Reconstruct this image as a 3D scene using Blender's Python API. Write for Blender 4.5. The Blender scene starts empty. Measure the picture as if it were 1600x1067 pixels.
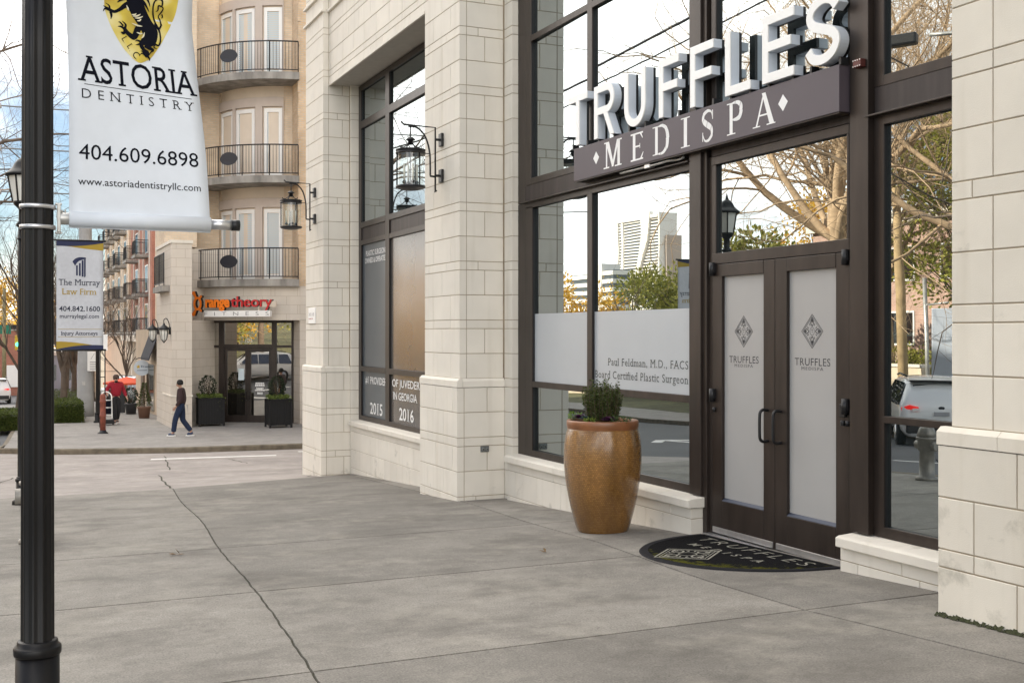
import bpy, math, random
from mathutils import Vector, Matrix
SC = bpy.context.scene
COL = SC.collection
PI = math.pi
R = math.radians
sin, cos = math.sin, math.cos

# ------------------------------------------------------------------ ground profile (the street runs downhill along +y)
ZP = [(-80, 4.0), (0, .28), (5.2, .05), (6.9, -.03), (8.8, -.08), (13.2, -.327), (19.4, -.69), (21, -.8), (31, -1.22), (36, -1.39), (43, -1.42), (52, -1.62), (80, -2.6), (150, -5), (400, -9), (1200, -14)]
def zg(y):
    if y <= ZP[0][0]: return ZP[0][1]
    for (a, b), (c, d) in zip(ZP, ZP[1:]):
        if y <= c: return b + (d - b) * (y - a) / (c - a)
    return ZP[-1][1]

# ------------------------------------------------------------------ materials
MATS = {}
def nt(m):
    m.use_nodes = True
    return m.node_tree.nodes, m.node_tree.links
def mat(name, col, rough=.55, metal=0., var=0., scale=6., var2=0., scale2=.6, isl=0., bump=0., bscale=60., spec=.5, coat=0., stretch=None, streak=0., trans=0., alpha=1.):
    m = bpy.data.materials.new(name); MATS[name] = m
    N, L = nt(m)
    b = N['Principled BSDF']
    b.inputs['Base Color'].default_value = (*col, 1)
    b.inputs['Roughness'].default_value = rough
    b.inputs['Metallic'].default_value = metal
    b.inputs['Specular IOR Level'].default_value = spec
    b.inputs['Coat Weight'].default_value = coat
    b.inputs['Transmission Weight'].default_value = trans
    g = N.new('ShaderNodeNewGeometry')
    fac = None
    def mul(a, c):
        n = N.new('ShaderNodeMath'); n.operation = 'MULTIPLY'
        L.new(a, n.inputs[0])
        if isinstance(c, float): n.inputs[1].default_value = c
        else: L.new(c, n.inputs[1])
        return n.outputs[0]
    def noise(sc, amt, det=4., vec=None):
        n = N.new('ShaderNodeTexNoise'); n.inputs['Scale'].default_value = sc; n.inputs['Detail'].default_value = det
        L.new(vec or g.outputs['Position'], n.inputs['Vector'])
        r = N.new('ShaderNodeMapRange')
        r.inputs['From Min'].default_value = .28; r.inputs['From Max'].default_value = .72
        r.inputs['To Min'].default_value = 1 - amt; r.inputs['To Max'].default_value = 1 + amt
        L.new(n.outputs['Fac'], r.inputs['Value'])
        return r.outputs['Result']
    def add(o):
        nonlocal fac
        fac = o if fac is None else mul(fac, o)
    vec = None
    if stretch:
        mp = N.new('ShaderNodeMapping'); mp.inputs['Scale'].default_value = stretch
        L.new(g.outputs['Position'], mp.inputs['Vector']); vec = mp.outputs['Vector']
    if var: add(noise(scale, var, 5., vec))
    if var2: add(noise(scale2, var2, 3.))
    if isl:
        r = N.new('ShaderNodeMapRange'); r.inputs['To Min'].default_value = 1 - isl; r.inputs['To Max'].default_value = 1 + isl
        L.new(g.outputs['Random Per Island'], r.inputs['Value']); add(r.outputs['Result'])
    if fac is not None:
        v = N.new('ShaderNodeVectorMath'); v.operation = 'SCALE'
        v.inputs[0].default_value = col; L.new(fac, v.inputs['Scale'])
        L.new(v.outputs['Vector'], b.inputs['Base Color'])
    if bump:
        n = N.new('ShaderNodeTexNoise'); n.inputs['Scale'].default_value = bscale; n.inputs['Detail'].default_value = 4
        L.new(g.outputs['Position'], n.inputs['Vector'])
        bp = N.new('ShaderNodeBump'); bp.inputs['Strength'].default_value = bump; bp.inputs['Distance'].default_value = .02
        L.new(n.outputs['Fac'], bp.inputs['Height']); L.new(bp.outputs['Normal'], b.inputs['Normal'])
    return m
def wallcoord(N, L, sc=1.):
    """(along the wall, height) from position and face normal, for any upright wall"""
    g = N.new('ShaderNodeNewGeometry')
    sp = N.new('ShaderNodeSeparateXYZ'); L.new(g.outputs['Position'], sp.inputs[0])
    sn = N.new('ShaderNodeSeparateXYZ'); L.new(g.outputs['True Normal'], sn.inputs[0])
    a = N.new('ShaderNodeMath'); a.operation = 'MULTIPLY'; L.new(sp.outputs['Y'], a.inputs[0]); L.new(sn.outputs['X'], a.inputs[1])
    c = N.new('ShaderNodeMath'); c.operation = 'MULTIPLY'; L.new(sp.outputs['X'], c.inputs[0]); L.new(sn.outputs['Y'], c.inputs[1])
    d = N.new('ShaderNodeMath'); d.operation = 'SUBTRACT'; L.new(a.outputs[0], d.inputs[0]); L.new(c.outputs[0], d.inputs[1])
    cb = N.new('ShaderNodeCombineXYZ'); L.new(d.outputs[0], cb.inputs['X']); L.new(sp.outputs['Z'], cb.inputs['Y'])
    return g, cb.outputs[0]
def brick(name, c1, c2, cm, bw, bh, mort, rough=.85, bump=.4, offset=.5, var=.12):
    m = bpy.data.materials.new(name); MATS[name] = m
    N, L = nt(m); b = N['Principled BSDF']; b.inputs['Roughness'].default_value = rough
    b.inputs['Specular IOR Level'].default_value = .3
    g, v = wallcoord(N, L)
    t = N.new('ShaderNodeTexBrick')
    t.offset = offset
    t.inputs['Color1'].default_value = (*c1, 1); t.inputs['Color2'].default_value = (*c2, 1); t.inputs['Mortar'].default_value = (*cm, 1)
    t.inputs['Scale'].default_value = 1; t.inputs['Mortar Size'].default_value = mort; t.inputs['Mortar Smooth'].default_value = .1
    t.inputs['Bias'].default_value = 0; t.inputs['Brick Width'].default_value = bw; t.inputs['Row Height'].default_value = bh
    L.new(v, t.inputs['Vector'])
    n = N.new('ShaderNodeTexNoise'); n.inputs['Scale'].default_value = 1.4; n.inputs['Detail'].default_value = 5
    L.new(g.outputs['Position'], n.inputs['Vector'])
    r = N.new('ShaderNodeMapRange'); r.inputs['From Min'].default_value = .3; r.inputs['From Max'].default_value = .7
    r.inputs['To Min'].default_value = 1 - var; r.inputs['To Max'].default_value = 1 + var
    L.new(n.outputs['Fac'], r.inputs['Value'])
    s = N.new('ShaderNodeVectorMath'); s.operation = 'SCALE'; L.new(t.outputs['Color'], s.inputs[0]); L.new(r.outputs['Result'], s.inputs['Scale'])
    L.new(s.outputs['Vector'], b.inputs['Base Color'])
    bp = N.new('ShaderNodeBump'); bp.inputs['Strength'].default_value = bump; bp.inputs['Distance'].default_value = .01; bp.invert = True
    L.new(t.outputs['Fac'], bp.inputs['Height']); L.new(bp.outputs['Normal'], b.inputs['Normal'])
    return m

def stone_mat(name, col, isl=.045, mould=0.):
    """cast stone: tone per block, fine grain, soft cloudy wear, drip stains, mould patches near the pavement"""
    m = mat(name, col, rough=.8, var=.035, scale=3.5, var2=.03, scale2=.9, isl=isl, bump=.12, bscale=160, spec=.25)
    N, L = m.node_tree.nodes, m.node_tree.links
    b = N['Principled BSDF']; src = b.inputs['Base Color'].links[0].from_socket
    g = N.new('ShaderNodeNewGeometry')
    sp = N.new('ShaderNodeSeparateXYZ'); L.new(g.outputs['Position'], sp.inputs[0])
    # patchy dark growth, only where moisture rises
    n = N.new('ShaderNodeTexNoise'); n.inputs['Scale'].default_value = 2.6; n.inputs['Detail'].default_value = 8; n.inputs['Roughness'].default_value = .68
    L.new(g.outputs['Position'], n.inputs['Vector'])
    low = N.new('ShaderNodeMapRange'); low.inputs['From Min'].default_value = -.9; low.inputs['From Max'].default_value = 1.3
    low.inputs['To Min'].default_value = .14; low.inputs['To Max'].default_value = -.12; L.new(sp.outputs['Z'], low.inputs['Value'])
    ad = N.new('ShaderNodeMath'); ad.operation = 'ADD'; L.new(n.outputs['Fac'], ad.inputs[0]); L.new(low.outputs['Result'], ad.inputs[1])
    r = N.new('ShaderNodeMapRange'); r.inputs['From Min'].default_value = .62 - mould; r.inputs['From Max'].default_value = .86 - mould
    r.inputs['To Min'].default_value = 0; r.inputs['To Max'].default_value = .75; L.new(ad.outputs[0], r.inputs['Value'])
    mx = N.new('ShaderNodeMix'); mx.data_type = 'RGBA'
    L.new(r.outputs['Result'], mx.inputs['Factor']); L.new(src, mx.inputs[6]); mx.inputs[7].default_value = (.13, .125, .095, 1)
    # thin vertical weather streaks
    mp = N.new('ShaderNodeMapping'); mp.inputs['Scale'].default_value = (3, 3, .22); L.new(g.outputs['Position'], mp.inputs['Vector'])
    n2 = N.new('ShaderNodeTexNoise'); n2.inputs['Scale'].default_value = 2.2; n2.inputs['Detail'].default_value = 6; L.new(mp.outputs[0], n2.inputs['Vector'])
    r2 = N.new('ShaderNodeMapRange'); r2.inputs['From Min'].default_value = .55; r2.inputs['From Max'].default_value = .8; r2.inputs['To Max'].default_value = .28
    L.new(n2.outputs['Fac'], r2.inputs['Value'])
    mx2 = N.new('ShaderNodeMix'); mx2.data_type = 'RGBA'; L.new(r2.outputs['Result'], mx2.inputs['Factor'])
    L.new(mx.outputs[2], mx2.inputs[6]); mx2.inputs[7].default_value = (col[0] * .62, col[1] * .58, col[2] * .5, 1)
    L.new(mx2.outputs[2], b.inputs['Base Color'])
    return m

def glass_mat(name, refl=.5, tint=(.80, .88, .91), dark=(.012, .016, .016), wob=.00028, rough=0.):
    """reflective coated glazing: strong mirror over a dark room, slightly wavy panes"""
    m = bpy.data.materials.new(name); MATS[name] = m
    N, L = nt(m); N.clear()
    o = N.new('ShaderNodeOutputMaterial'); mx = N.new('ShaderNodeMixShader'); mx.inputs[0].default_value = refl
    d = N.new('ShaderNodeBsdfDiffuse'); d.inputs['Color'].default_value = (*dark, 1)
    gl = N.new('ShaderNodeBsdfGlossy'); gl.inputs['Color'].default_value = (*tint, 1); gl.inputs['Roughness'].default_value = rough
    g = N.new('ShaderNodeNewGeometry'); n = N.new('ShaderNodeTexNoise'); n.inputs['Scale'].default_value = 1.6; n.inputs['Detail'].default_value = 1.5
    L.new(g.outputs['Position'], n.inputs['Vector'])
    bp = N.new('ShaderNodeBump'); bp.inputs['Strength'].default_value = 1; bp.inputs['Distance'].default_value = wob
    L.new(n.outputs['Fac'], bp.inputs['Height']); L.new(bp.outputs['Normal'], gl.inputs['Normal'])
    L.new(d.outputs[0], mx.inputs[1]); L.new(gl.outputs[0], mx.inputs[2]); L.new(mx.outputs[0], o.inputs['Surface'])
    return m

def foliage_mat(name, c1, c2, trans=.25, rough=.55):
    m = bpy.data.materials.new(name); MATS[name] = m
    N, L = nt(m); b = N['Principled BSDF']; b.inputs['Roughness'].default_value = rough; b.inputs['Specular IOR Level'].default_value = .35
    g = N.new('ShaderNodeNewGeometry')
    mx = N.new('ShaderNodeMix'); mx.data_type = 'RGBA'; mx.inputs[6].default_value = (*c1, 1); mx.inputs[7].default_value = (*c2, 1)
    L.new(g.outputs['Random Per Island'], mx.inputs['Factor']); L.new(mx.outputs[2], b.inputs['Base Color'])
    t = N.new('ShaderNodeBsdfTranslucent'); L.new(mx.outputs[2], t.inputs['Color'])
    ms = N.new('ShaderNodeMixShader'); ms.inputs[0].default_value = trans
    o = N['Material Output']; L.new(b.outputs[0], ms.inputs[1]); L.new(t.outputs[0], ms.inputs[2]); L.new(ms.outputs[0], o.inputs['Surface'])
    return m

# ------------------------------------------------------------------ objects
def wloc(o):
    v = Vector((0, 0, 0))
    while o is not None: v += o.location; o = o.parent
    return v
def tag(o, label=None, cat=None, group=None, kind=None):
    if label: o['label'] = label
    if cat: o['category'] = cat
    if group: o['group'] = group
    if kind: o['kind'] = kind
    return o
def thing(name, label, cat, loc=(0, 0, 0), group=None, rz=0.):
    o = bpy.data.objects.new(name, None); COL.objects.link(o); o.location = loc; o.rotation_euler.z = rz
    o.empty_display_size = .2
    return tag(o, label, cat, group)
class MB:
    def __init__(s): s.v = []; s.f = []; s.sm = []
    def add(s, vs, fs, smooth=False):
        n = len(s.v); s.v += [tuple(p) for p in vs]
        for f in fs: s.f.append([i + n for i in f]); s.sm.append(smooth)
        return s
    def box(s, x0, x1, y0, y1, z0, z1):
        if x0 > x1: x0, x1 = x1, x0
        if y0 > y1: y0, y1 = y1, y0
        if z0 > z1: z0, z1 = z1, z0
        v = [(x, y, z) for x in (x0, x1) for y in (y0, y1) for z in (z0, z1)]
        return s.add(v, [(0, 1, 3, 2), (4, 6, 7, 5), (0, 4, 5, 1), (2, 3, 7, 6), (0, 2, 6, 4), (1, 5, 7, 3)])
    def obox(s, c, a, b, d):
        """box about c with half-extent vectors a, b, d"""
        c, a, b, d = map(Vector, (c, a, b, d))
        v = [c + a * i + b * j + d * k for i in (-1, 1) for j in (-1, 1) for k in (-1, 1)]
        return s.add(v, [(0, 1, 3, 2), (4, 6, 7, 5), (0, 4, 5, 1), (2, 3, 7, 6), (0, 2, 6, 4), (1, 5, 7, 3)])
    def prism(s, poly, fn0, fn1):
        """polygon of 2-d points mapped by fn0 (back) and fn1 (front)"""
        n = len(poly); v = [fn0(*p) for p in poly] + [fn1(*p) for p in poly]
        f = [tuple(range(n - 1, -1, -1)), tuple(range(n, 2 * n))] + [(i, (i + 1) % n, n + (i + 1) % n, n + i) for i in range(n)]
        return s.add(v, f)
    def strip(s, left, right, fn0, fn1):
        """closed ribbon between two 2-d polylines, as quads, extruded from fn0 to fn1"""
        n = len(left)
        v = [fn0(*p) for p in left] + [fn0(*p) for p in right] + [fn1(*p) for p in left] + [fn1(*p) for p in right]
        f = []
        for i in range(n - 1):
            f += [(i, i + 1, n + i + 1, n + i), (2 * n + i, 3 * n + i, 3 * n + i + 1, 2 * n + i + 1), (i, 2 * n + i, 2 * n + i + 1, i + 1), (n + i, n + i + 1, 3 * n + i + 1, 3 * n + i)]
        f += [(0, n, 3 * n, 2 * n), (n - 1, 3 * n - 1, 4 * n - 1, 2 * n - 1)]
        return s.add(v, f)
    def tube(s, pts, rad, n=8, cap=True, smooth=True):
        pts = [Vector(p) for p in pts]; m = len(pts)
        rad = [rad] * m if isinstance(rad, (int, float)) else rad
        vs = []; up = None
        for i, p in enumerate(pts):
            t = (pts[min(i + 1, m - 1)] - pts[max(i - 1, 0)])
            if t.length < 1e-9: t = Vector((0, 0, 1))
            t.normalize()
            if up is None: up = t.orthogonal().normalized()
            else:
                up = up - t * up.dot(t)
                up = up.normalized() if up.length > 1e-6 else t.orthogonal().normalized()
            w = t.cross(up)
            for k in range(n):
                a = 2 * PI * k / n; vs.append(p + (up * cos(a) + w * sin(a)) * rad[i])
        fs = [(i * n + k, i * n + (k + 1) % n, (i + 1) * n + (k + 1) % n, (i + 1) * n + k) for i in range(m - 1) for k in range(n)]
        s.add(vs, fs, smooth)
        if cap: s.add([], [])
        if cap:
            b = len(s.v) - m * n
            s.f.append([b + k for k in range(n - 1, -1, -1)]); s.sm.append(False)
            s.f.append([b + (m - 1) * n + k for k in range(n)]); s.sm.append(False)
        return s
    def lathe(s, prof, c, n=24, flute=0, depth=0., smooth=True):
        cx, cy, cz = c; vs = []
        for r, z in prof:
            for k in range(n):
                a = 2 * PI * k / n; rr = r
                if flute and r > 0: rr = r - depth * r * (.5 - .5 * cos(flute * a)) ** .7
                vs.append((cx + rr * cos(a), cy + rr * sin(a), cz + z))
        m = len(prof)
        fs = [(i * n + k, i * n + (k + 1) % n, (i + 1) * n + (k + 1) % n, (i + 1) * n + k) for i in range(m - 1) for k in range(n)]
        s.add(vs, fs, smooth)
        b = len(s.v) - m * n
        s.f.append([b + k for k in range(n - 1, -1, -1)]); s.sm.append(False)
        s.f.append([b + (m - 1) * n + k for k in range(n)]); s.sm.append(False)
        return s
    def build(s, name, material, parent=None, bevel=0., origin=None, autosmooth=False):
        me = bpy.data.meshes.new(name)
        off = wloc(parent) if parent is not None else Vector(origin or (0, 0, 0))
        ox, oy, oz = off
        me.from_pydata([(x - ox, y - oy, z - oz) for x, y, z in s.v], [], s.f)
        if any(s.sm): me.polygons.foreach_set('use_smooth', s.sm)
        me.update()
        o = bpy.data.objects.new(name, me); COL.objects.link(o)
        if parent is not None: o.parent = parent
        else: o.location = off
        if material is not None: me.materials.append(material)
        if bevel:
            b = o.modifiers.new('Bevel', 'BEVEL'); b.width = bevel; b.segments = 2; b.limit_method = 'ANGLE'; b.angle_limit = R(50)
        return o
def children(o): return list(o.children)
def copy_tree(o, parent=None):
    c = o.copy(); COL.objects.link(c)
    for k in ('label', 'category', 'group'):
        pass
    if parent is not None: c.parent = parent
    for ch in children(o): copy_tree(ch, c)
    return c

# ------------------------------------------------------------------ lettering
_tc = {}
def text2d(body, sans=True, serif=False, bold=0., spacing=1.):
    """flat letter shapes in units where a capital is 1 high: (verts, faces, width)"""
    key = (body, serif, bold, spacing)
    if key in _tc: return _tc[key]
    def raw(t):
        cu = bpy.data.curves.new('lettering', 'FONT'); cu.body = t; cu.size = 1; cu.space_character = spacing; cu.resolution_u = 3
        if bold: cu.offset = bold
        o = bpy.data.objects.new('lettering', cu); COL.objects.link(o)
        dg = bpy.context.evaluated_depsgraph_get(); me = bpy.data.meshes.new_from_object(o.evaluated_get(dg))
        v = [(p.co.x, p.co.y) for p in me.vertices]; f = [list(p.vertices) for p in me.polygons]
        bpy.data.objects.remove(o); bpy.data.curves.remove(cu); bpy.data.meshes.remove(me)
        return v, f
    if 'cap' not in _tc:
        v, _ = raw_cache = raw('H'); _tc['cap'] = max(p[1] for p in v)
        v, _ = raw('x'); _tc['xh'] = max(p[1] for p in v)
    v, f = raw(body); cap, xh = _tc['cap'], _tc['xh']
    if serif:
        cnt = {}
        for fc in f:
            for a, b in zip(fc, fc[1:] + fc[:1]): cnt[frozenset((a, b))] = cnt.get(frozenset((a, b)), 0) + 1
        for e, n in list(cnt.items()):
            if n != 1 or len(e) != 2: continue
            a, b = tuple(e); (xa, ya), (xb, yb) = v[a], v[b]
            w = abs(xa - xb)
            if abs(ya - yb) > .004 or not .03 < w < .2: continue
            y = (ya + yb) / 2
            if min(abs(y), abs(y - cap), abs(y - xh)) > .02 and abs(y + .2) > .05: continue
            x0, x1 = min(xa, xb) - .075, max(xa, xb) + .075
            t = .05; up = y > .25
            y0, y1 = (y - t, y) if up else (y, y + t)
            k = len(v); v += [(x0, y0), (x1, y0), (x1, y1), (x0, y1)]; f.append([k, k + 1, k + 2, k + 3])
    if v:
        m = min(p[0] for p in v); v = [((x - m) / cap, y / cap) for x, y in v]; w = max(p[0] for p in v)
    else: w = 0
    _tc[key] = (v, f, w); return _tc[key]
def letters(mb, body, fn, x0, x1, z0, cap, serif=False, bold=0., spacing=1., thick=None):
    """write BODY on the surface fn(a, z, lift): from a = x0 to x1, baseline z0, capital height cap"""
    v, f, w = text2d(body, serif=serif, bold=bold, spacing=spacing)
    k = (x1 - x0) / w
    if thick is None:
        mb.add([fn(x0 + x * k, z0 + y * cap, 0) for x, y in v], f)
    else:
        n = len(v); cnt = {}
        for fc in f:
            for a, b in zip(fc, fc[1:] + fc[:1]): cnt[(a, b)] = 1
        fs = [list(q) for q in f] + [[i + n for i in reversed(q)] for q in f]
        fs += [[b, a, a + n, b + n] for (a, b) in cnt if (b, a) not in cnt]
        mb.add([fn(x0 + x * k, z0 + y * cap, thick) for x, y in v] + [fn(x0 + x * k, z0 + y * cap, 0) for x, y in v], fs)
    return mb
def ribbon(pts, w):
    """left and right edges of a 2-d stroke; w is one width or one per point"""
    n = len(pts); w = [w] * n if isinstance(w, (int, float)) else w
    l = []; r = []
    for i in range(n):
        a = pts[max(i - 1, 0)]; b = pts[min(i + 1, n - 1)]
        dx, dy = b[0] - a[0], b[1] - a[1]; d = math.hypot(dx, dy) or 1
        nx, ny = -dy / d, dx / d
        l.append((pts[i][0] + nx * w[i] / 2, pts[i][1] + ny * w[i] / 2)); r.append((pts[i][0] - nx * w[i] / 2, pts[i][1] - ny * w[i] / 2))
    return l, r
def spline(pts, k=6):
    """Catmull-Rom through 2-d or 3-d points"""
    P = [Vector(p) for p in pts]; out = []
    for i in range(len(P) - 1):
        a, b, c, d = P[max(i - 1, 0)], P[i], P[i + 1], P[min(i + 2, len(P) - 1)]
        for j in range(k):
            t = j / k
            out.append(.5 * ((2 * b) + (c - a) * t + (2 * a - 5 * b + 4 * c - d) * t * t + (3 * b - a - 3 * c + d) * t ** 3))
    out.append(P[-1]); return [tuple(p) for p in out]

# ------------------------------------------------------------------ palette
STONE = stone_mat('cast_stone', (.72, .678, .605), mould=-.03)
STONE2 = stone_mat('cast_stone_weathered', (.66, .615, .535), mould=.085)
MORTAR = mat('stone_mortar', (.36, .30, .22), .95, var=.2, scale=4)
SOFFIT = mat('soffit_render', (.46, .43, .38), .9, var=.06, scale=8)
BRONZE = mat('dark_bronze_metal', (.036, .027, .023), .38, .35, var=.3, scale=2.5, stretch=(3, 3, .6), bump=.02, bscale=90, spec=.5)
BRONZE2 = mat('bronze_spandrel', (.046, .037, .036), .5, .25, var=.3, scale=2.2, stretch=(6, 6, .5), spec=.4)
BLACK = mat('black_metal', (.018, .018, .02), .42, .3, var=.15, scale=12, spec=.5)
POLE = mat('black_painted_pole', (.006, .0055, .006), .42, 0., var=.2, scale=5, spec=.3, stretch=(1, 1, .3))
ALU = mat('aluminium', (.62, .62, .63), .35, .85, var=.12, scale=8)
STEEL = mat('galvanised_steel', (.48, .48, .47), .45, .7, var=.2, scale=9)
GLASS = glass_mat('coated_glass')
GLASSD = glass_mat('dark_coated_glass', refl=.32, wob=.0002)
FILM = mat('frosted_film', (.46, .485, .51), .34, var=.02, scale=3, spec=.5)
FILMD = mat('frosted_door_film', (.37, .365, .36), .30, var=.02, scale=3, spec=.45)
FILMG = mat('dark_grey_film', (.085, .10, .115), .30, var=.05, scale=3, spec=.6)
WHITE = mat('white_enamel', (.86, .86, .85), .35, var=.02, scale=10, spec=.5)
WHITEL = mat('white_vinyl', (.82, .82, .82), .5)
DARKL = mat('charcoal_vinyl', (.05, .05, .055), .5)
INK = mat('black_print', (.006, .007, .013), .8, spec=.1)
SIGNP = mat('mauve_brown_sign_panel', (.088, .072, .086), .5, var=.05, scale=3, spec=.4)
# ================================================================== THE SETTING
def concrete_mat(name, col, blot=.2, isl=.05, speck=.10, joint=None):
    """broom-finished concrete: speckle, large soft blotches, brushed smears and a few dark spills"""
    m = mat(name, col, .82, var=speck, scale=95, var2=blot * .55, scale2=.75, isl=isl, bump=.18, bscale=210, spec=.3)
    N, L = m.node_tree.nodes, m.node_tree.links; b = N['Principled BSDF']; src = b.inputs['Base Color'].links[0].from_socket
    g = N.new('ShaderNodeNewGeometry')
    mp = N.new('ShaderNodeMapping'); mp.inputs['Scale'].default_value = (.62, .9, 1); mp.inputs['Rotation'].default_value = (0, 0, .06); L.new(g.outputs['Position'], mp.inputs[0])
    n = N.new('ShaderNodeTexNoise'); n.inputs['Scale'].default_value = 1.5; n.inputs['Detail'].default_value = 9; n.inputs['Roughness'].default_value = .7; n.inputs['Distortion'].default_value = .15
    L.new(mp.outputs[0], n.inputs['Vector'])
    r = N.new('ShaderNodeMapRange'); r.inputs['From Min'].default_value = .47; r.inputs['From Max'].default_value = .74; r.inputs['To Max'].default_value = blot * 3.0
    L.new(n.outputs['Fac'], r.inputs['Value'])
    mx = N.new('ShaderNodeMix'); mx.data_type = 'RGBA'; L.new(r.outputs[0], mx.inputs['Factor']); L.new(src, mx.inputs[6]); mx.inputs[7].default_value = (col[0] * .45, col[1] * .44, col[2] * .43, 1)
    n2 = N.new('ShaderNodeTexNoise'); n2.inputs['Scale'].default_value = 1.05; n2.inputs['Detail'].default_value = 8; n2.inputs['Roughness'].default_value = .65
    L.new(g.outputs['Position'], n2.inputs['Vector'])
    r2 = N.new('ShaderNodeMapRange'); r2.inputs['From Min'].default_value = .52; r2.inputs['From Max'].default_value = .72; r2.inputs['To Max'].default_value = blot * 1.9
    L.new(n2.outputs['Fac'], r2.inputs['Value'])
    mx2 = N.new('ShaderNodeMix'); mx2.data_type = 'RGBA'; L.new(r2.outputs[0], mx2.inputs['Factor']); L.new(mx.outputs[2], mx2.inputs[6]); mx2.inputs[7].default_value = (col[0] * 1.5, col[1] * 1.49, col[2] * 1.42, 1)
    vo = N.new('ShaderNodeTexVoronoi'); vo.inputs['Scale'].default_value = 5.5; L.new(g.outputs['Position'], vo.inputs['Vector'])
    n3 = N.new('ShaderNodeTexNoise'); n3.inputs['Scale'].default_value = 13; n3.inputs['Detail'].default_value = 3; L.new(g.outputs['Position'], n3.inputs['Vector'])
    r4 = N.new('ShaderNodeMapRange'); r4.inputs['From Min'].default_value = .045; r4.inputs['From Max'].default_value = .03; L.new(vo.outputs['Distance'], r4.inputs['Value'])
    r5 = N.new('ShaderNodeMapRange'); r5.inputs['From Min'].default_value = .56; r5.inputs['From Max'].default_value = .6; r5.inputs['To Max'].default_value = .55; L.new(n3.outputs['Fac'], r5.inputs['Value'])
    m3 = N.new('ShaderNodeMath'); m3.operation = 'MULTIPLY'; L.new(r4.outputs[0], m3.inputs[0]); L.new(r5.outputs[0], m3.inputs[1])
    mx3 = N.new('ShaderNodeMix'); mx3.data_type = 'RGBA'; L.new(m3.outputs[0], mx3.inputs['Factor']); L.new(mx2.outputs[2], mx3.inputs[6]); mx3.inputs[7].default_value = (.05, .046, .04, 1)
    n6 = N.new('ShaderNodeTexNoise'); n6.inputs['Scale'].default_value = 4.2; n6.inputs['Detail'].default_value = 10; n6.inputs['Roughness'].default_value = .78; L.new(g.outputs['Position'], n6.inputs['Vector'])
    r6 = N.new('ShaderNodeMapRange'); r6.inputs['From Min'].default_value = .35; r6.inputs['From Max'].default_value = .65; r6.inputs['To Min'].default_value = .88; r6.inputs['To Max'].default_value = 1.12; L.new(n6.outputs['Fac'], r6.inputs['Value'])
    s6 = N.new('ShaderNodeVectorMath'); s6.operation = 'SCALE'; L.new(mx3.outputs[2], s6.inputs[0]); L.new(r6.outputs[0], s6.inputs['Scale'])
    L.new(s6.outputs['Vector'], b.inputs['Base Color'])
    return m
CONC = concrete_mat('sidewalk_concrete', (.212, .198, .178), .27, .13, .34)
CONC2 = concrete_mat('pinkish_paving_concrete', (.315, .285, .265), .2, .03, .12)
CONC3 = concrete_mat('far_sidewalk_concrete', (.27, .255, .238), .16, .02, .10)
KERB = mat('weathered_kerb', (.16, .135, .10), .9, var=.35, scale=5, bump=.3, bscale=60)
ASPH = mat('asphalt', (.075, .078, .085), .8, var=.18, scale=60, var2=.2, scale2=.35, bump=.25, bscale=120)
JOINT = mat('joint_dirt', (.045, .042, .026), .95, var=.3, scale=8)
PAINT = mat('road_paint', (.72, .71, .68), .7, var=.15, scale=7)
EARTH = mat('ground_soil', (.16, .135, .095), .95, var=.3, scale=.5)

def sheet(name, material, xs, ys, zf, kind='structure'):
    """one grid sheet; xs may be functions of y"""
    mb = MB(); nx = len(xs); vs = []
    for y in ys:
        for x in xs:
            xx = x(y) if callable(x) else x
            vs.append((xx, y, zf(xx, y)))
    fs = [(j * nx + i, j * nx + i + 1, (j + 1) * nx + i + 1, (j + 1) * nx + i) for j in range(len(ys) - 1) for i in range(nx - 1)]
    mb.add(vs, fs); o = mb.build(name, material); tag(o, kind=kind); return o
def fr(a, b, n): return [a + (b - a) * i / n for i in range(n + 1)]

YK = sorted(set([p[0] for p in ZP if -80 <= p[0] <= 400] + fr(-80, 400, 60)))
def edge(y):                                  # the kerb of the main street on our side
    P = [(-80, -.45), (18, -.45), (33, -.05), (45, .55), (60, .9), (120, 1.6), (400, 9)]
    for (a, b), (c, d) in zip(P, P[1:]):
        if y <= c: return b + (d - b) * (y - a) / (c - a)
    return 9
o = sheet('ground', EARTH, fr(-900, 900, 24), sorted(set(fr(-300, 1200, 30) + [p[0] for p in ZP] + fr(-80, 150, 46))), lambda x, y: zg(y) - .42)
tag(o, kind='structure')
sheet('road', ASPH, [lambda y: edge(y) - 10.1, lambda y: edge(y) - 5, lambda y: edge(y) - .02], YK, lambda x, y: zg(y) - .15)
sheet('sidewalk_across', CONC3, [lambda y: edge(y) - 13.4, lambda y: edge(y) - 10.25], YK, lambda x, y: zg(y) - .01)
mb = MB()
for a, b in zip(YK, YK[1:]):
    for off, in ((-10.25,), (0.,)):
        if off == 0. and b > 18.01: continue
        xa, xb = edge(a) + off, edge(b) + off
        mb.add([(xa, a, zg(a) - .2), (xa + .15, a, zg(a) - .2), (xa + .15, a, zg(a) + .002), (xa, a, zg(a) + .002), (xb, b, zg(b) - .2), (xb + .15, b, zg(b) - .2), (xb + .15, b, zg(b) + .002), (xb, b, zg(b) + .002)],
               [(0, 3, 7, 4), (3, 2, 6, 7), (2, 1, 5, 6)])
tag(mb.build('kerb', KERB), kind='structure')
# the verge and lots beyond the street
LAWN = mat('winter_lawn', (.085, .085, .035), .95, var=.35, scale=2.2, var2=.3, scale2=.2)
sheet('verge', LAWN, [-300, lambda y: edge(y) - 30, lambda y: edge(y) - 13.42], YK, lambda x, y: zg(y) - .03 + max(0, -16 - x) * .04 if x > -60 else zg(y) + 1.4)

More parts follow.
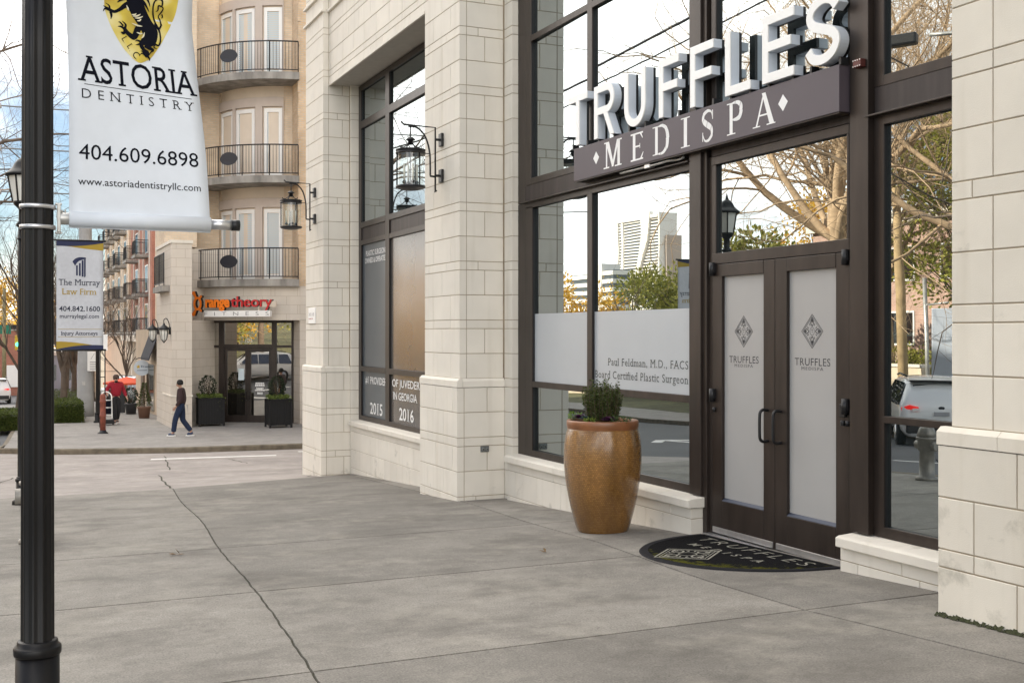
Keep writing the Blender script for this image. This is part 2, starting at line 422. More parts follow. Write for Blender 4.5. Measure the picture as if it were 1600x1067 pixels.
# sidewalk in slabs with open joints
def long1(y): return 1.45 + (y - 5.5) * .0765 + .022 * sin(y * 1.1) + .003 * sin(y * 9.7) + .003 * sin(y * 23.3)
def long2(y):
    P = [(-12, 4.9), (4.16, 4.74), (5.76, 4.64), (7.39, 4.73), (8.24, 4.8), (10.7, 4.99), (12.66, 5.23), (19.4, 5.5)]
    for (a, b), (c, d) in zip(P, P[1:]):
        if y <= c: return b + (d - b) * (y - a) / (c - a)
    return 5.5
def t4(x): return 17.85 + max(0, x - 1.8) * .36
rows = [-12, -8.4, -3.6, 1.05, 3.4, 5.75, 8.06, 10.42, None]
mb = MB()
for i in range(len(rows) - 1):
    y0 = rows[i]
    for c in range(3):
        X0 = (lambda y: edge(y) + .16, long1, long2)[c]; X1 = (long1, long2, lambda y: 6.1)[c]
        g0 = .0075 if c == 1 else .010; g1 = .0075 if c == 0 else .010
        nu, nv = 6, 26; vs = []
        for j in range(nv + 1):
            for k in range(nu + 1):
                t = k / nu
                ytop = rows[i + 1] if rows[i + 1] is not None else t4((X0(15) + (X1(15) - X0(15)) * t))
                y = y0 + .010 + (ytop - y0 - .020) * j / nv
                x = X0(y) + g0 + (X1(y) - X0(y) - g0 - g1) * t
                vs.append((x, y, zg(y)))
        n = len(vs); W = nu + 1
        fs = [(j * W + k, j * W + k + 1, (j + 1) * W + k + 1, (j + 1) * W + k) for j in range(nv) for k in range(nu)]
        ring = [k for k in range(W)] + [j * W + nu for j in range(1, nv + 1)] + [nv * W + k for k in range(nu - 1, -1, -1)] + [j * W for j in range(nv - 1, 0, -1)]
        vs += [(vs[q][0], vs[q][1], vs[q][2] - .04) for q in ring]
        m = len(ring); fs += [(ring[q], n + q, n + (q + 1) % m, ring[(q + 1) % m]) for q in range(m)]
        mb.add(vs, fs)
tag(mb.build('sidewalk', CONC), kind='structure')
sheet('sidewalk_joint_bed', JOINT, [-.3, 3, 6.1], [y for y in sorted(set([p[0] for p in ZP] + [-12, 17.8])) if -12 <= y <= 17.8], lambda x, y: zg(y) - .013)

# side street: ramps down from the sidewalk, pale pinkish concrete
def far_edge(x):
    P = [(-.6, 33.75), (0, 33.2), (1.3, 31.84), (4.3, 30.39), (7.35, 29.94), (12, 29.75), (60, 29.6)]
    for (a, b), (c, d) in zip(P, P[1:]):
        if x <= c: return b + (d - b) * (x - a) / (c - a)
    return 29.6
def zst(y): return zg(y) - .135 * min(1, max(0, (y - 18.2) / 6))
XS = [-.6, -.3, 0, .6, 1.3, 2, 3, 4.3, 5.8, 7.35, 9.5, 12, 20, 60]
mb = MB(); nv = 14
vs = [(x, t4(x) - .02 + (far_edge(x) - t4(x) + .08) * j / nv, 0) for j in range(nv + 1) for x in XS]
vs = [(x, y, zst(y) - .006) for x, y, z in vs]; W = len(XS)
mb.add(vs, [(j * W + k, j * W + k + 1, (j + 1) * W + k + 1, (j + 1) * W + k) for j in range(nv) for k in range(W - 1)])
tag(mb.build('side_street', CONC2), kind='structure')
# cracks and saw joints in the side street
mb = MB()
for pts in [[(2.40, 18.1), (2.84, 23.0)], [(3.25, 24.6), (3.75, 29.3)], [(5.9, 22.6), (4.95, 19.6)], [(5.05, 25.5), (4.95, 27.2)], [(-.3, 21.5), (.25, 24.5)]]:
    pts = [(a[0] + (b[0] - a[0]) * i / 8 + .02 * sin(i * 2.1), a[1] + (b[1] - a[1]) * i / 8) for a, b in zip(pts, pts[1:]) for i in range(9)]
    l, r = ribbon(pts, .03); n = len(l)
    mb.add([(x, y, zst(y) - .002) for x, y in l + r], [(i, i + 1, n + i + 1, n + i) for i in range(n - 1)])
tag(mb.build('pavement_cracks', JOINT), kind='structure')
mb = MB()
def mark(x0, y0, x1, y1, w, base=None):
    pts = [(x0 + (x1 - x0) * i / 6, y0 + (y1 - y0) * i / 6) for i in range(7)]; l, r = ribbon(pts, w); n = len(l); zf = base or (lambda y: zst(y) - .001)
    mb.add([(x, y, zf(y)) for x, y in l + r], [(i, n + i, n + i + 1, i + 1) for i in range(n - 1)])
mark(3.3, 28.3, 6.2, 27.75, .35); mark(7.0, 28.8, 7.9, 28.7, .3); mark(7.3, 27.8, 8.0, 27.7, .3); mark(8.4, 28.9, 9.2, 28.8, .3)
zr = lambda y: zg(y) - .146
for y in range(-40, 15, 9): mark(-3.9, y, -3.9, y + 3, .12, zr)
mark(-7.2, -60, -7.2, 17, .12, zr); mark(-7.45, -60, -7.45, 17, .12, zr)
for (a, b, c, d, w) in [(-4.9, 24.6, -4.9, 27.2, .22), (-4.9, 27.1, -4.2, 26.2, .3), (-4.9, 27.1, -5.6, 26.2, .3), (-5.6, 30.5, -.9, 30.2, .5)]: mark(a, b, c, d, w, zr)
tag(mb.build('road_markings', PAINT), kind='structure')
# far sidewalk and its kerb, the corner block
mb = MB(); XF = [-.3, 0, .6, 1.3, 2, 3, 4.3, 5.8, 7.35, 9.5, 12, 20, 60]; rowsf = []
Yf = [None, 36, 39, 43, 47, 52, 60, 70, 80, 100, 150]
vs = []
for yy in Yf:
    for x in XF:
        y = far_edge(x) + .1 if yy is None else yy
        xx = max(x, edge(y) + .12) if x < 3 else x
        vs.append((xx, y, zg(y)))
W = len(XF); mb.add(vs, [(j * W + k, j * W + k + 1, (j + 1) * W + k + 1, (j + 1) * W + k) for j in range(len(Yf) - 1) for k in range(W - 1)])
tag(mb.build('far_sidewalk', CONC3), kind='structure')
mb = MB()
K = [(x, far_edge(x)) for x in [60, 20, 12, 9.5, 7.35, 5.8, 4.3, 3, 2, 1.3, .6, 0, -.15]] + [(edge(y), y) for y in (34.6, 36, 40, 45, 52, 60, 80, 120)]
for (xa, ya), (xb, yb) in zip(K, K[1:]):
    d = Vector((xb - xa, yb - ya)).normalized(); nx, ny = (-d.y, d.x); nx, ny = (-nx, -ny)
    pr = [(0, -.2), (.0, -.02), (.03, .004), (.13, .004)]
    A = [(xa + nx * p, ya + ny * p, zg(ya) + q) for p, q in pr]; B = [(xb + nx * p, yb + ny * p, zg(yb) + q) for p, q in pr]
    mb.add(A + B, [(i, i + 1, 5 + i, 4 + i) for i in range(3)])
tag(mb.build('far_kerb', KERB), kind='structure')
# brick paver strip by the hedge
PAV = brick('paver_brick', (.30, .22, .19), (.25, .19, .17), (.20, .17, .15), .2, .1, .01)
sheet('paver_strip', CONC3, [1.5, 3.3], [37.2, 39, 41, 43], lambda x, y: zg(y) + .006)

# ================================================================== THE STONE BUILDING
bld = thing('stone_building', 'cream cast stone building with bronze framed storefront and double entrance doors', 'building', (5.9, 12, -.3))
def zt(k): return 1.835 + .7407 * k
def courses(z0, z1):
    out = []
    k = math.floor((z0 - 1.835) / .7407) - 1
    while zt(k) < z1:
        a = zt(k); i = 0
        for (p, q, ty) in ((a, a + .11, 2), (a + .11, a + .4254, 0), (a + .4254, a + .7407, 1)):
            lo, hi = max(p, z0), min(q, z1)
            if hi - lo > .03: out.append((lo, hi, ty, k))
        k += 1
    return out
JW = .0045
def blocks(mb, fn, L, z0, z1, offs=(.31, .62, .31), step=.62, zbot=None, depth=.09):
    """fn(u, d, z): u along the face, d into the wall. zbot(u) lifts the bottom to the pavement"""
    for lo, hi, ty, k in courses(z0, z1):
        e = [0.]; u = offs[ty] - step * 3 + (.155 if ty == 2 and k % 2 else 0)
        while u < L - .04:
            if u > .05: e.append(u)
            u += step
        e.append(L)
        for a, b in zip(e, e[1:]):
            a2 = a + (JW if a > 0 else 0); b2 = b - (JW if b < L else 0); c = .003
            lo2, hi2 = lo + JW, hi - JW
            fr_ = [fn(a2 + c, 0, lo2 + c), fn(b2 - c, 0, lo2 + c), fn(b2 - c, 0, hi2 - c), fn(a2 + c, 0, hi2 - c)]
            md = [fn(a2, c, lo2), fn(b2, c, lo2), fn(b2, c, hi2), fn(a2, c, hi2)]
            bk = [fn(a2, depth, lo2), fn(b2, depth, lo2), fn(b2, depth, hi2), fn(a2, depth, hi2)]
            mb.add(fr_ + md + bk, [(3, 2, 1, 0)] + [(i, (i + 1) % 4, 4 + (i + 1) % 4, 4 + i) for i in range(4)] + [(4 + i, 4 + (i + 1) % 4, 8 + (i + 1) % 4, 8 + i) for i in range(4)])
def street_face(mb, X, ya, yb, z0, z1, **k):          # faces the street (-x); u runs from near to far
    blocks(mb, lambda u, d, z: (X + d, ya + u, z), yb - ya, z0, z1, **k)
def return_face(mb, Y, xa, xb, z0, z1, **k):          # faces the camera (-y); u runs from the street inwards
    blocks(mb, lambda u, d, z: (xa + u, Y + d, z), xb - xa, z0, z1, **k)
TOP = 9.27
def pier(name, X, ya, yb, xin, jamb=None, zlo=-.9, stone=STONE, offs=(.31, .62, .31)):
    mb = MB(); co = MB(); led = 1.205
    # shaft
    street_face(mb, X, ya, yb, led, TOP, offs=offs); return_face(mb, ya, X + .10, xin, led, TOP, offs=(.62, .245, .62), step=.62)
    co.box(X + .006, xin + .2, ya + .006, yb - .004, led - .02, TOP)
    # base, a little wider
    street_face(mb, X - .05, ya - .045, yb + .06, zlo, led - .11, offs=(.47, .16, .47)); return_face(mb, ya - .045, X + .05, xin, zlo, led - .11, offs=(.62, .31, .62))
    co.box(X - .044, xin + .1, ya - .039, yb + .055, zlo, led - .12)
    if jamb:
        jx, jy, gx = jamb                              # set-back jamb strip beside the glazing
        street_face(mb, jx, jy, ya - .046, zlo, TOP, offs=(.9, .9, .9)); return_face(mb, jy, jx + .09, gx, zlo, TOP, offs=(.9, .9, .9))
        co.box(jx + .006, gx + .1, jy + .006, ya + .01, zlo, TOP)
    o = mb.build(name, stone, bld)
    co.build('mortar', MORTAR, o)
    # moulded ledge on top of the base
    lg = MB(); P = [(-.054, -.108), (-.054, -.03), (-.02, 0), (.02, 0), (.02, -.108)]
    for (u0, u1) in ((ya - .057, yb + .07),):
        n = 3; cut = fr(u0, u1, n)
        for a, b in zip(cut, cut[1:]): lg.prism([(X + p, led + q) for p, q in P], lambda x, z, a=a: (x, a + .002, z), lambda x, z, b=b: (x, b - .002, z))
    for a, b in zip(fr(X - .02, xin, 2), fr(X - .02, xin, 2)[1:]):
        lg.prism([(ya + p * .92, led + q) for p, q in P], lambda y, z, a=a: (a + (.045 if a < X else .0005), y, z), lambda y, z, b=b: (b - .0005, y, z))
    lg.build('ledge', stone, o)
    return o
pier('pilaster', 5.27, 13.228, 14.50, 5.87, (5.87, 12.95, 5.985))
pier('pilaster', 5.16, 19.40, 20.63, 5.63, (5.63, 19.29, 5.80), zlo=-1.3)
pier('pilaster', 5.27, 3.89, 5.152, 6.0, None, stone=STONE2, offs=(.47 + .48, .95, .95))
# wall above the far window, with its soffit
mb = MB(); street_face(mb, 5.27, 14.503, 19.398, 6.16, TOP, offs=(.31, .62, .31)); uw = mb.build('upper_wall', STONE, bld)
MB().box(5.276, 6.0, 14.5, 19.4, 6.165, TOP).build('mortar', MORTAR, uw)
MB().box(5.272, 5.83, 14.49, 19.41, 6.142, 6.165).build('soffit', SOFFIT, bld)
MB().box(5.255, 5.285, 14.50, 19.40, 6.118, 6.158).build('drip_edge', STONE, bld)
# string courses high on the wall
for z in (7.40, 7.72):
    MB().box(5.225, 5.30, 13.2, 19.46, z, z + .045).box(5.115, 5.20, 19.37, 20.66, z, z + .045).build('string_course', STONE, bld, bevel=.008)
# building mass behind and above
mass = MB(); mass.box(6.03, 26, -34, 20.6, -2.5, 13.6).box(5.90, 6.03, 14.5, 19.3, -1.2, 6.14).box(5.45, 6.03, -34, 3.90, -.6, 13.6).box(5.30, 6.03, 3.9, 20.55, 9.27, 13.6)
ms = mass.build('main_mass', brick('stone_ashlar', (.66, .62, .54), (.62, .58, .50), (.36, .30, .22), .62, .3155, .006), bld)
MB().box(5.0, 26.2, -34.2, 20.9, 13.6, 13.9).build('parapet', STONE, bld)
for fl in (10.2,):
    for y in fr(5.5, 18.5, 5):
        MB().box(5.285, 5.31, y - .7, y + .7, fl, fl + 1.6).build('upper_window', GLASSD, bld)

# low sill walls under the glazing
def sill(ya, yb, xw, xs, xg, zcap, zlo, ends=True, step=1.22):
    w = MB()
    zc = zcap[0]
    for lo, hi, off in ((zc - .105, zc, .35), (zc - .42, zc - .105, .8), (zc - .74, zc - .42, .35), (zc - 1.05, zc - .74, .8)):
        if hi < zlo: continue
        e = [ya] + [y for y in [ya + off + .62 * i for i in range(12)] if ya + .06 < y < yb - .06] + [yb]
        for a, b in zip(e, e[1:]): w.box(xw, 6.12, a + JW * .6, b - JW * .6, max(lo, zlo) + .003, hi - .003)
    o = w.build('sill_wall', STONE, bld, bevel=.004)
    MB().box(xw + .006, xg, ya + .008, yb - .004, zlo, zc - .002).build('mortar', MORTAR, o)
    P = [(xs, zcap[0]), (xs, zcap[1]), (xs + .03, zcap[1] + .012), (xg + .1, zcap[2]), (xg + .1, zcap[0])]
    n = max(1, round((yb - ya) / step)); cut = fr(ya - (.035 if ends else 0), yb, n); c = MB()
    for a, b in zip(cut, cut[1:]): c.prism(P, lambda x, z, a=a: (x, a + .003, z), lambda x, z, b=b: (x, b - .003, z))
    c.build('sill', STONE, bld, bevel=.006)
sill(8.80, 12.945, 5.80, 5.75, 5.99, (.168, .24, .272), -.6)
sill(5.16, 6.772, 5.80, 5.75, 5.99, (.165, .235, .27), -.3, ends=False)
sill(14.55, 19.28, 5.62, 5.57, 5.83, (.168, .24, .272), -1.0, ends=False)

# ---- storefront glazing. Members are boxes (y0, y1, z0, z1) standing proud of the glass
def frame(name, members, xg, xf=.037, parent=bld, material=BRONZE):
    mb = MB(); gk = MB()
    for i, (a, b, c, d) in enumerate(members):
        mb.box(xg - xf - .0012 * (i % 5), xg - xf + .014, a, b, c, d); gk.box(xg - xf + .0142, xg + .022, a + .001, b - .001, c + .001, d - .001)
    o = mb.build(name, material, parent, bevel=.003); gk.build('gasket', GASK, o); return o
def pane(fr_, xg, a, b, c, d, m=GLASS, name='pane', lift=0., t=.016, yaw=0.):
    mb = MB().box(xg - lift, xg - lift + t, a, b, c, d); k = math.tan(R(yaw)); yc = (a + b) / 2
    mb.v = [(x + (y - yc) * k, y, z) for x, y, z in mb.v]
    return mb.build(name, m, fr_)
G = 5.987
GASK = mat('black_gasket', (.008, .008, .009), .6)
YW = .6                                             # the two left panes are a touch out of true
# lower window left of the doors
w1 = frame('window', [(12.72, 12.94, .255, 3.39), (12.53, 12.72, .262, 3.335), (8.995, 12.53, .262, .343), (10.985, 11.10, .343, 3.33), (8.995, 10.985, 1.114, 1.186), (11.10, 12.53, 1.116, 1.188), (8.995, 12.72, 3.318, 3.388)], G)
pane(w1, G, 11.09, 12.54, .34, 1.12, yaw=YW); pane(w1, G, 11.09, 12.54, 1.18, 3.33, yaw=YW); pane(w1, G, 8.98, 11.0, .34, 1.12); pane(w1, G, 8.98, 11.0, 1.18, 3.33)
pane(w1, G, 11.10, 12.53, 1.188, 2.013, FILM, 'frosted_film', .006, .004, yaw=YW); f2 = pane(w1, G, 8.995, 10.985, 1.186, 2.013, FILM, 'frosted_film', .006, .004)
tf = lambda a, z, l: (G - .0085, a, z)
lt = MB(); letters(lt, 'Paul Feldman, M.D., FACS', tf, 10.685, 9.118, 1.431, .078, serif=True, spacing=1.12); letters(lt, 'Board Certified Plastic Surgeon', tf, 10.975, 9.118, 1.29, .080, serif=True, spacing=1.12)
lt.build('lettering', mat('grey_glass_lettering', (.10, .115, .12), .25, spec=.7), w1)
# spandrel band and upper windows
sp = MB(); sp.box(5.955, 6.02, 8.99, 12.80, 3.392, 3.605).box(5.957, 6.02, 6.78, 8.70, 3.392, 3.605).box(5.953, 6.02, 5.15, 6.57, 3.392, 3.605); sp.build('spandrel', BRONZE2, bld)
MB().box(5.885, 5.955, 8.99, 12.78, 3.384, 3.398).box(5.885, 5.955, 5.15, 6.60, 3.384, 3.398).build('flashing', BRONZE, bld, bevel=.003)
w2 = frame('window', [(12.72, 12.94, 3.40, 9.2), (12.56, 12.72, 3.605, 9.2), (8.995, 12.56, 3.606, 3.682), (10.985, 11.10, 3.682, 9.1), (8.995, 10.985, 5.362, 5.437), (11.10, 12.56, 5.364, 5.439), (8.995, 12.56, 7.05, 7.12), (8.995, 12.56, 8.9, 8.97)], G)
for a, b in ((11.09, 12.57), (8.98, 11.0)):
    for c, d in ((3.68, 5.37), (5.43, 7.06), (7.11, 8.91)): pane(w2, G, a, b, c, d, yaw=YW if a > 11 else 0)
w3 = frame('window', [(6.79, 8.69, 3.606, 3.682), (6.79, 6.86, 3.682, 9.1), (8.62, 8.69, 3.682, 9.1), (6.86, 8.62, 5.362, 5.437), (6.86, 8.62, 7.05, 7.12), (6.86, 8.62, 8.9, 8.97)], G)
for c, d in ((3.68, 5.37), (5.43, 7.06), (7.11, 8.91)): pane(w3, G, 6.85, 8.63, c, d)
w4 = frame('window', [(6.47, 6.575, .262, 3.388), (5.155, 6.47, .262, .343), (5.155, 6.47, 1.111, 1.163), (5.155, 6.47, 3.315, 3.386)], G)
pane(w4, G, 5.15, 6.48, .34, 1.12); pane(w4, G, 5.15, 6.48, 1.16, 3.32)
w5 = frame('window', [(6.47, 6.575, 3.606, 9.1), (5.155, 6.47, 3.604, 3.682), (5.155, 6.47, 5.362, 5.437), (5.155, 6.47, 7.05, 7.12), (5.155, 6.47, 8.9, 8.97)], G)
for c, d in ((3.68, 5.37), (5.43, 7.06), (7.11, 8.91)): pane(w5, G, 5.15, 6.48, c, d)
# posts beside the doors
MB().box(5.90, 6.02, 8.795, 8.985, .272, 9.2).box(5.925, 6.02, 8.735, 8.795, -.1, 9.2).box(5.935, 6.02, 8.985, 8.996, .27, 9.2).build('post', BRONZE, bld, bevel=.004)
MB().box(5.895, 6.02, 6.575, 6.775, .272, 9.2).build('post', BRONZE, bld, bevel=.004)
# entrance: frame, transom light, two leaves
ef = frame('entrance_frame', [(8.69, 8.735, -.08, 3.39), (6.775, 6.845, -.08, 3.388), (6.845, 8.69, 2.405, 2.502), (6.845, 8.69, 3.312, 3.386), (6.845, 6.87, 2.502, 3.312), (8.625, 8.69, 2.502, 3.312)], G, .035)
pane(ef, G, 6.86, 8.63, 2.495, 3.32)
MB().box(5.88, 6.03, 6.79, 8.73, -.11, -.055).build('threshold', ALU, ef, bevel=.004)
for a, b, hinge, pulls in ((7.768, 8.688, 8.66, 7.86), (6.848, 7.762, 6.875, 7.68)):
    l = MB(); s = .155
    for i, (p, q, c, d) in enumerate([(a, a + s, -.042, 2.40), (b - s, b, -.042, 2.40), (a + s, b - s, -.042, .258), (a + s, b - s, 2.288, 2.40)]): l.box(5.955 - .001 * i, 6.0, p, q, c, d)
    d_ = l.build('door', BRONZE, bld, bevel=.004)
    MB().box(5.985, 5.995, a + s - .01, b - s + .01, .25, 2.295).build('door_glass', FILMD, d_)
    MB().prism([(5.955, .245), (5.955, .262), (5.986, .285), (5.986, .245)], lambda x, z, a=a: (x, a + s, z), lambda x, z, b=b: (x, b - s, z)).build('glazing_bead', mat('bluish_bead', (.05, .06, .09), .4, .3), d_)
    MB().box(5.945, 5.956, a + .02, b - .02, -.04, .012).build('door_sweep', ALU, d_, bevel=.002)
    h = MB()
    for z in (2.36, 1.21): h.tube([(5.935, hinge, z - .06), (5.935, hinge, z + .06)], .028, 10).box(5.93, 5.96, hinge - .035, hinge + .035, z - .03, z + .055)
    h.tube([(5.945, hinge - .02, 1.06), (5.945, hinge - .02, 1.10)], .018, 8)
    h.build('hinge', BLACK, d_)
    P = [(5.955, pulls, 1.12), (5.905, pulls, 1.125), (5.875, pulls, 1.105), (5.868, pulls, 1.05), (5.868, pulls, .93), (5.875, pulls, .875), (5.905, pulls, .855), (5.955, pulls, .86)]
    MB().tube(spline(P, 5), .013, 10).build('handle', BLACK, d_)
    yl, yr = (8.46, 8.028) if a > 7.5 else (7.54, 7.101); zb = 1.512; mid = (yl + yr) / 2
    fd = lambda y, z, li: (5.9838, y, z)
    t = MB(); letters(t, 'TRUFFLES', fd, yl, yr, zb, .060, spacing=1.05); ml, mr = (8.383, 8.106) if a > 7.5 else (7.458, 7.181); letters(t, 'MEDISPA', fd, ml, mr, zb - .036, .024, serif=True, spacing=1.3)
    # diamond emblem of scrolls round a T
    cz = 1.79; hw, hh = .132, .138
    def loop(sx, w):
        q = [(0, hh * sx), (hw * sx, 0), (0, -hh * sx), (-hw * sx, 0)]
        for i in range(4):
            A, B = q[i], q[(i + 1) % 4]; L_, R_ = ribbon([A, B], w); t.add([fd(mid - x, cz + z, 0) for x, z in L_ + R_], [(0, 1, 3, 2)])
    loop(1., .005); loop(.9, .003); loop(.82, .002)
    for k in range(4):
        an = k * PI / 2; hx, hz = (hw, hh)
        for sg in (-1, 1):
            c = [(.30, .0), (.42, sg * .10), (.55, sg * .13), (.66, sg * .06), (.60, sg * -.02), (.52, sg * .03)]
            c2 = [(.62, sg * .02), (.72, sg * .05), (.80, 0)]
            for cc, w in ((c, .008), (c2, .007), ([(.33, sg * .16), (.40, sg * .24), (.47, sg * .2)], .006)):
                pts = [((p * cos(an) - q * sin(an)) * hx, (p * sin(an) + q * cos(an)) * hz) for p, q in spline(cc, 5)]
                L_, R_ = ribbon(pts, w); n = len(L_); t.add([fd(mid - x, cz + z, 0) for x, z in L_ + R_], [(i, i + 1, n + i + 1, n + i) for i in range(n - 1)])
    ring = [(.027 * cos(2 * PI * i / 20), .033 * sin(2 * PI * i / 20)) for i in range(21)]; L_, R_ = ribbon(ring, .004); n = len(L_); t.add([fd(mid - x, cz + z, 0) for x, z in L_ + R_], [(i, i + 1, n + i + 1, n + i) for i in range(n - 1)])
    for (x0, x1, z0, z1) in ((-.012, .012, .012, .016), (-.002, .002, -.015, .012)): t.add([fd(mid - x, cz + z, 0) for x, z in ((x0, z0), (x1, z0), (x1, z1), (x0, z1))], [(0, 1, 2, 3)])
    t.build('lettering', DARKL, d_)
MB().box(5.932, 5.96, 6.875, 6.94, 1.125, 1.225).tube([(5.935, 6.90, 1.10), (5.935, 6.90, 1.06)], .02, 8).build('door_closer_box', BLACK, bld, bevel=.004)
# far window with dark film
G2 = 5.805
w6 = frame('window', [(19.14, 19.285, .262, 6.12), (14.5, 19.14, .262, .345), (17.57, 17.77, .345, 6.05), (14.5, 17.57, 1.113, 1.203), (17.77, 19.14, 1.115, 1.205), (14.5, 17.57, 3.32, 3.40), (17.77, 19.14, 3.322, 3.402), (14.5, 17.57, 3.62, 3.715), (17.77, 19.14, 3.622, 3.717), (14.5, 17.57, 5.36, 5.49), (17.77, 19.14, 5.362, 5.492), (14.5, 19.14, 6.03, 6.12), (14.52, 14.70, .345, 6.03)], G2)
MB().box(5.79, G2 + .02, 14.5, 17.57, 3.40, 3.62).box(5.788, G2 + .02, 17.77, 19.14, 3.402, 3.622).build('spandrel', BRONZE2, w6)
FILMG2 = mat('glow_tinted_film', (.22, .20, .185), .17, var=.04, scale=3, spec=1.0, metal=.45)  # same dark film, golden glow put into a warmer, shinier colour
for a, b, m in ((17.76, 19.15, FILMG), (14.69, 17.58, FILMG2)):
    pane(w6, G2, a, b, .34, 1.12, m); pane(w6, G2, a, b, 1.20, 3.33, m); pane(w6, G2, a, b, 3.71, 5.37); pane(w6, G2, a, b, 5.48, 6.04)
lt = MB(); tf = lambda a, z, l: (G2 - .004, a, z)
for s_, a, b, z, c in (('PLASTIC SURGEON', 18.957, 17.87, 3.117, .085), ('OWNED & OPERATED', 19.007, 17.83, 2.99, .085), ('#1 PROVIDER', 18.995, 17.80, .914, .118), ('OF JUVEDERM', 17.511, 16.0, .918, .118), ('IN GEORGIA', 17.472, 16.3, .713, .118), ('2015', 18.714, 18.028, .403, .187), ('2016', 17.155, 16.466, .402, .187)):
    letters(lt, s_, tf, a, b, z, c, serif=True, bold=.012)
lt.build('lettering', WHITEL, w6)

# moss along the foot of the near pilaster
random.seed(12); ms_ = MB()
for i in range(60):
    y = 3.9 + 1.31 * i / 59; w = random.uniform(.012, .04); ms_.add([(5.222 - w, y - .013, zg(y) + .003), (5.222, y - .013, zg(y) + random.uniform(.01, .035)), (5.222, y + .013, zg(y) + random.uniform(.01, .035)), (5.222 - w * random.uniform(.6, 1), y + .013, zg(y) + .003)], [(0, 3, 2, 1)])
for y, x in [(5.10 - .0 + .004, 5.22 + .75 * k / 30) for k in range(2)]: pass
tag(ms_.build('moss', mat('dark_moss', (.028, .032, .010), .95, var=.4, scale=60, bump=.5, bscale=90)), 'thin dark moss along the foot of the near stone pilaster', 'moss', kind='stuff')
# ================================================================== THE SHOP SIGN: channel letters standing on a panel
sg = thing('shop_sign', 'large white channel letter sign standing on a mauve brown panel above the entrance doors', 'sign', (5.75, 8.8, 3.43))
pn = MB().box(5.815, 5.945, 6.80, 11.162, 3.46, 3.82).build('panel', SIGNP, sg, bevel=.004)
MB().box(5.825, 5.94, 6.81, 11.15, 3.45, 3.4605).build('panel_underside', BRONZE, sg)
LZ, LH, LX0, LX1 = 3.846, .556, 5.793, 5.917; FY = 1.0345
def chan(yl, wid, draw):
    def fn(x, off=0.): return lambda u, v: (x + off, yl - u, LZ + v)
    def fr2(x, off=0.): return fn(LX0 + .014 if x == LX1 else x, off)
    def bk2(x, off=0.): return lambda u, v: ((LX0 + .0145 if x == LX0 else x) + off, yl - u + (.0 if v > .1 else .0), LZ + v)
    mb = MB(); draw(mb, fr2, wid, LH); lo = mb.build('letter', WHITE, sg, bevel=.003)
    mb = MB(); draw(mb, lambda x, off=0.: bk2(LX0 + .096 if x == LX1 else x, off), wid, LH); mb.build('return', RETN, lo)
    mb = MB(); draw(mb, lambda x, off=0.: (lambda u, v: ((LX0 + .0965 if x == LX0 else x) + off, yl - u, LZ + v)), wid, LH); mb.build('back', BLACK, lo)
    ft = MB()
    for u in (.12 * wid, .88 * wid): ft.box(LX0 + .03, LX1 - .02, yl - u - .012, yl - u + .012, 3.815, LZ + .03)
    return ft
S_ = .078; RETN = mat('shaded_letter_return', (.60, .645, .71), .4, 0., var=.06, scale=6)  # white letter sides; their shade is put into this greyer colour
def poly(*pts):
    return lambda mb, fn, w, h: mb.prism([(a * w if isinstance(a, float) else a, b) for a, b in [p(w, h) for p in pts]], fn(LX1), fn(LX0))
def dT(mb, fn, w, h): mb.prism([(0, h - S_), (w / 2 - S_ / 2, h - S_), (w / 2 - S_ / 2, 0), (w / 2 + S_ / 2, 0), (w / 2 + S_ / 2, h - S_), (w, h - S_), (w, h), (0, h)], fn(LX1), fn(LX0))
def dF(mb, fn, w, h): mb.prism([(0, 0), (S_, 0), (S_, h * .44), (w * .92, h * .44), (w * .92, h * .44 + S_), (S_, h * .44 + S_), (S_, h - S_), (w, h - S_), (w, h), (0, h)], fn(LX1), fn(LX0))
def dE(mb, fn, w, h): mb.prism([(0, 0), (w, 0), (w, S_), (S_, S_), (S_, h * .46), (w * .9, h * .46), (w * .9, h * .46 + S_), (S_, h * .46 + S_), (S_, h - S_), (w, h - S_), (w, h), (0, h)], fn(LX1), fn(LX0))
def dL(mb, fn, w, h): mb.prism([(0, 0), (w, 0), (w, S_), (S_, S_), (S_, h), (0, h)], fn(LX1), fn(LX0))
def dU(mb, fn, w, h):
    r = w / 2 - S_ / 2; c = (w / 2, r + S_ / 2)
    pts = [(S_ / 2, h)] + [(c[0] + r * cos(a), c[1] + r * sin(a)) for a in fr(PI, 2 * PI, 16)] + [(w - S_ / 2, h)]
    mb.strip(*ribbon(pts, S_), fn(LX1), fn(LX0))
def dR(mb, fn, w, h):
    mb.prism([(0, 0), (S_, 0), (S_, h), (0, h)], fn(LX1), fn(LX0))
    r = h * .15; y1 = h - S_ / 2; y0 = h * .44 + S_ / 2; r = (y1 - y0) / 2; cx = w - S_ / 2 - r
    pts = [(S_ * .98, y1), (cx, y1)] + [(cx + r * cos(a), (y0 + y1) / 2 + r * sin(a)) for a in fr(PI / 2 * .85, -PI / 2 * .85, 12)] + [(cx, y0), (S_ * .98, y0)]
    mb.strip(*ribbon(pts, S_), fn(LX1, -.0008), fn(LX0, .0008))
    mb.prism([(w * .46, h * .44 + .01), (w * .46 + S_ * 1.1, h * .44 + .012), (w * 1.0, 0), (w * 1.0 - S_ * 1.1, 0)], fn(LX1, -.0016), fn(LX0, .0016))
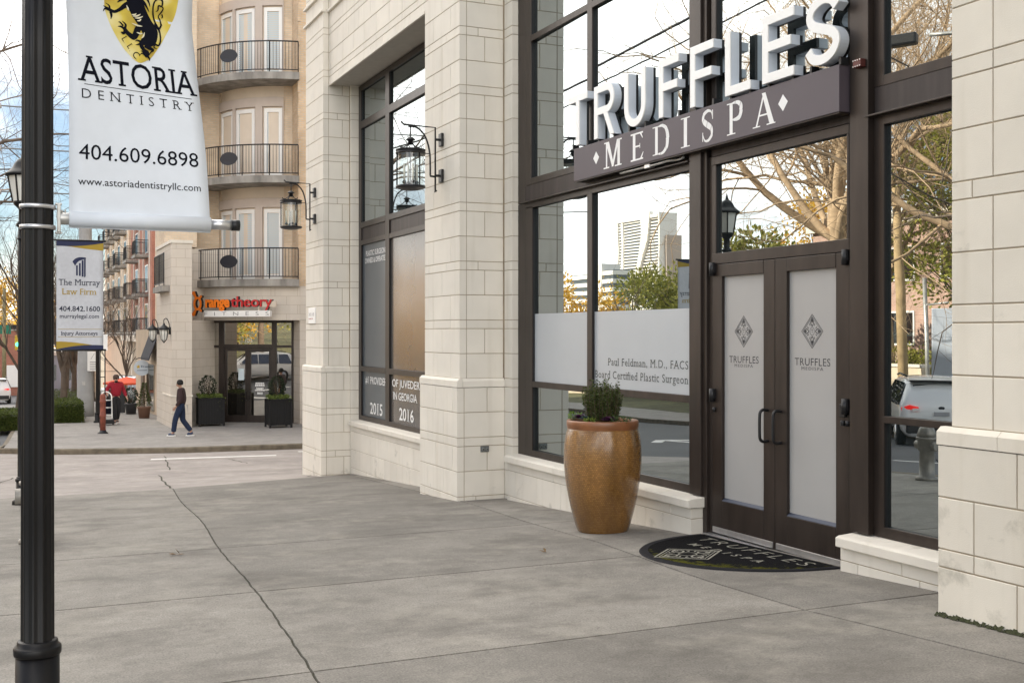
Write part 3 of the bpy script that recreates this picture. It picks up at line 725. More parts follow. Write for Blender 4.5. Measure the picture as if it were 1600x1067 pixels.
def dS(mb, fn, w, h):
    m = S_ / 2; c = [(.93, .80), (.78, .935), (.5, .985), (.2, .90), (.09, .745), (.2, .60), (.5, .505), (.82, .40), (.93, .25), (.80, .09), (.5, .012), (.2, .06), (.05, .21)]
    pts = spline([(m + a * (w - S_), m + b * (h - S_)) for a, b in c], 5); mb.strip(*ribbon(pts, S_), fn(LX1), fn(LX0))
feet = MB()
for yl, yr, d in ((10.879, 10.455, dT), (10.301, 9.886, dR), (9.682, 9.282, dU), (9.041, 8.702, dF), (8.514, 8.157, dF), (7.982, 7.628, dL), (7.469, 7.07, dE), (6.955, 6.522, dS)):
    f = chan(yl * FY, (yl - yr) * FY, d); feet.add(f.v, f.f)
feet.build('stand', BLACK, sg)
# flat seriffed line on the panel
sl = MB()
def put(yl, yr, polys):
    yl *= 1.0166; yr *= 1.0166; w = yl - yr; h = .2765
    for i, p in enumerate(polys):
        o = .8146 - .0006 * (i % 6)
        sl.add([(5 + o - .0, yl - a * w, 3.505 + b * h) for a, b in p], [tuple(range(len(p)))])
def B(x0, x1, y0, y1): return [(x0, y0), (x1, y0), (x1, y1), (x0, y1)]
put(10.306, 9.933, [B(.12, .195, .03, .97), B(.76, .90, .03, .97), [(.12, 1), (.30, 1), (.56, .12), (.47, .02)], [(.45, .02), (.55, .02), (.82, .90), (.82, 1), (.74, 1)], B(0, .32, 0, .05), B(.63, 1, 0, .05), B(.02, .2, .95, 1), B(.75, 1, .95, 1)])
put(9.755, 9.505, [B(.16, .36, .02, .98), B(0, .95, 0, .06), B(0, .95, .94, 1), B(.36, .72, .475, .535), [(.86, .04), (1, .26), (.95, .26), (.72, .04)], [(.84, .96), (.95, .76), (.91, .76), (.70, .96)], B(.68, .72, .42, .60)])
dd = spline([(.33, .02), (.60, .03), (.82, .2), (.88, .5), (.82, .8), (.60, .97), (.33, .98)], 5); Ld, Rd = ribbon(dd, [.03 + .15 * (1 - abs(i / (len(dd) - 1) * 2 - 1)) ** .6 for i in range(len(dd))])
put(9.339, 9.035, [B(.14, .30, .02, .98), B(0, .4, 0, .035), B(0, .4, .965, 1)] + [[Ld[i], Ld[i + 1], Rd[i + 1], Rd[i]] for i in range(len(dd) - 1)])
put(8.845, 8.697, [B(.32, .68, .02, .98), B(0, 1, 0, .035), B(0, 1, .965, 1)])
ss = spline([(.88, .74), (.80, .92), (.5, .985), (.2, .88), (.17, .70), (.45, .55), (.78, .40), (.84, .2), (.6, .03), (.28, .04), (.12, .26)], 6); Ls, Rs = ribbon(ss, [.05 + .16 * (sin(PI * i / (len(ss) - 1)) ** 2) for i in range(len(ss))])
put(8.511, 8.316, [[Ls[i], Ls[i + 1], Rs[i + 1], Rs[i]] for i in range(len(ss) - 1)] + [B(.86, .92, .68, .98), B(.08, .14, .02, .32)])
pp = spline([(.35, .98), (.68, .97), (.90, .86), (.92, .70), (.85, .52), (.62, .45), (.36, .46)], 5); Lp, Rp = ribbon(pp, [.04 + .16 * (sin(PI * i / (len(pp) - 1))) for i in range(len(pp))])
put(8.12, 7.899, [B(.17, .37, .02, .98), B(0, .55, 0, .035), B(0, .4, .965, 1)] + [[Lp[i], Lp[i + 1], Rp[i + 1], Rp[i]] for i in range(len(pp) - 1)])
put(7.751, 7.449, [[(.12, .02), (.19, .02), (.50, .92), (.46, 1)], [(.40, 1), (.56, 1), (.94, .02), (.74, .02)], B(.27, .70, .31, .36), B(0, .33, 0, .035), B(.62, 1, 0, .035)])
for yl, yr in ((10.536, 10.409), (7.416, 7.294)): put(yl, yr, [[(.5, .28), (1, .53), (.5, .78), (0, .53)]])
sl.build('lettering', WHITEL, sg)
# wiring under the panel
cd = thing('conduit', 'short steel conduit with junction box running under the sign panel', 'conduit', (5.85, 9.4, 3.40))
mb = MB(); mb.tube(spline([(5.86, 10.2, 3.432), (5.86, 9.8, 3.43), (5.86, 9.45, 3.43), (5.87, 9.3, 3.437), (5.90, 9.15, 3.43), (5.88, 9.05, 3.437)], 4), .013, 8); mb.build('pipe', STEEL, cd)
MB().box(5.84, 5.91, 9.60, 9.70, 3.41, 3.45).build('junction_box', ALU, cd, bevel=.004)
jb = thing('junction_box', 'small dark red electrical box with bolts at the right end of the sign', 'electrical box', (5.86, 6.64, 3.80))
MB().box(5.845, 5.895, 6.60, 6.685, 3.765, 3.825).build('cover', mat('rust_red_metal', (.10, .025, .02), .5, .2), jb, bevel=.003)
b_ = MB()
for y in (6.607, 6.632, 6.655, 6.678):
    for z in (3.773, 3.817): b_.tube([(5.841, y, z), (5.849, y, z)], .005, 6)
b_.build('bolt_head', ALU, jb); MB().tube([(5.90, 6.66, 3.76), (5.905, 6.665, 3.4), (5.91, 6.67, 3.2)], .004, 6).build('cable', BLACK, jb)

# ================================================================== WALL LANTERNS
CLEAR = bpy.data.materials.new('clear_glass'); N_, L_n = nt(CLEAR); N_.clear()
o_ = N_.new('ShaderNodeOutputMaterial'); mx_ = N_.new('ShaderNodeMixShader'); mx_.inputs[0].default_value = .10; tr_ = N_.new('ShaderNodeBsdfTransparent'); tr_.inputs[0].default_value = (.93, .95, .94, 1)
gl_ = N_.new('ShaderNodeBsdfGlossy'); gl_.inputs['Roughness'].default_value = .02
L_n.new(tr_.outputs[0], mx_.inputs[1]); L_n.new(gl_.outputs[0], mx_.inputs[2]); L_n.new(mx_.outputs[0], o_.inputs[0])
CANDLE = mat('ivory_candle_tube', (.72, .70, .62), .4)
def wall_lantern(label, dx, dy):
    X, Y = 4.83 + dx, 13.83 + dy
    t = thing('wall_lantern', label, 'wall lantern', (5.17 + dx, Y, 4.05), 'black candle lanterns on the stone pilasters')
    bx = 5.17 + dx; br = MB()
    br.tube([(bx, Y, 3.64), (bx, Y, 4.455), (4.74 + dx, Y, 4.465), (4.70 + dx, Y, 4.50)], .0125, 8)
    br.tube(spline([(4.80 + dx, Y, 4.445), (4.92 + dx, Y, 4.435), (5.03 + dx, Y, 4.33), (5.09 + dx, Y, 4.14), (5.10 + dx, Y, 3.95), (5.10 + dx, Y, 3.82)], 5) + [(bx, Y, 3.815)], .0125, 8)
    br.tube([(bx, Y, 3.64), (bx - .012, Y, 3.615), (bx + .02, Y, 3.635)], .011, 6)
    br.tube([(5.09 + dx, Y, 4.11), (5.0 + dx, Y, 4.11)], .006, 6)
    br.build('bracket', BLACK, t)
    for z in (4.30, 3.83):
        MB().box(5.232 + dx, 5.268 + dx, Y - .055, Y + .055, z - .085, z + .085).tube([(bx, Y, z), (5.24 + dx, Y, z)], .017, 8).build('wall_plate', BLACK, t, bevel=.006)
    MB().tube([(X, Y, 4.28), (X, Y, 4.455)], .008, 8).build('hanger', BLACK, t)
    cp = MB().lathe([(.0, .07), (.03, .065), (.06, .04), (.062, .03), (.035, .02), (.03, -.03), (.0, -.03)], (X, Y, 4.24), 16)
    for k in range(4):
        a = k * PI / 2 + .4; cp.tube(spline([(X + .03 * cos(a), Y + .03 * sin(a), 4.255), (X + .06 * cos(a), Y + .06 * sin(a), 4.20), (X + .12 * cos(a), Y + .12 * sin(a), 4.165), (X + .18 * cos(a), Y + .18 * sin(a), 4.16), (X + .185 * cos(a), Y + .185 * sin(a), 4.18)], 4), .007, 6)
    cp.build('cap', BLACK, t)
    MB().lathe([(.168, 0), (.195, 0), (.195, .018), (.18, .022), (.18, .034), (.195, .038), (.195, .055), (.168, .055)], (X, Y, 4.09), 28).build('rim', BLACK, t)
    MB().lathe([(.0, .05), (.165, .05), (.17, .058), (.193, .052), (.193, .03), (.175, .018), (.10, .0), (.0, -.005)], (X, Y, 3.625), 28).build('base', BLACK, t)
    gl = MB(); n = 28
    gl.add([(X + .172 * cos(2 * PI * k / n), Y + .172 * sin(2 * PI * k / n), z) for z in (3.68, 4.095) for k in range(n)], [(k, (k + 1) % n, n + (k + 1) % n, n + k) for k in range(n)], True); gl.build('glass', CLEAR, t)
    ba = MB()
    for k in range(3):
        a = 2 * PI * k / 3 + .9; ba.tube([(X + .178 * cos(a), Y + .178 * sin(a), 3.67), (X + .178 * cos(a), Y + .178 * sin(a), 4.10)], .009, 6)
    ba.build('glazing_bar', BLACK, t)
    cl = MB().tube([(X, Y, 3.66), (X, Y, 4.10)], .006, 6)
    for k in range(4):
        a = k * PI / 2; p = (X + .085 * cos(a), Y + .085 * sin(a)); cl.lathe([(.012, 0), (.03, .02), (.022, .04), (.012, .05)], (*p, 3.70), 8).tube([(X, Y, 3.70), (*p, 3.705)], .006, 6)
    cl.build('candle_holder', BLACK, t)
    for k in range(4):
        a = k * PI / 2; MB().tube([(X + .085 * cos(a), Y + .085 * sin(a), 3.745), (X + .085 * cos(a), Y + .085 * sin(a), 3.96)], .014, 8).build('candle', CANDLE, t)
wall_lantern('larger looking black candle lantern hung on the pilaster between the two storefront windows', 0, 0)
wall_lantern('smaller looking black candle lantern on the far corner pilaster, brick balconies behind it', -.11, 6.11)

# small fixtures on the stone
eo = thing('electrical_outlet', 'small grey weatherproof electrical outlet on the side of the stone pilaster', 'outlet', (5.59, 13.18, .31))
MB().box(5.535, 5.65, 13.165, 13.186, .275, .352).build('cover_plate', mat('grey_cast_metal', (.16, .17, .17), .45, .5, var=.2, scale=30), eo, bevel=.006)
mb = MB()
for x in (5.568, 5.618): mb.tube([(x, 13.168, .313), (x, 13.150, .310)], .021, 10)
mb.build('socket_cover', mat('grey_cast_lid', (.24, .25, .25), .4, .5), eo); mb = MB()
for x in (5.566, 5.624): mb.tube([(x, 13.151, .310), (x, 13.147, .310)], .009, 8)
mb.build('socket', BLACK, eo)
pl = thing('address_plaque', 'small white plaque with grey and red characters on the far corner pilaster', 'plaque', (5.15, 20.15, 2.1))
MB().box(5.142, 5.158, 19.90, 20.38, 1.955, 2.24).build('plate', WHITE, pl, bevel=.003)
mb = MB(); random.seed(3)
for i in range(4):
    y = 20.31 - i * .105
    mb.tube([(5.1405, y, 2.15), (5.1405, y - .02, 2.12)], .007, 4).tube([(5.1405, y - .02, 2.12), (5.1405, y + .0, 2.09)], .005, 4)
mb.build('grey_characters', mat('grey_print', (.35, .33, .33), .6), pl); mb = MB()
for i in range(3):
    y = 20.31 - i * .105; mb.box(5.1385, 5.1415, y - .025, y + .02, 2.03, 2.055)
mb.build('red_characters', mat('faded_red_print', (.45, .16, .14), .6), pl)
MB_ = MB().lathe([(.0, .0), (.035, .0), (.03, .02), (0, .025)], (0, 0, 0), 12)

# ================================================================== GLAZED PLANTER, BOX BUSH AND CABBAGES
CX, CY, CZ = 5.27, 9.52, zg(9.52)
GLAZE = bpy.data.materials.new('ochre_glazed_ceramic'); N, L = nt(GLAZE); b = N['Principled BSDF']
b.inputs['Roughness'].default_value = .22; b.inputs['Coat Weight'].default_value = .5; b.inputs['Coat Roughness'].default_value = .15
g = N.new('ShaderNodeTexCoord'); sp = N.new('ShaderNodeSeparateXYZ'); L.new(g.outputs['Object'], sp.inputs[0])
at = N.new('ShaderNodeMath'); at.operation = 'ARCTAN2'; L.new(sp.outputs['Y'], at.inputs[0]); L.new(sp.outputs['X'], at.inputs[1])
sa = N.new('ShaderNodeMath'); sa.operation = 'MULTIPLY'; L.new(at.outputs[0], sa.inputs[0]); sa.inputs[1].default_value = .36
cb = N.new('ShaderNodeCombineXYZ'); L.new(sa.outputs[0], cb.inputs[0]); L.new(sp.outputs['Z'], cb.inputs[1])
wn = N.new('ShaderNodeTexNoise'); wn.inputs['Scale'].default_value = 30; L.new(cb.outputs[0], wn.inputs['Vector'])
wv = N.new('ShaderNodeVectorMath'); wv.operation = 'MULTIPLY_ADD'; L.new(wn.outputs['Color'], wv.inputs[0]); wv.inputs[1].default_value = (.008, .006, 0); L.new(cb.outputs[0], wv.inputs[2])
bk = N.new('ShaderNodeTexBrick'); L.new(wv.outputs[0], bk.inputs['Vector']); bk.offset = .5
for k, v in (('Scale', 1), ('Mortar Size', .0032), ('Mortar Smooth', .5), ('Brick Width', .021), ('Row Height', .0172), ('Bias', 0)): bk.inputs[k].default_value = v
bk.inputs['Color1'].default_value = (.33, .165, .040, 1); bk.inputs['Color2'].default_value = (.20, .092, .020, 1); bk.inputs['Mortar'].default_value = (.17, .08, .019, 1)
n2 = N.new('ShaderNodeTexNoise'); n2.inputs['Scale'].default_value = 4; n2.inputs['Detail'].default_value = 7; mp = N.new('ShaderNodeMapping'); mp.inputs['Scale'].default_value = (1.3, 1.3, .45)
L.new(g.outputs['Object'], mp.inputs[0]); L.new(mp.outputs[0], n2.inputs['Vector'])
r = N.new('ShaderNodeMapRange'); r.inputs['From Min'].default_value = .3; r.inputs['From Max'].default_value = .7; r.inputs['To Min'].default_value = .62; r.inputs['To Max'].default_value = 1.35; L.new(n2.outputs['Fac'], r.inputs['Value'])
s = N.new('ShaderNodeVectorMath'); s.operation = 'SCALE'; L.new(bk.outputs['Color'], s.inputs[0]); L.new(r.outputs[0], s.inputs['Scale'])
# colour mixed browner towards the foot, edge broken by noise
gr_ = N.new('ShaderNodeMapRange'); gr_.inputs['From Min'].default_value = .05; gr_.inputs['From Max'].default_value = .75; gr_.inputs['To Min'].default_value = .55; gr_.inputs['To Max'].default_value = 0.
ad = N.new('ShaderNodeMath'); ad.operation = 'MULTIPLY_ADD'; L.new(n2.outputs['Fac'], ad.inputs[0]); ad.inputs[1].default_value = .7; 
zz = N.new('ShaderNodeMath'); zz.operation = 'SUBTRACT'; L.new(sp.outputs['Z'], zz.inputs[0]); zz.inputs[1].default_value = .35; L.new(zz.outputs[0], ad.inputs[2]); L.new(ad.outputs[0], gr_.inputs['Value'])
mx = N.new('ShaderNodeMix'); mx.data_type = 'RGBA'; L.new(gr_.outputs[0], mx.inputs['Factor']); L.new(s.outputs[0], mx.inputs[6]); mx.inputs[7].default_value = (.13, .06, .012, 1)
L.new(mx.outputs[2], b.inputs['Base Color'])
bp = N.new('ShaderNodeBump'); bp.invert = True; bp.inputs['Strength'].default_value = .55; bp.inputs['Distance'].default_value = .006; L.new(bk.outputs['Fac'], bp.inputs['Height']); L.new(bp.outputs['Normal'], b.inputs['Normal'])
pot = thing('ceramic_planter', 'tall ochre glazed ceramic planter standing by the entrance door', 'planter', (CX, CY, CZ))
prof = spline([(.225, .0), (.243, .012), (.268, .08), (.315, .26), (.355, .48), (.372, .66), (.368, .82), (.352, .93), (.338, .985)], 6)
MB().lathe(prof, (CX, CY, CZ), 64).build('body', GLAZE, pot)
MB().lathe(spline([(.335, .98), (.340, .995), (.346, 1.03), (.342, 1.06), (.328, 1.068), (.312, 1.06), (.305, 1.02)], 4), (CX, CY, CZ), 64).build('rim', mat('terracotta_rim', (.22, .085, .032), .35, var=.25, scale=6, spec=.6), pot)
MB().lathe([(0, .0), (.318, 0.)], (CX, CY, CZ + 1.025), 32).build('soil', mat('potting_soil', (.035, .025, .017), .95, var=.4, scale=30, bump=.5, bscale=80), pot)
MOSSG = foliage_mat('box_leaf', (.032, .052, .010), (.085, .105, .025), .22, .4)
def leaf(mb, p, d, L_, w, up=None):
    d = Vector(d).normalized(); u = Vector(up) if up else Vector((random.uniform(-1, 1), random.uniform(-1, 1), random.uniform(-1, 1)))
    s = d.cross(u)
    if s.length < 1e-4: s = d.orthogonal()
    s.normalize(); n = s.cross(d); p = Vector(p)
    mb.add([p, p + d * L_ * .5 + s * w / 2 + n * L_ * .08, p + d * L_, p + d * L_ * .5 - s * w / 2 + n * L_ * .08], [(0, 1, 2), (0, 2, 3)])
random.seed(7)
bz = CZ + 1.055
bush = thing('box_bush', 'small dark green box bush growing in the ochre planter', 'shrub', (CX, CY, bz))
lf = MB(); st = MB()
for i in range(84):
    a = random.uniform(0, 2 * PI); rr = .205 * math.sqrt(random.random()); h = random.uniform(.25, .37) * (1.14 - rr * 1.3)
    if i < 9: h *= 1.18
    x0, y0 = CX + .7 * rr * cos(a), CY + .7 * rr * sin(a); x1, y1 = CX + rr * cos(a), CY + rr * sin(a)
    pts = [(x0 + (x1 - x0) * t ** .7 + random.uniform(-.008, .008), y0 + (y1 - y0) * t ** .7 + random.uniform(-.008, .008), bz + h * t) for t in (0, .25, .5, .75, 1)]
    st.tube(pts, [.004, .0035, .003, .002, .001], 4, False)
    for k in range(80):
        t = random.uniform(.03, 1.); j = min(3, int(t * 4)); q = t * 4 - j
        p = Vector(pts[j]).lerp(Vector(pts[j + 1]), q); th = random.uniform(0, 2 * PI)
        d = Vector((cos(th), sin(th), random.uniform(-.1, .9)))
        leaf(lf, p + d * .004, d, random.uniform(.016, .027), random.uniform(.010, .015))
st.build('stem', mat('twig_brown', (.09, .065, .04), .9), bush); lf.build('foliage', MOSSG, bush)
def rosette(label, x, y, c1, c2, rad, nm='ornamental_cabbage', name2='cabbage'):
    t = thing(nm, label, name2, (x, y, bz)); m = MB(); random.seed(int(x * 1000))
    for ring_, (n, tilt, s) in enumerate([(9, .25, 1.), (9, .6, .85), (8, .95, .65), (6, 1.25, .42)]):
        for k in range(n):
            a = 2 * PI * k / n + ring_ * .4; d = Vector((cos(a) * cos(tilt), sin(a) * cos(tilt), sin(tilt))); sd = Vector((-sin(a), cos(a), 0)); nn = d.cross(sd)
            base = Vector((x, y, bz + .015)); L_ = rad * s; vs = []
            for i in range(4):
                u = i / 3
                for j in range(5):
                    w = (j / 4 - .5); vs.append(base + d * L_ * u * (1 - .25 * abs(w)) + sd * w * L_ * .9 * (u ** .6) + nn * (-.10 * L_ * (u * u) + random.uniform(-.05, .05) * L_ * u + .12 * L_ * abs(w) * u))
            m.add(vs, [(i * 5 + j, i * 5 + j + 1, (i + 1) * 5 + j + 1, (i + 1) * 5 + j) for i in range(3) for j in range(4)], True)
    m.build('leaves', foliage_mat(nm + '_leaf', c1, c2, .15, .5), t)
rosette('deep purple ornamental cabbage at the left side of the ochre planter', CX - .17, CY + .13, (.05, .012, .05), (.11, .03, .10), .085)
rosette('pinkish purple ornamental cabbage in front of the box bush', CX - .03, CY - .17, (.10, .03, .09), (.17, .06, .15), .075)
rosette('blue green ornamental cabbage between purple cabbage and box bush', CX - .17, CY + .01, (.05, .09, .085), (.09, .14, .12), .075)
def tuft(label, x, y, c1, c2, r_, n, h):
    t = thing('trailing_plant', label, 'plant', (x, y, bz)); m = MB(); random.seed(int(x * 999 + y * 77))
    for i in range(n):
        a = random.uniform(0, 2 * PI); q = r_ * math.sqrt(random.random()); leaf(m, (x + q * cos(a), y + q * sin(a), bz + random.uniform(0, h)), (cos(a), sin(a), random.uniform(.1, 1)), .03, .016)
    m.build('leaves', foliage_mat('tuft_leaf', c1, c2, .3), t)
tuft('bright green leafy plant at the left edge of the ochre planter', CX - .18, CY + .22, (.10, .19, .02), (.19, .28, .05), .06, 90, .07)
tuft('low yellow green plant at the front rim of the ochre planter', CX - .19, CY - .09, (.12, .18, .03), (.2, .25, .05), .04, 50, .03)
tuft('dull green plant at the right edge of the ochre planter', CX + .06, CY - .25, (.045, .08, .03), (.09, .13, .05), .09, 110, .05)

# ================================================================== HALF-ROUND DOOR MAT
mt = thing('door_mat', 'black half round door mat with pale lettering and moss, before the doors', 'door mat', (5.86, 7.8, zg(7.8)))
ey0, ey1, exf, exr = 6.84, 8.76, 5.875, 1.075
def mx_(a, r_): return (exf - exr * r_ * sin(a), (ey0 + ey1) / 2 + (ey1 - ey0) / 2 * r_ * cos(a))
RUB = mat('black_rubber', (.010, .010, .013), .75, var=.2, scale=20, spec=.15)
CARP = mat('black_mat_pile', (.010, .010, .011), 1., var=.5, scale=140, bump=.5, bscale=260, spec=.05)
N, L = CARP.node_tree.nodes, CARP.node_tree.links; b = N['Principled BSDF']; src = b.inputs['Base Color'].links[0].from_socket
g = N.new('ShaderNodeNewGeometry'); n1 = N.new('ShaderNodeTexNoise'); n1.inputs['Scale'].default_value = 16; n1.inputs['Detail'].default_value = 8; n1.inputs['Roughness'].default_value = .75; L.new(g.outputs['Position'], n1.inputs['Vector'])
ds = N.new('ShaderNodeVectorMath'); ds.operation = 'DISTANCE'; L.new(g.outputs['Position'], ds.inputs[0]); ds.inputs[1].default_value = (6.15, 8.0, 0)
rr = N.new('ShaderNodeMapRange'); rr.inputs['From Min'].default_value = .85; rr.inputs['From Max'].default_value = 1.3; rr.inputs['To Min'].default_value = -.28; rr.inputs['To Max'].default_value = .16; L.new(ds.outputs['Value'], rr.inputs['Value'])
aa = N.new('ShaderNodeMath'); aa.operation = 'ADD'; L.new(n1.outputs['Fac'], aa.inputs[0]); L.new(rr.outputs[0], aa.inputs[1])
r3 = N.new('ShaderNodeMapRange'); r3.inputs['From Min'].default_value = .56; r3.inputs['From Max'].default_value = .66; L.new(aa.outputs[0], r3.inputs['Value'])
mm = N.new('ShaderNodeMix'); mm.data_type = 'RGBA'; L.new(r3.outputs[0], mm.inputs['Factor']); L.new(src, mm.inputs[6]); mm.inputs[7].default_value = (.075, .075, .012, 1); L.new(mm.outputs[2], b.inputs['Base Color'])
def arc_mesh(r0, r1, z0, z1):
    m = MB(); n = 40; vs = []
    for i in range(n + 1):
        a = PI * i / n
        for r_, z in ((r0, z1), (r1, z1), (r1 + .012, z0)):
            x, y = mx_(a, r_); vs.append((x, y, zg(y) + z))
    m.add(vs, [(i * 3 + k, i * 3 + k + 1, (i + 1) * 3 + k + 1, (i + 1) * 3 + k) for i in range(n) for k in range(2)]); return m
arc_mesh(.935, .995, .0005, .011).build('border', RUB, mt)
m = MB(); n = 40; vs = []
for i in range(n + 1):
    a = PI * i / n
    for r_ in fr(0, .936, 6): x, y = mx_(a, r_); vs.append((x, y, zg(y) + .012))
m.add(vs, [(i * 7 + k, i * 7 + k + 1, (i + 1) * 7 + k + 1, (i + 1) * 7 + k) for i in range(n) for k in range(6)]); m.build('pile', CARP, mt)
PALE = mat('pale_mat_print', (.27, .26, .22), .95, var=.35, scale=90)
m = MB(); fm = lambda a, zz, li: (5.56 - (zz - 0) * -1 if False else 5.56 + zz, a, zg(a) + .0145)
letters(m, 'TRUFFLES', fm, 8.50, 7.02, .085, .15, spacing=1.35, bold=-.012)
letters(m, 'MEDISPA', fm, 8.30, 7.28, -.13, .085, serif=True, spacing=2.1, bold=.012)
ec = (5.16, 7.88); hw_, hh_ = .30, .30
def fe(p, q): 
    x, y = ec[0] + q * .32, ec[1] - p * .29; return (x, y, zg(y) + .0145)
for sc, w in ((1., .05), (.86, .025)):
    q = [(0, sc), (sc, 0), (0, -sc), (-sc, 0)]
    for i in range(4):
        l, r_ = ribbon([q[i], q[(i + 1) % 4]], w); m.add([fe(*p) for p in l + r_], [(0, 1, 3, 2)])
for k in range(4):
    an = k * PI / 2
    for sgn in (-1, 1):
        for cc, w in (([(.30, 0), (.42, sgn * .13), (.56, sgn * .14), (.64, sgn * .04), (.54, sgn * .02)], .055), ([(.34, sgn * .2), (.42, sgn * .3), (.5, sgn * .26)], .045), ([(.66, 0), (.76, sgn * .04)], .05)):
            l, r_ = ribbon([(p * cos(an) - q * sin(an), p * sin(an) + q * cos(an)) for p, q in spline(cc, 4)], w); nn = len(l); m.add([fe(*p) for p in l + r_], [(i, i + 1, nn + i + 1, nn + i) for i in range(nn - 1)])
l, r_ = ribbon([(.24 * cos(2 * PI * i / 20), .24 * sin(2 * PI * i / 20)) for i in range(21)], .04); nn = 21; m.add([fe(*p) for p in l + r_], [(i, i + 1, nn + i + 1, nn + i) for i in range(nn - 1)])
m.build('lettering', PALE, mt)

# ================================================================== FLUTED LAMP POSTS
MILK = mat('lantern_glass', (.72, .72, .68), .2, spec=.6)
def lamp_post(label, x, y, top, group='fluted black street lamps with lantern heads'):
    z0 = zg(y); t = thing('street_lamp', label, 'street lamp', (x, y, z0), group)
    base = MB().lathe([(.0, 0), (.14, 0), (.14, .05), (.105, .075), (.092, .09), (.092, .315)], (x, y, z0), 28)
    base.lathe([(.097, .311), (.100, .317), (.100, .343), (.096, .35), (.087, .353), (.085, .371), (.080, .376), (.0, .376)], (x, y, z0), 28); base.build('base', POLE, t)
    zl = top - 1.07
    MB().lathe([(.078, .30), (.078, .375), (.0705, .377)] + [(.070 - .006 * i / 6, .378 + (zl - z0 - .378) * i / 6) for i in range(7)], (x, y, z0), 80, flute=10, depth=.115).build('pole', POLE, t)
    MB().lathe([(.05, 0), (.09, .03), (.09, .06), (.06, .09), (.055, .25), (.08, .28), (.125, .33), (.13, .36)], (x, y, zl), 20).build('collar', POLE, t)
    hs = thing  # lantern head
    gl = MB(); n = 6
    gl.lathe([(.125, 0), (.185, .34)], (x, y, zl + .36), 6, smooth=False); gl.build('lantern_glass', MILK, t)
    ca = MB()
    for k in range(6):
        a = 2 * PI * k / 6; ca.tube([(x + .13 * cos(a), y + .13 * sin(a), zl + .36), (x + .19 * cos(a), y + .19 * sin(a), zl + .70)], .012, 6)
    ca.build('lantern_cage', POLE, t)
    MB().lathe([(.0, 0), (.225, 0), (.235, .02), (.225, .035), (.18, .07), (.14, .11), (.11, .17), (.075, .22), (.05, .235), (.03, .25), (.022, .29), (.0, .37)], (x, y, zl + .70), 24).build('lantern_roof', POLE, t)
    return t
lamp_post('nearest fluted black street lamp carrying the white crest banner', .152, 5.44, 4.55)
lamp_post('second fluted black street lamp, carrying the grey law firm banner', .285, 16.6, 4.26)
lamp_post('farthest fluted black street lamp, beside the red bollard across the side street', 3.2, 43.2, 3.2)

# ================================================================== BANNERS
CLOTH = mat('white_banner_cloth', (.69, .735, .80), .75, var=.025, scale=14, var2=.03, scale2=2, bump=.05, bscale=300, spec=.25)
bn = thing('street_banner', 'large white banner with gold crest and black lettering on the nearest lamp post', 'banner', (.5, 5.44, 2.2))
PX, PY = .152, 5.44
def alf(z): return R(max(0, min(20, (z - 2.27) * 20)))
def fb(s, z, lift=0.):
    a = alf(z); w = .012 * sin(z * 5 + s * 3) * min(1, max(0, (z - 2.3) * 2))
    nx, ny = sin(a), -cos(a)
    return (PX + s * cos(a) + nx * (lift + w), PY + s * sin(a) + ny * (lift + w), z)
fbt = lambda s, z, l: fb(s, z, .0022)
m = MB(); nu, nz = 10, 40; Z0, Z1 = 2.245, 3.80
vs = [fb(.131 + .62 * i / nu, Z0 + (Z1 - Z0) * j / nz) for j in range(nz + 1) for i in range(nu + 1)]; W = nu + 1
m.add(vs, [(j * W + i, j * W + i + 1, (j + 1) * W + i + 1, (j + 1) * W + i) for j in range(nz) for i in range(nu)], True)
bc = m.build('cloth', CLOTH, bn); sd_ = bc.modifiers.new('Solidify', 'SOLIDIFY'); sd_.thickness = .0015; sd_.offset = 0
for z, sgn in ((2.285, -1), (3.79, 1)):
    a = alf(z); d = Vector((cos(a), sin(a), 0)); c = Vector((PX, PY, z))
    MB().tube([c + d * .13, c + d * .752], .034, 16).build('pocket', CLOTH, bn)
    MB().tube([c + d * .752, c + d * .85], .024, 14).build('arm', ALU, bn)
    MB().tube([c + d * .85, c + d * .888], .026, 14).build('end_cap', BLACK, bn)
    b_ = MB(); b_.tube([c + d * .092, c + d * .132], .027, 14); b_.obox(c + d * .088, d * .007, Vector((0, .022, 0)), Vector((0, 0, .062)))
    b_.obox(c + d * .086 + Vector((0, 0, .064)), d * .014, Vector((0, .016, 0)), Vector((0, 0, .004))).obox(c + d * .086 - Vector((0, 0, .064)), d * .014, Vector((0, .016, 0)), Vector((0, 0, .004)))
    for q in (.10, .115): b_.tube([c + d * q + Vector((0, 0, .026)), c + d * q + Vector((0, 0, .04))], .004, 6)
    b_.build('bracket', STEEL, bn, bevel=.002)
    for zz in (z + .047, z - .043):
        MB().lathe([(.0685, -.0085), (.0755, -.0085), (.0755, .0085), (.0685, .0085)], (PX, PY, zz), 40).build('strap', ALU, bn)
m = MB(); letters(m, 'ASTORIA', fbt, .1723, .7398, 2.919, .118, serif=True, bold=.004); letters(m, 'DENTISTRY', fbt, .1878, .7177, 2.839, .044, serif=True, spacing=1.7, bold=-.008)
l, r_ = ribbon([(.2 + .51 * i / 8, 2.9045 - .004 * i / 8) for i in range(9)], .0028); m.add([fb(*p, .002) for p in l + r_], [(i, i + 1, 10 + i, 9 + i) for i in range(8)])
letters(m, '404.609.6898', fbt, .1729, .7115, 2.560, .068); letters(m, 'www.astoriadentistryllc.com', fbt, .1692, .7151, 2.443, .033)
m.build('lettering', INK, bn)
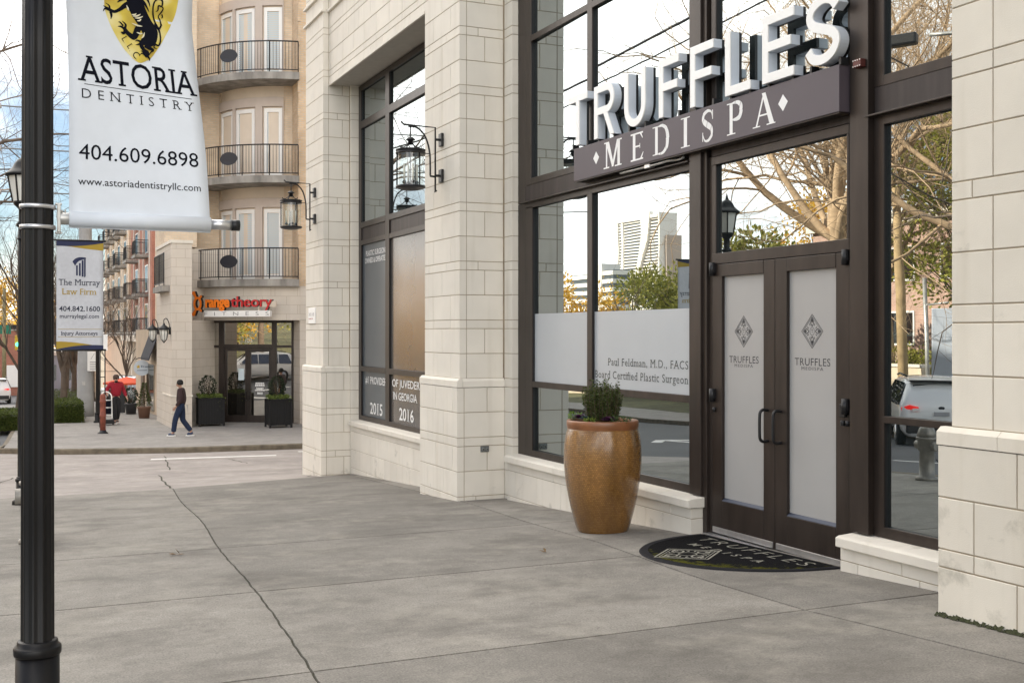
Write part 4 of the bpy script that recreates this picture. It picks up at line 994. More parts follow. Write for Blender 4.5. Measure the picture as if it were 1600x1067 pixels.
# crest: gold shield with a black rampant lion (art in units of a 1600-wide drawing)
def cr(p, lift): 
    X, Y = p; u = X / 1494; v = Y / 1067
    s = .2974 + .4541 * u + v * (-.0106 - .0139 * u); z = 3.314 + .0938 * u + v * (-.3025 - .0241 * u)
    return fb(s, z, lift)
GOLD = bpy.data.materials.new('gold_print'); N, L = nt(GOLD); b = N['Principled BSDF']; b.inputs['Roughness'].default_value = .55
g = N.new('ShaderNodeNewGeometry'); n1 = N.new('ShaderNodeTexNoise'); n1.inputs['Scale'].default_value = 7; n1.inputs['Detail'].default_value = 1.5; L.new(g.outputs['Position'], n1.inputs['Vector'])
cr_ = N.new('ShaderNodeValToRGB'); cr_.color_ramp.elements[0].position = .34; cr_.color_ramp.elements[0].color = (.38, .26, .03, 1); cr_.color_ramp.elements[1].position = .66; cr_.color_ramp.elements[1].color = (.80, .74, .42, 1)
e_ = cr_.color_ramp.elements.new(.5); e_.color = (.66, .52, .07, 1); L.new(n1.outputs['Fac'], cr_.inputs[0]); L.new(cr_.outputs[0], b.inputs['Base Color'])
shl = [(60, -420), (40, -200), (50, 100), (110, 330), (210, 560), (330, 780), (450, 930), (560, 1030), (640, 1050), (720, 1010)]; shr = [(1250, -420), (1250, -200), (1245, 50), (1215, 260), (1140, 450), (1050, 610), (960, 760), (860, 900), (790, 980), (740, 1012)]
l, r_ = spline(shl, 3), spline(shr, 3); n = len(l); m = MB()
cells = []
for i in range(n):
    for k in range(9): t = k / 8; cells.append((l[i][0] + (r_[i][0] - l[i][0]) * t, l[i][1] + (r_[i][1] - l[i][1]) * t))
m.add([cr(p, .0022) for p in cells], [(i * 9 + k, i * 9 + k + 1, (i + 1) * 9 + k + 1, (i + 1) * 9 + k) for i in range(n - 1) for k in range(8)]); m.build('crest_shield', GOLD, bn)
m = MB(); lay = [0]
def stroke(pts, w, k=5):
    p = spline(pts, k); n = len(p); w = [w] * n if isinstance(w, (int, float)) else [w[min(int(i / (n - 1) * (len(w) - 1)), len(w) - 2)] * (1 - (i / (n - 1) * (len(w) - 1) - min(int(i / (n - 1) * (len(w) - 1)), len(w) - 2))) + w[min(int(i / (n - 1) * (len(w) - 1)), len(w) - 2) + 1] * (i / (n - 1) * (len(w) - 1) - min(int(i / (n - 1) * (len(w) - 1)), len(w) - 2)) for i in range(n)]
    l, r_ = ribbon(p, w); lay[0] += 1; lf_ = .0034 + .00012 * lay[0]; m.add([cr(q, lf_) for q in l + r_], [(i, i + 1, n + i + 1, n + i) for i in range(n - 1)])
stroke([(640, -330), (560, -200), (520, -40), (560, 110), (650, 280), (740, 430), (800, 560), (790, 690), (700, 745)], [150, 240, 260, 250, 230, 230, 260, 200, 60])     # trunk
stroke([(470, 60), (380, 90), (300, 150), (215, 190), (150, 170)], [130, 90, 60, 50, 50]); stroke([(150, 170), (110, 140), (60, 110), (30, 90)], [55, 34, 22, 6]); stroke([(130, 140), (120, 90), (60, 45)], [36, 22, 6]); stroke([(150, 175), (60, 140), (30, 185)], [40, 30, 8]); stroke([(150, 190), (160, 260), (150, 315)], [50, 36, 8])
stroke([(690, 440), (600, 470), (560, 560), (520, 620), (430, 560), (370, 480)], [120, 110, 110, 90, 70, 60]); stroke([(370, 480), (390, 410), (330, 345)], [50, 34, 6]); stroke([(370, 480), (310, 440), (260, 440)], [45, 30, 6]); stroke([(350, 430), (300, 370), (270, 360)], [30, 22, 6]); stroke([(390, 510), (350, 550), (310, 530)], [60, 50, 10])
stroke([(760, 640), (680, 700), (640, 750), (680, 830), (740, 880), (730, 950)], [180, 120, 70, 55, 60, 50]); stroke([(730, 950), (660, 890), (610, 920)], [50, 26, 6]); stroke([(720, 900), (660, 860), (630, 850)], [36, 22, 6]); stroke([(740, 940), (770, 980), (770, 1020)], [40, 26, 5]); stroke([(700, 760), (770, 800), (840, 840), (800, 870), (760, 930)], [60, 70, 34, 22, 12]); stroke([(640, 720), (590, 740), (545, 750)], [40, 26, 5]); stroke([(620, 690), (570, 670), (540, 690)], [40, 22, 5])
stroke([(860, 720), (930, 760), (965, 680), (960, 560), (930, 470), (870, 350), (835, 200), (840, 60), (900, -10), (975, 20), (975, 110), (920, 100), (915, 170), (880, 200)], [30, 26, 26, 26, 34, 26, 24, 24, 26, 26, 22, 24, 22, 6])
stroke([(930, 480), (880, 430), (870, 390)], [40, 22, 5]); stroke([(950, 480), (980, 420), (960, 330), (930, 270), (980, 200), (1000, 140), (960, 110)], [40, 26, 22, 16, 24, 18, 8]); stroke([(985, 240), (1000, 290), (975, 300)], [22, 18, 5]); stroke([(975, 380), (1000, 430)], [22, 5]); stroke([(880, 730), (850, 790), (910, 815)], [24, 22, 5])
stroke([(620, 0), (700, 80), (770, 200)], [60, 36, 6]); stroke([(720, -20), (760, 60), (780, 120)], [40, 22, 5]); stroke([(430, -60), (300, 0), (245, 40)], [70, 40, 8])
m.build('crest_lion', INK, bn); m = MB()
for i, (a, b_, c, d) in enumerate([(480, 240, 560, 225), (500, 270, 630, 235), (530, 300, 670, 270), (570, 345, 640, 315), (480, 385, 660, 440), (390, 90, 430, 180), (560, 540, 660, 560), (690, 540, 640, 640)]):
    p = spline([(a, b_), ((a + c) / 2 + 8, (b_ + d) / 2 + 14), (c, d)], 4); l, r_ = ribbon(p, [4 + 22 * sin(PI * k / 8) for k in range(9)]); m.add([cr(q, .0095) for q in l + r_], [(k, k + 1, 10 + k, 9 + k) for k in range(8)])
m.build('crest_highlights', mat('pale_gold_print', (.72, .68, .50), .6), bn); m = MB()
for ch, (x, y), h in (('L', (310, 640), 95), ('.', (352, 712), 60), ('L', (395, 765), 95), ('.', (440, 850), 60), ('C', (480, 905), 110), ('.', (545, 990), 60)):
    an = R(-58); v, f, w = text2d(ch, serif=True)
    m.add([cr((x + (p * .53 + q * .85) * h, y + (p * .85 - q * .53) * h), .0036) for p, q in v], f)
m.build('crest_lettering', INK, bn)

b2 = thing('street_banner', 'grey white law firm banner with navy and gold swooshes on the second lamp post', 'banner', (1.0, 16.5, 1.5))
MY = 16.6
def f2_(lift): return lambda x, z, l=0: (x, MY - lift + .018 * sin((x - .7) * 5) * sin((z - 1.5) * 2), z)
CLOTH2 = mat('grey_banner_cloth', (.58, .59, .63), .8, var=.05, scale=25, var2=.05, scale2=3, spec=.2)
def patch(name, top, bot, mt_, lift, parent=b2, nx=10, nz=8):
    f = f2_(lift); m = MB(); W = nx + 1
    m.add([f(.70 + .605 * i / nx, bot(i / nx) + (top(i / nx) - bot(i / nx)) * j / nz) for j in range(nz + 1) for i in range(W)], [(j * W + i, j * W + i + 1, (j + 1) * W + i + 1, (j + 1) * W + i) for j in range(nz) for i in range(nx)], True); return m.build(name, mt_, parent)
NAVY = mat('navy_print', (.018, .024, .075), .7); GOLD2 = mat('mustard_print', (.40, .27, .03), .7)
c2 = patch('cloth', lambda t: 3.045, lambda t: 1.552, CLOTH2, 0, nz=24); sd_ = c2.modifiers.new('Solidify', 'SOLIDIFY'); sd_.thickness = .0015; sd_.offset = 0
for sgn in (1, -1):
    patch('gold_swoosh', lambda t: 3.044, lambda t: 2.972 - .055 * max(0, t - .25) ** .7 * 1.2, GOLD2, .003 * sgn, nz=3); patch('navy_swoosh', lambda t: 3.046, lambda t: 2.970 + .06 * max(0, t - .3) ** 1.6 * 1.6, NAVY, .005 * sgn, nz=3)
    patch('gold_swoosh', lambda t: 1.665 - .09 * max(0, t - .1) ** 1.5, lambda t: 1.554, GOLD2, .003 * sgn, nz=3); patch('navy_swoosh', lambda t: 1.60 + .02 * sin(t * 2.6) - .04 * (1 - t) ** 2, lambda t: 1.551, NAVY, .005 * sgn, nz=3)
f = f2_(.0045); m = MB()
letters(m, 'The Murray', f, .728, 1.268, 2.436, .082, serif=True)
letters(m, '404.842.1600', f, .735, 1.262, 2.08, .068, bold=.012); letters(m, 'murraylegal.com', f, .744, 1.247, 1.985, .056, bold=.006); letters(m, 'Injury Attorneys', f, .758, 1.230, 1.752, .05, serif=True, bold=.008)
m.build('lettering', mat('dark_grey_print', (.03, .035, .06), .7), b2)
m = MB(); letters(m, 'Law Firm', f, .768, 1.218, 2.309, .08, serif=True, bold=.004)
for z in (1.831, 1.727): m.add([f(.72 + .57 * i / 6, z + dz) for i in range(7) for dz in (0, .005)], [(2 * i, 2 * i + 2, 2 * i + 3, 2 * i + 1) for i in range(6)])
m.build('gold_lettering', GOLD2, b2)
m = MB()
for x, z0, z1, w in ((.963, 2.57, 2.71, .022), (1.0, 2.565, 2.74, .022), (1.036, 2.555, 2.78, .024)): m.add([f(x - w / 2, z0), f(x + w / 2, z0), f(x + w / 2, z1), f(x - w / 2, z1)], [(0, 1, 2, 3)])
m.add([f(1.055, 2.545), f(1.075, 2.56), f(1.075, 2.80), f(1.055, 2.79)], [(0, 1, 2, 3)])
cap = spline([(.905, 2.76), (.94, 2.80), (1.0, 2.822), (1.078, 2.818)], 4); low = spline([(.94, 2.70), (.96, 2.74), (1.0, 2.775), (1.078, 2.80)], 4); n = len(cap)
m.add([f(*p) for p in cap + low], [(i, n + i, n + i + 1, i + 1) for i in range(n - 1)]); m.build('emblem', NAVY, b2)
for z in (3.05, 1.545):
    MB().tube([(.285, MY, z), (1.34, MY, z)], .013, 8).build('arm', BLACK, b2)
    MB().lathe([(.068, -.012), (.076, -.012), (.076, .012), (.068, .012)], (.285, MY, z), 24).build('strap', BLACK, b2)
# ================================================================== THE CORNER BUILDING ACROSS THE SIDE STREET
BRK = brick('tan_brick', (.60, .47, .335), (.68, .55, .41), (.56, .50, .42), .205, .075, .009, bump=.5)
BRKP = brick('tan_brick_quoin', (.58, .41, .26), (.66, .50, .34), (.52, .45, .37), .205, .075, .009, bump=.6)
ASH = brick('pinkish_ashlar', (.62, .565, .50), (.60, .545, .475), (.43, .36, .29), .60, .3087, .006, bump=.2, var=.05)
CREAM = mat('cream_panel', (.66, .57, .47), .7, var=.04, scale=2)
TAUPE = mat('taupe_mullion', (.50, .43, .38), .7, var=.04, scale=2)
UPVC = mat('white_door_frame', (.78, .77, .75), .4, var=.02)
SLAB = mat('stained_concrete_slab', (.26, .245, .225), .9, var=.4, scale=3.2, stretch=(1, 1, .25), var2=.2, scale2=1.1)
GL3 = glass_mat('apartment_glass', refl=.26, tint=(.75, .9, 1.), dark=(.10, .14, .17), wob=.0002)
GL4 = glass_mat('shop_glass', refl=.55, tint=(.9, .88, .82), dark=(.02, .018, .015), wob=.0003)
ot = thing('corner_building', 'tan brick corner building with rounded balconies over a stone ground floor', 'building', (8.5, 42, -1.4))
CC = (10.18, 42.92)
def cp(th, r, z): return (CC[0] - r * sin(R(th)), CC[1] - r * cos(R(th)), z)
def arcbox(mb, r0, r1, t0, t1, z0, z1, n=12):
    vs = []
    for i in range(n + 1):
        th = t0 + (t1 - t0) * i / n; vs += [cp(th, r0, z0), cp(th, r1, z0), cp(th, r1, z1), cp(th, r0, z1)]
    fs = [(i * 4 + k, i * 4 + (k + 1) % 4, (i + 1) * 4 + (k + 1) % 4, (i + 1) * 4 + k) for i in range(n) for k in range(4)] + [(0, 3, 2, 1), (n * 4, n * 4 + 1, n * 4 + 2, n * 4 + 3)]
    return mb.add(vs, fs)
RW, RB = 2.8, 3.9
m = MB(); arcbox(m, RW - .4, RW, -14, 18.9, 3.4, 15, 6); arcbox(m, RW - .4, RW + .0, 79.5, 92, 3.4, 15, 4)
m.box(7.45, 34, 42.95, 62, -1.6, 15).box(5.3, 6.42, 41.5, 43.2, 4.86, 15).box(6.42, 7.6, 42.6, 49, 3.3, 15).box(10.3, 34, 40.15, 43.2, 3.4, 15).box(24, 34.05, 40.1, 61.9, 14.9, 24.5).build('brick_wall', BRK, ot)  # last box: unseen raised block, added to stop sun reaching the side street
m = MB(); m.box(9.56, 10.32, 39.28, 40.4, 3.43, 15)
for z in fr(3.6, 14.4, 13): m.box(9.53, 9.62, 39.24, 39.34, z, z + .4)
m.build('quoin_pier', BRKP, ot)
m = MB(); arcbox(m, RW - .42, RW - .03, 18.9, 79.5, 3.4, 15, 14); m.build('bay_wall', CREAM, ot)
m = MB(); m.box(5.25, 5.92, 39.3, 41.6, -1.6, 4.82).box(5.25, 7.6, 41.6, 43.25, -1.7, 4.82); m.box(9.60, 12, 39.25, 40.6, -1.6, 3.43).box(12, 34, 40.0, 43, -1.6, 3.43)
m.prism([(5.93, 39.9), (6.97, 41.4), (7.3, 41.9), (5.93, 42)], lambda x, y: (x, y, -1.6), lambda x, y: (x, y, 2.24)); m.build('stone_base', ASH, ot)
m = MB(); m.box(5.21, 5.955, 39.26, 41.56, 4.82, 4.93).box(5.21, 5.3, 41.56, 43.3, 4.82, 4.93); m.box(5.225, 5.95, 39.27, 41.5, -.35, -.30); m.build('stone_coping', STONE, ot)
m = MB(); arcbox(m, 3.4, 3.74, -6, 84, 2.25, 3.435, 18); fs_ = m.build('entrance_fascia', ASH, ot)
m = MB(); pl_ = [cp(t, 3.72, 2.25)[:2] for t in fr(-6, 84, 12)] + [(7.0, 44), (12, 44)]
m.prism(pl_, lambda x, y: (x, y, 2.262), lambda x, y: (x, y, 2.242)); m.build('entrance_soffit', SOFFIT, ot)
# entrance doors on the chamfer
O_, T_, NN = Vector((8.91, 40.54, 0)), Vector((.883, -.469, 0)), Vector((-.469, -.883, 0))
def od(s, d, z): p = O_ + T_ * s + NN * d; return (p.x, p.y, z)
def obx(mb, s0, s1, d0, d1, z0, z1):
    v = [od(s, d, z) for s in (s0, s1) for d in (d0, d1) for z in (z0, z1)]; return mb.add(v, [(0, 1, 3, 2), (4, 6, 7, 5), (0, 4, 5, 1), (2, 3, 7, 6), (0, 2, 6, 4), (1, 5, 7, 3)])
m = MB(); zb = -1.43
for i, (a, b, c, d) in enumerate([(-2.21, -2.15, zb, 2.25), (-1.94, -1.74, zb, 2.25), (.0, .17, zb, 2.25), (.715, .765, zb, 2.25), (-1.74, 0, 1.27, 1.39), (-2.15, -1.94, 1.27, 1.36), (.17, .715, 1.27, 1.36), (-2.15, .72, 2.16, 2.25), (-2.15, -1.94, zb, -1.25), (.17, .715, zb, -1.25)]): obx(m, a, b, -.06, .06 + .001 * (i % 4), c, d)
f_ = m.build('shop_front', BRONZE, ot)
m = MB()
for a, b, c, d in [(-2.15, -1.94, -1.25, 1.27), (-2.15, -1.94, 1.36, 2.16), (-1.74, 0, 1.39, 2.16), (.17, .715, -1.25, 1.27), (.17, .715, 1.36, 2.16)]:
    q = MB(); obx(q, a, b, -.01, .005, c, d); q.build('pane', GL4, f_)
for s0, s1, hs in ((-1.735, -.875, -.93), (-.865, -.005, -.80)):
    m = MB()
    for a, b, c, d in ((s0, s0 + .1, zb + .02, 1.26), (s1 - .1, s1, zb + .02, 1.26), (s0 + .1, s1 - .1, 1.15, 1.26), (s0 + .1, s1 - .1, zb + .02, -1.16)): obx(m, a, b, -.03, .045, c, d)
    d_ = m.build('door', BRONZE, ot); q = MB(); obx(q, s0 + .1, s1 - .1, -.005, .01, -1.16, 1.15); q.build('pane', GL4, d_)
    MB().tube([od(hs, .045, -.28), od(hs, .11, -.28), od(hs, .11, -.62), od(hs, .045, -.62)], .014, 6).build('handle', BLACK, d_)
m = MB(); letters(m, '1215', lambda s, z, l: od(s, .012, z), -.97, -.72, 1.47, .12, bold=.02)
for i, (w, z, h) in enumerate([(.32, -.03, .05), (.36, -.12, .08), (.27, -.21, .05), (.36, -.28, .05)]):
    for k in range(5): x0 = -.44 - w / 2 + w * k / 5; m.add([od(x, .013, zz) for x, zz in ((x0, z), (x0 + w / 5 * .8, z), (x0 + w / 5 * .8, z + h), (x0, z + h))], [(0, 1, 2, 3)])
for k in range(3): m.add([od(x, .013, zz) for x, zz in ((-.54 + k * .07, -.40), (-.485 + k * .07, -.40), (-.485 + k * .07, -.33), (-.54 + k * .07, -.33))], [(0, 1, 2, 3)])
m.build('door_lettering', WHITEL, f_)
q = MB(); obx(q, -1.23, -1.02, .013, .016, .1, .52); q.build('paper_notice', mat('paper_notice', (.62, .72, .78), .7), f_)
m = MB(); obx(m, -1.74, 0, .05, .16, zb - .02, zb + .02); m.build('threshold', ALU, f_)
# upper storeys: balconies and french doors
def railing(pf, t0, t1, n, z, par, name='railing', hgt=1.08, posts=5):
    m = MB(); top = [pf(t0 + (t1 - t0) * i / 24) for i in range(25)]
    m.tube([(x, y, z + hgt) for x, y in top], .024, 6); m.tube([(x, y, z + .09) for x, y in top], .018, 6)
    for i in range(n + 1):
        x, y = pf(t0 + (t1 - t0) * i / n); m.tube([(x, y, z + .09), (x, y, z + hgt)], .0095, 4, False)
    for i in range(posts + 1):
        x, y = pf(t0 + (t1 - t0) * i / posts); m.tube([(x, y, z - .02), (x, y, z + hgt)], .02, 4)
    return m.build(name, BLACK, par)
for fl in range(3):
    z = 3.68 + 3.61 * fl
    m = MB(); arcbox(m, RW - .05, RB + .06, 9.5, 84, z - .25, z, 20); b_ = m.build('balcony', SLAB, ot)
    railing(lambda t: cp(t, RB, 0)[:2], 10, 83, 46, z, b_)
    m = MB(); n = 24; ov = []
    for k in range(n): a = 2 * PI * k / n; th = 47 + math.degrees(.36 * cos(a) / RB); ov.append((th, z + .62 + .23 * sin(a)))
    m.add([cp(t, RB + .02, zz) for t, zz in ov] + [cp(t, RB + .035, zz) for t, zz in ov], [tuple(range(n - 1, -1, -1)), tuple(range(n, 2 * n))] + [(k, (k + 1) % n, n + (k + 1) % n, n + k) for k in range(n)]); m.build('oval_plate', mat('black_oval_plate', (.02, .021, .028), .5) if fl == 0 else MATS['black_oval_plate'], b_)
    for t0, t1 in ((20.2, 33.5), (41, 57.8), (61, 78.5)):
        q = MB(); arcbox(q, RW - .06, RW + .01, t0, t0 + 2.4, z + .04, z + 2.56, 2); arcbox(q, RW - .06, RW + .01, t1 - 2.4, t1, z + .04, z + 2.56, 2); arcbox(q, RW - .06, RW + .012, t0 + 2.4, t1 - 2.4, z + 2.42, z + 2.56, 3); arcbox(q, RW - .06, RW + .012, t0 + 2.4, t1 - 2.4, z + .04, z + .22, 3)
        d_ = q.build('french_door', UPVC, ot); q = MB(); a, b2_ = cp(t0 + 2.4, RW - .03, 0), cp(t1 - 2.4, RW - .03, 0)
        q.add([(a[0], a[1], z + .22), (b2_[0], b2_[1], z + .22), (b2_[0], b2_[1], z + 2.42), (a[0], a[1], z + 2.42)], [(0, 1, 2, 3)]); q.build('pane', GL3, d_)
        if fl in (0, 2):
            q = MB()
            for i in range(30):
                zz = z + .26 + i * .072; A, Bq = Vector((a[0], a[1], zz)), Vector((b2_[0], b2_[1], zz)); o2 = Vector(((a[0] - CC[0]), (a[1] - CC[1]), 0)).normalized() * .012
                q.add([A + o2, Bq + o2, Bq + o2 + Vector((0, 0, .045)), A + o2 + Vector((0, 0, .045))], [(0, 1, 2, 3)])
            q.build('blind', mat('pale_blind', (.50, .60, .66), .6) if 'pale_blind' not in MATS else MATS['pale_blind'], d_)
    q = MB()
    for t0, t1 in ((34.5, 40), (58.3, 60.6), (18.9, 19.9)): arcbox(q, RW - .05, RW + .07, t0, t1, z + .02, z + 2.62, 2)
    arcbox(q, RW - .05, RW + .07, 18.9, 79.5, z + 2.62, z + 2.95, 12); q.build('mullion', TAUPE, ot)
# side railings on the street front
for z, y0, y1 in ((3.42, 39.75, 42.3), (7.3, 41.7, 43.1)):
    q = MB().box(5.0, 5.26, y0, y1, z - .2, z).build('balcony', SLAB, ot); railing(lambda t: (5.06, t), y0, y1, 18, z, q, posts=2)

# ---- orange and red channel sign
fs = thing('gym_sign', 'orange and red channel letter sign with white lightbox on the corner building fascia', 'sign', (7.4, 39.9, 2.4))
P0, TS, NS = Vector((7.48, 39.83, 0)), Vector((.766, -.643, 0)), Vector((-.643, -.766, 0))
def fsn(off): return lambda s, z, l=0: tuple(P0 + TS * s + NS * (off - l) + Vector((0, 0, z)))
ORG = mat('orange_acrylic', (.85, .20, .012), .35, spec=.6); RED = mat('red_acrylic', (.55, .012, .02), .35, spec=.6)
def chan2(body, s0, s1, z0, cap, m_, name, bold):
    q = MB(); letters(q, body, fsn(0), s0, s1, z0, cap, bold=bold, thick=.14, spacing=.96); q.build(name + '_return', BLACK, fs)
    q = MB(); letters(q, body, fsn(.002), s0, s1, z0, cap, bold=bold, thick=.006, spacing=.96); q.build(name, m_, fs)
chan2('range', -1.20, -.235, 2.71, .36, ORG, 'orange_letters', .045); chan2('theory', -.20, 1.40, 2.71, .36, RED, 'red_letters', .012)
q = MB(); qb = MB(); ring = [(-1.50 + .125 * cos(2 * PI * i / 24), 2.83 + .20 * sin(2 * PI * i / 24)) for i in range(25)]
q.strip(*ribbon(ring, .085), fsn(-.01), fsn(.004)); qb.strip(*ribbon(ring, .085), fsn(-.14), fsn(0))
for (a, b), (c, d), w0, w1 in (((-1.54, 3.0), (-1.67, 3.23), .07, .15), ((-1.54, 2.66), (-1.67, 2.43), .07, .15), ((-1.43, 3.0), (-1.35, 3.10), .06, .09), ((-1.43, 2.66), (-1.35, 2.56), .06, .09)):
    p = [(a + (c - a) * t, b + (d - b) * t) for t in fr(0, 1, 6)] + [(c + (c - a) * .12, d + (d - b) * .12)]; w = [w0 + (w1 - w0) * (i / 6) ** 2 for i in range(6)] + [w1 * .9, w1 * .2]
    w = w[:len(p)]; q.strip(*ribbon(p, w), fsn(-.012), fsn(.0055)); qb.strip(*ribbon(p, w), fsn(-.14), fsn(-.002))
q.build('orange_emblem', ORG, fs); qb.build('orange_emblem_return', BLACK, fs)
q = MB(); p0, p1 = -1.24, 1.32
def fbox(mb, s0, s1, o0, o1, z0, z1):
    v = [fsn(o)(s, z) for s in (s0, s1) for o in (o0, o1) for z in (z0, z1)]; return mb.add(v, [(0, 1, 3, 2), (4, 6, 7, 5), (0, 4, 5, 1), (2, 3, 7, 6), (0, 2, 6, 4), (1, 5, 7, 3)])
fbox(q, p0, p1, -.14, .0, 2.365, 2.575); q.build('lightbox', WHITE, fs)
q = MB(); letters(q, 'FITNESS', fsn(.003), p0 + .02, p1 - .05, 2.405, .13, spacing=2.4, bold=-.01); q.build('lightbox_lettering', mat('grey_print', (.2, .2, .21), .6), fs)
q = MB(); fbox(q, 1.0, 1.52, -.12, -.04, 2.70, 2.90); fbox(q, .86, .90, -.10, -.02, 2.57, 2.72); q.build('raceway', CREAM, fs)

# ---- planters by the gym entrance
IVY = foliage_mat('ivy_leaf', (.10, .16, .03), (.24, .29, .08), .3); DKL = foliage_mat('dark_shrub_leaf', (.012, .022, .010), (.03, .048, .02), .15)
def dark_planter(label, x, y, w, h, rz):
    t = thing('box_planter', label, 'planter', (x, y, zg(y)), 'black slatted planters by the corner entrance', rz); z = zg(y); c, s = cos(rz), sin(rz)
    m = MB(); hw = w / 2
    def bx(a, b, c_, d, e, f): m.box(x + a, x + b, y + c_, y + d, z + e, z + f)
    bx(-hw + .02, hw - .02, -hw + .02, hw - .02, .10, h - .02)
    for i in range(9):
        a = -hw + .01 + (w - .02) * i / 9
        bx(a + .006, a + (w - .02) / 9 - .006, -hw - .0, -hw + .02, .08, h - .03); bx(a + .006, a + (w - .02) / 9 - .006, hw - .02, hw, .08, h - .03)
        for sd in (-hw, hw - .02): m.box(x + sd, x + sd + .02, y + a + .006, y + a + (w - .02) / 9 - .006, z + .08, z + h - .03)
    for sx in (-1, 1):
        for sy in (-1, 1): m.box(x + sx * hw - .03, x + sx * hw + .03, y + sy * hw - .03, y + sy * hw + .03, z, z + h)
    m.box(x - hw - .03, x + hw + .03, y - hw - .03, y + hw + .03, z + h - .035, z + h)
    m.build('box', mat('black_stained_wood', (.006, .006, .007), .75, var=.3, scale=9) if 'black_stained_wood' not in MATS else MATS['black_stained_wood'], t)
    return z + h
def shrub(name, label, cat, x, y, z, r, h, n, mt_, ls, group=None, conical=.0, parent=None):
    t = thing(name, label, cat, (x, y, z), group); m = MB(); s = MB()
    for i in range(9):
        a = random.uniform(0, 2 * PI); s.tube([(x, y, z), (x + r * .3 * cos(a), y + r * .3 * sin(a), z + h * .5), (x + r * .6 * cos(a), y + r * .6 * sin(a), z + h * random.uniform(.7, .98))], [.012, .008, .003], 4, False)
    for i in range(n):
        k = random.random(); a = random.uniform(0, 2 * PI); zz = z + h * (.05 + .95 * k); rr = r * (1 - conical * k) * (math.sqrt(max(.03, 1 - (2 * k - 1) ** 2)) if conical == 0 else 1) * random.uniform(.55, 1.08)
        leaf(m, (x + rr * cos(a), y + rr * sin(a), zz), (cos(a), sin(a), random.uniform(-.2, 1)), ls * random.uniform(.7, 1.3), ls * .6)
    s.build('stem', MATS['twig_brown'], t); m.build('foliage', mt_, t); return t
random.seed(21)
for lab, x, y, w, l1, l2 in (('black slatted planter at the left of the gym entrance, behind the walking man', 6.62, 40.0, .82, 'upright dark shrub in the left planter of the gym entrance', 'trailing yellow green ivy in the left planter of the gym entrance'), ('black slatted planter at the right of the gym entrance beside the stone pier', 8.62, 38.25, .72, 'bushy dark shrub in the right planter of the gym entrance', 'trailing yellow green ivy in the right planter of the gym entrance')):
    zt_ = dark_planter(lab, x, y, w, .97, 0)
    shrub('planter_shrub', l1, 'shrub', x - .05, y, zt_ - .03, .27, .78, 900, DKL, .06)
    t = thing('ivy', l2, 'ivy', (x, y, zt_)); m = MB()
    for i in range(1100):
        a, b = random.uniform(-1, 1), random.uniform(-1, 1); e = max(abs(a), abs(b)); drop = -random.random() ** 2 * .45 if e > .9 and random.random() < .6 and (a > .4) else random.uniform(0, .12)
        leaf(m, (x + a * w * (.5 + (.08 if drop < 0 else 0)), y + b * w * .5, zt_ + drop), (random.uniform(-1, 1), random.uniform(-1, 1), random.uniform(-.4, .8)), .055, .035)
    m.build('leaves', IVY, t)

# ================================================================== RED BRICK AND PEACH BUILDINGS FURTHER ALONG
RBK = brick('red_brick', (.36, .125, .085), (.42, .16, .11), (.36, .25, .20), .22, .08, .01)
PCH = mat('peach_render', (.74, .56, .41), .8, var=.07, scale=.8)
def far_block(name, label, x0, x1, y0, y1, zt_, wall, bal_ys, z0=-3.2, sunk=None):
    t = thing(name, label, 'building', ((x0 + x1) / 2, y0, zg(y0)))
    MB().box(x0, x1, y0, y1, z0, zt_).build('wall', wall, t)
    m = MB(); m.box(x0 - .08, x1, y0 - .08, y1, 1.55, 1.9).box(x0 - .25, x1 + .2, y0 - .25, y1 + .2, zt_, zt_ + .5)
    for y in bal_ys: m.box(x0 - .06, x0 + .1, y - 2.0, y - 1.75, 1.9, zt_).box(x0 - .06, x0 + .1, y + 1.75, y + 2.0, 1.9, zt_)
    m.build('trim', STONE, t)
    z = 1.6; k = 0
    while z < zt_ - 2:
        for y in bal_ys:
            w = MB().box(x0 - .03, x0 + .05, y - .9, y + .9, z + .4, z + 2.4).build('window', UPVC, t); MB().box(x0 - .04, x0 - .028, y - .8, y + .8, z + .5, z + 2.3).build('pane', GL3, w)
            b_ = MB().box(x0 - .95, x0, y - 1.2, y + 1.2, z + .05, z + .25).build('balcony', SLAB, t)
            q = MB(); P = [(x0, y - 1.15), (x0 - .9, y - 1.15), (x0 - .9, y + 1.15), (x0, y + 1.15)]
            for zz in (.33, 1.3): q.tube([(a, b, z + zz) for a, b in P], .03, 4, smooth=False)
            for (a, b), (c, d) in zip(P, P[1:]):
                for i in range(11): q.tube([(a + (c - a) * i / 10, b + (d - b) * i / 10, z + .3), (a + (c - a) * i / 10, b + (d - b) * i / 10, z + 1.3)], .014, 3, False)
            q.build('railing', BLACK, b_)
        z += 2.84; k += 1
    return t
far_block('apartment_building', 'red brick apartment building with black railed balconies beyond the corner building', 9.85, 26, 84, 98, 17, RBK, (87, 93.5))
far_block('apartment_building', 'peach rendered apartment building with balconies at the far end of the street', 9.75, 26, 98.6, 122, 15, PCH, (101.5, 107, 112.5, 118))
t = thing('shop_arcade', 'cream columned shop front at the foot of the red brick building', 'shop front', (9.3, 86, zg(86)))
m = MB()
for y in (84.2, 87.4, 90.6, 93.8): m.box(9.2, 9.84, y, y + .7, -3.2, 1.2)
m.box(9.0, 9.84, 84, 97.5, 1.2, 1.54); m.build('column', CREAM, t); MB().box(9.6, 9.84, 84.5, 97, -3, 1.2).build('pane', GL4, t)
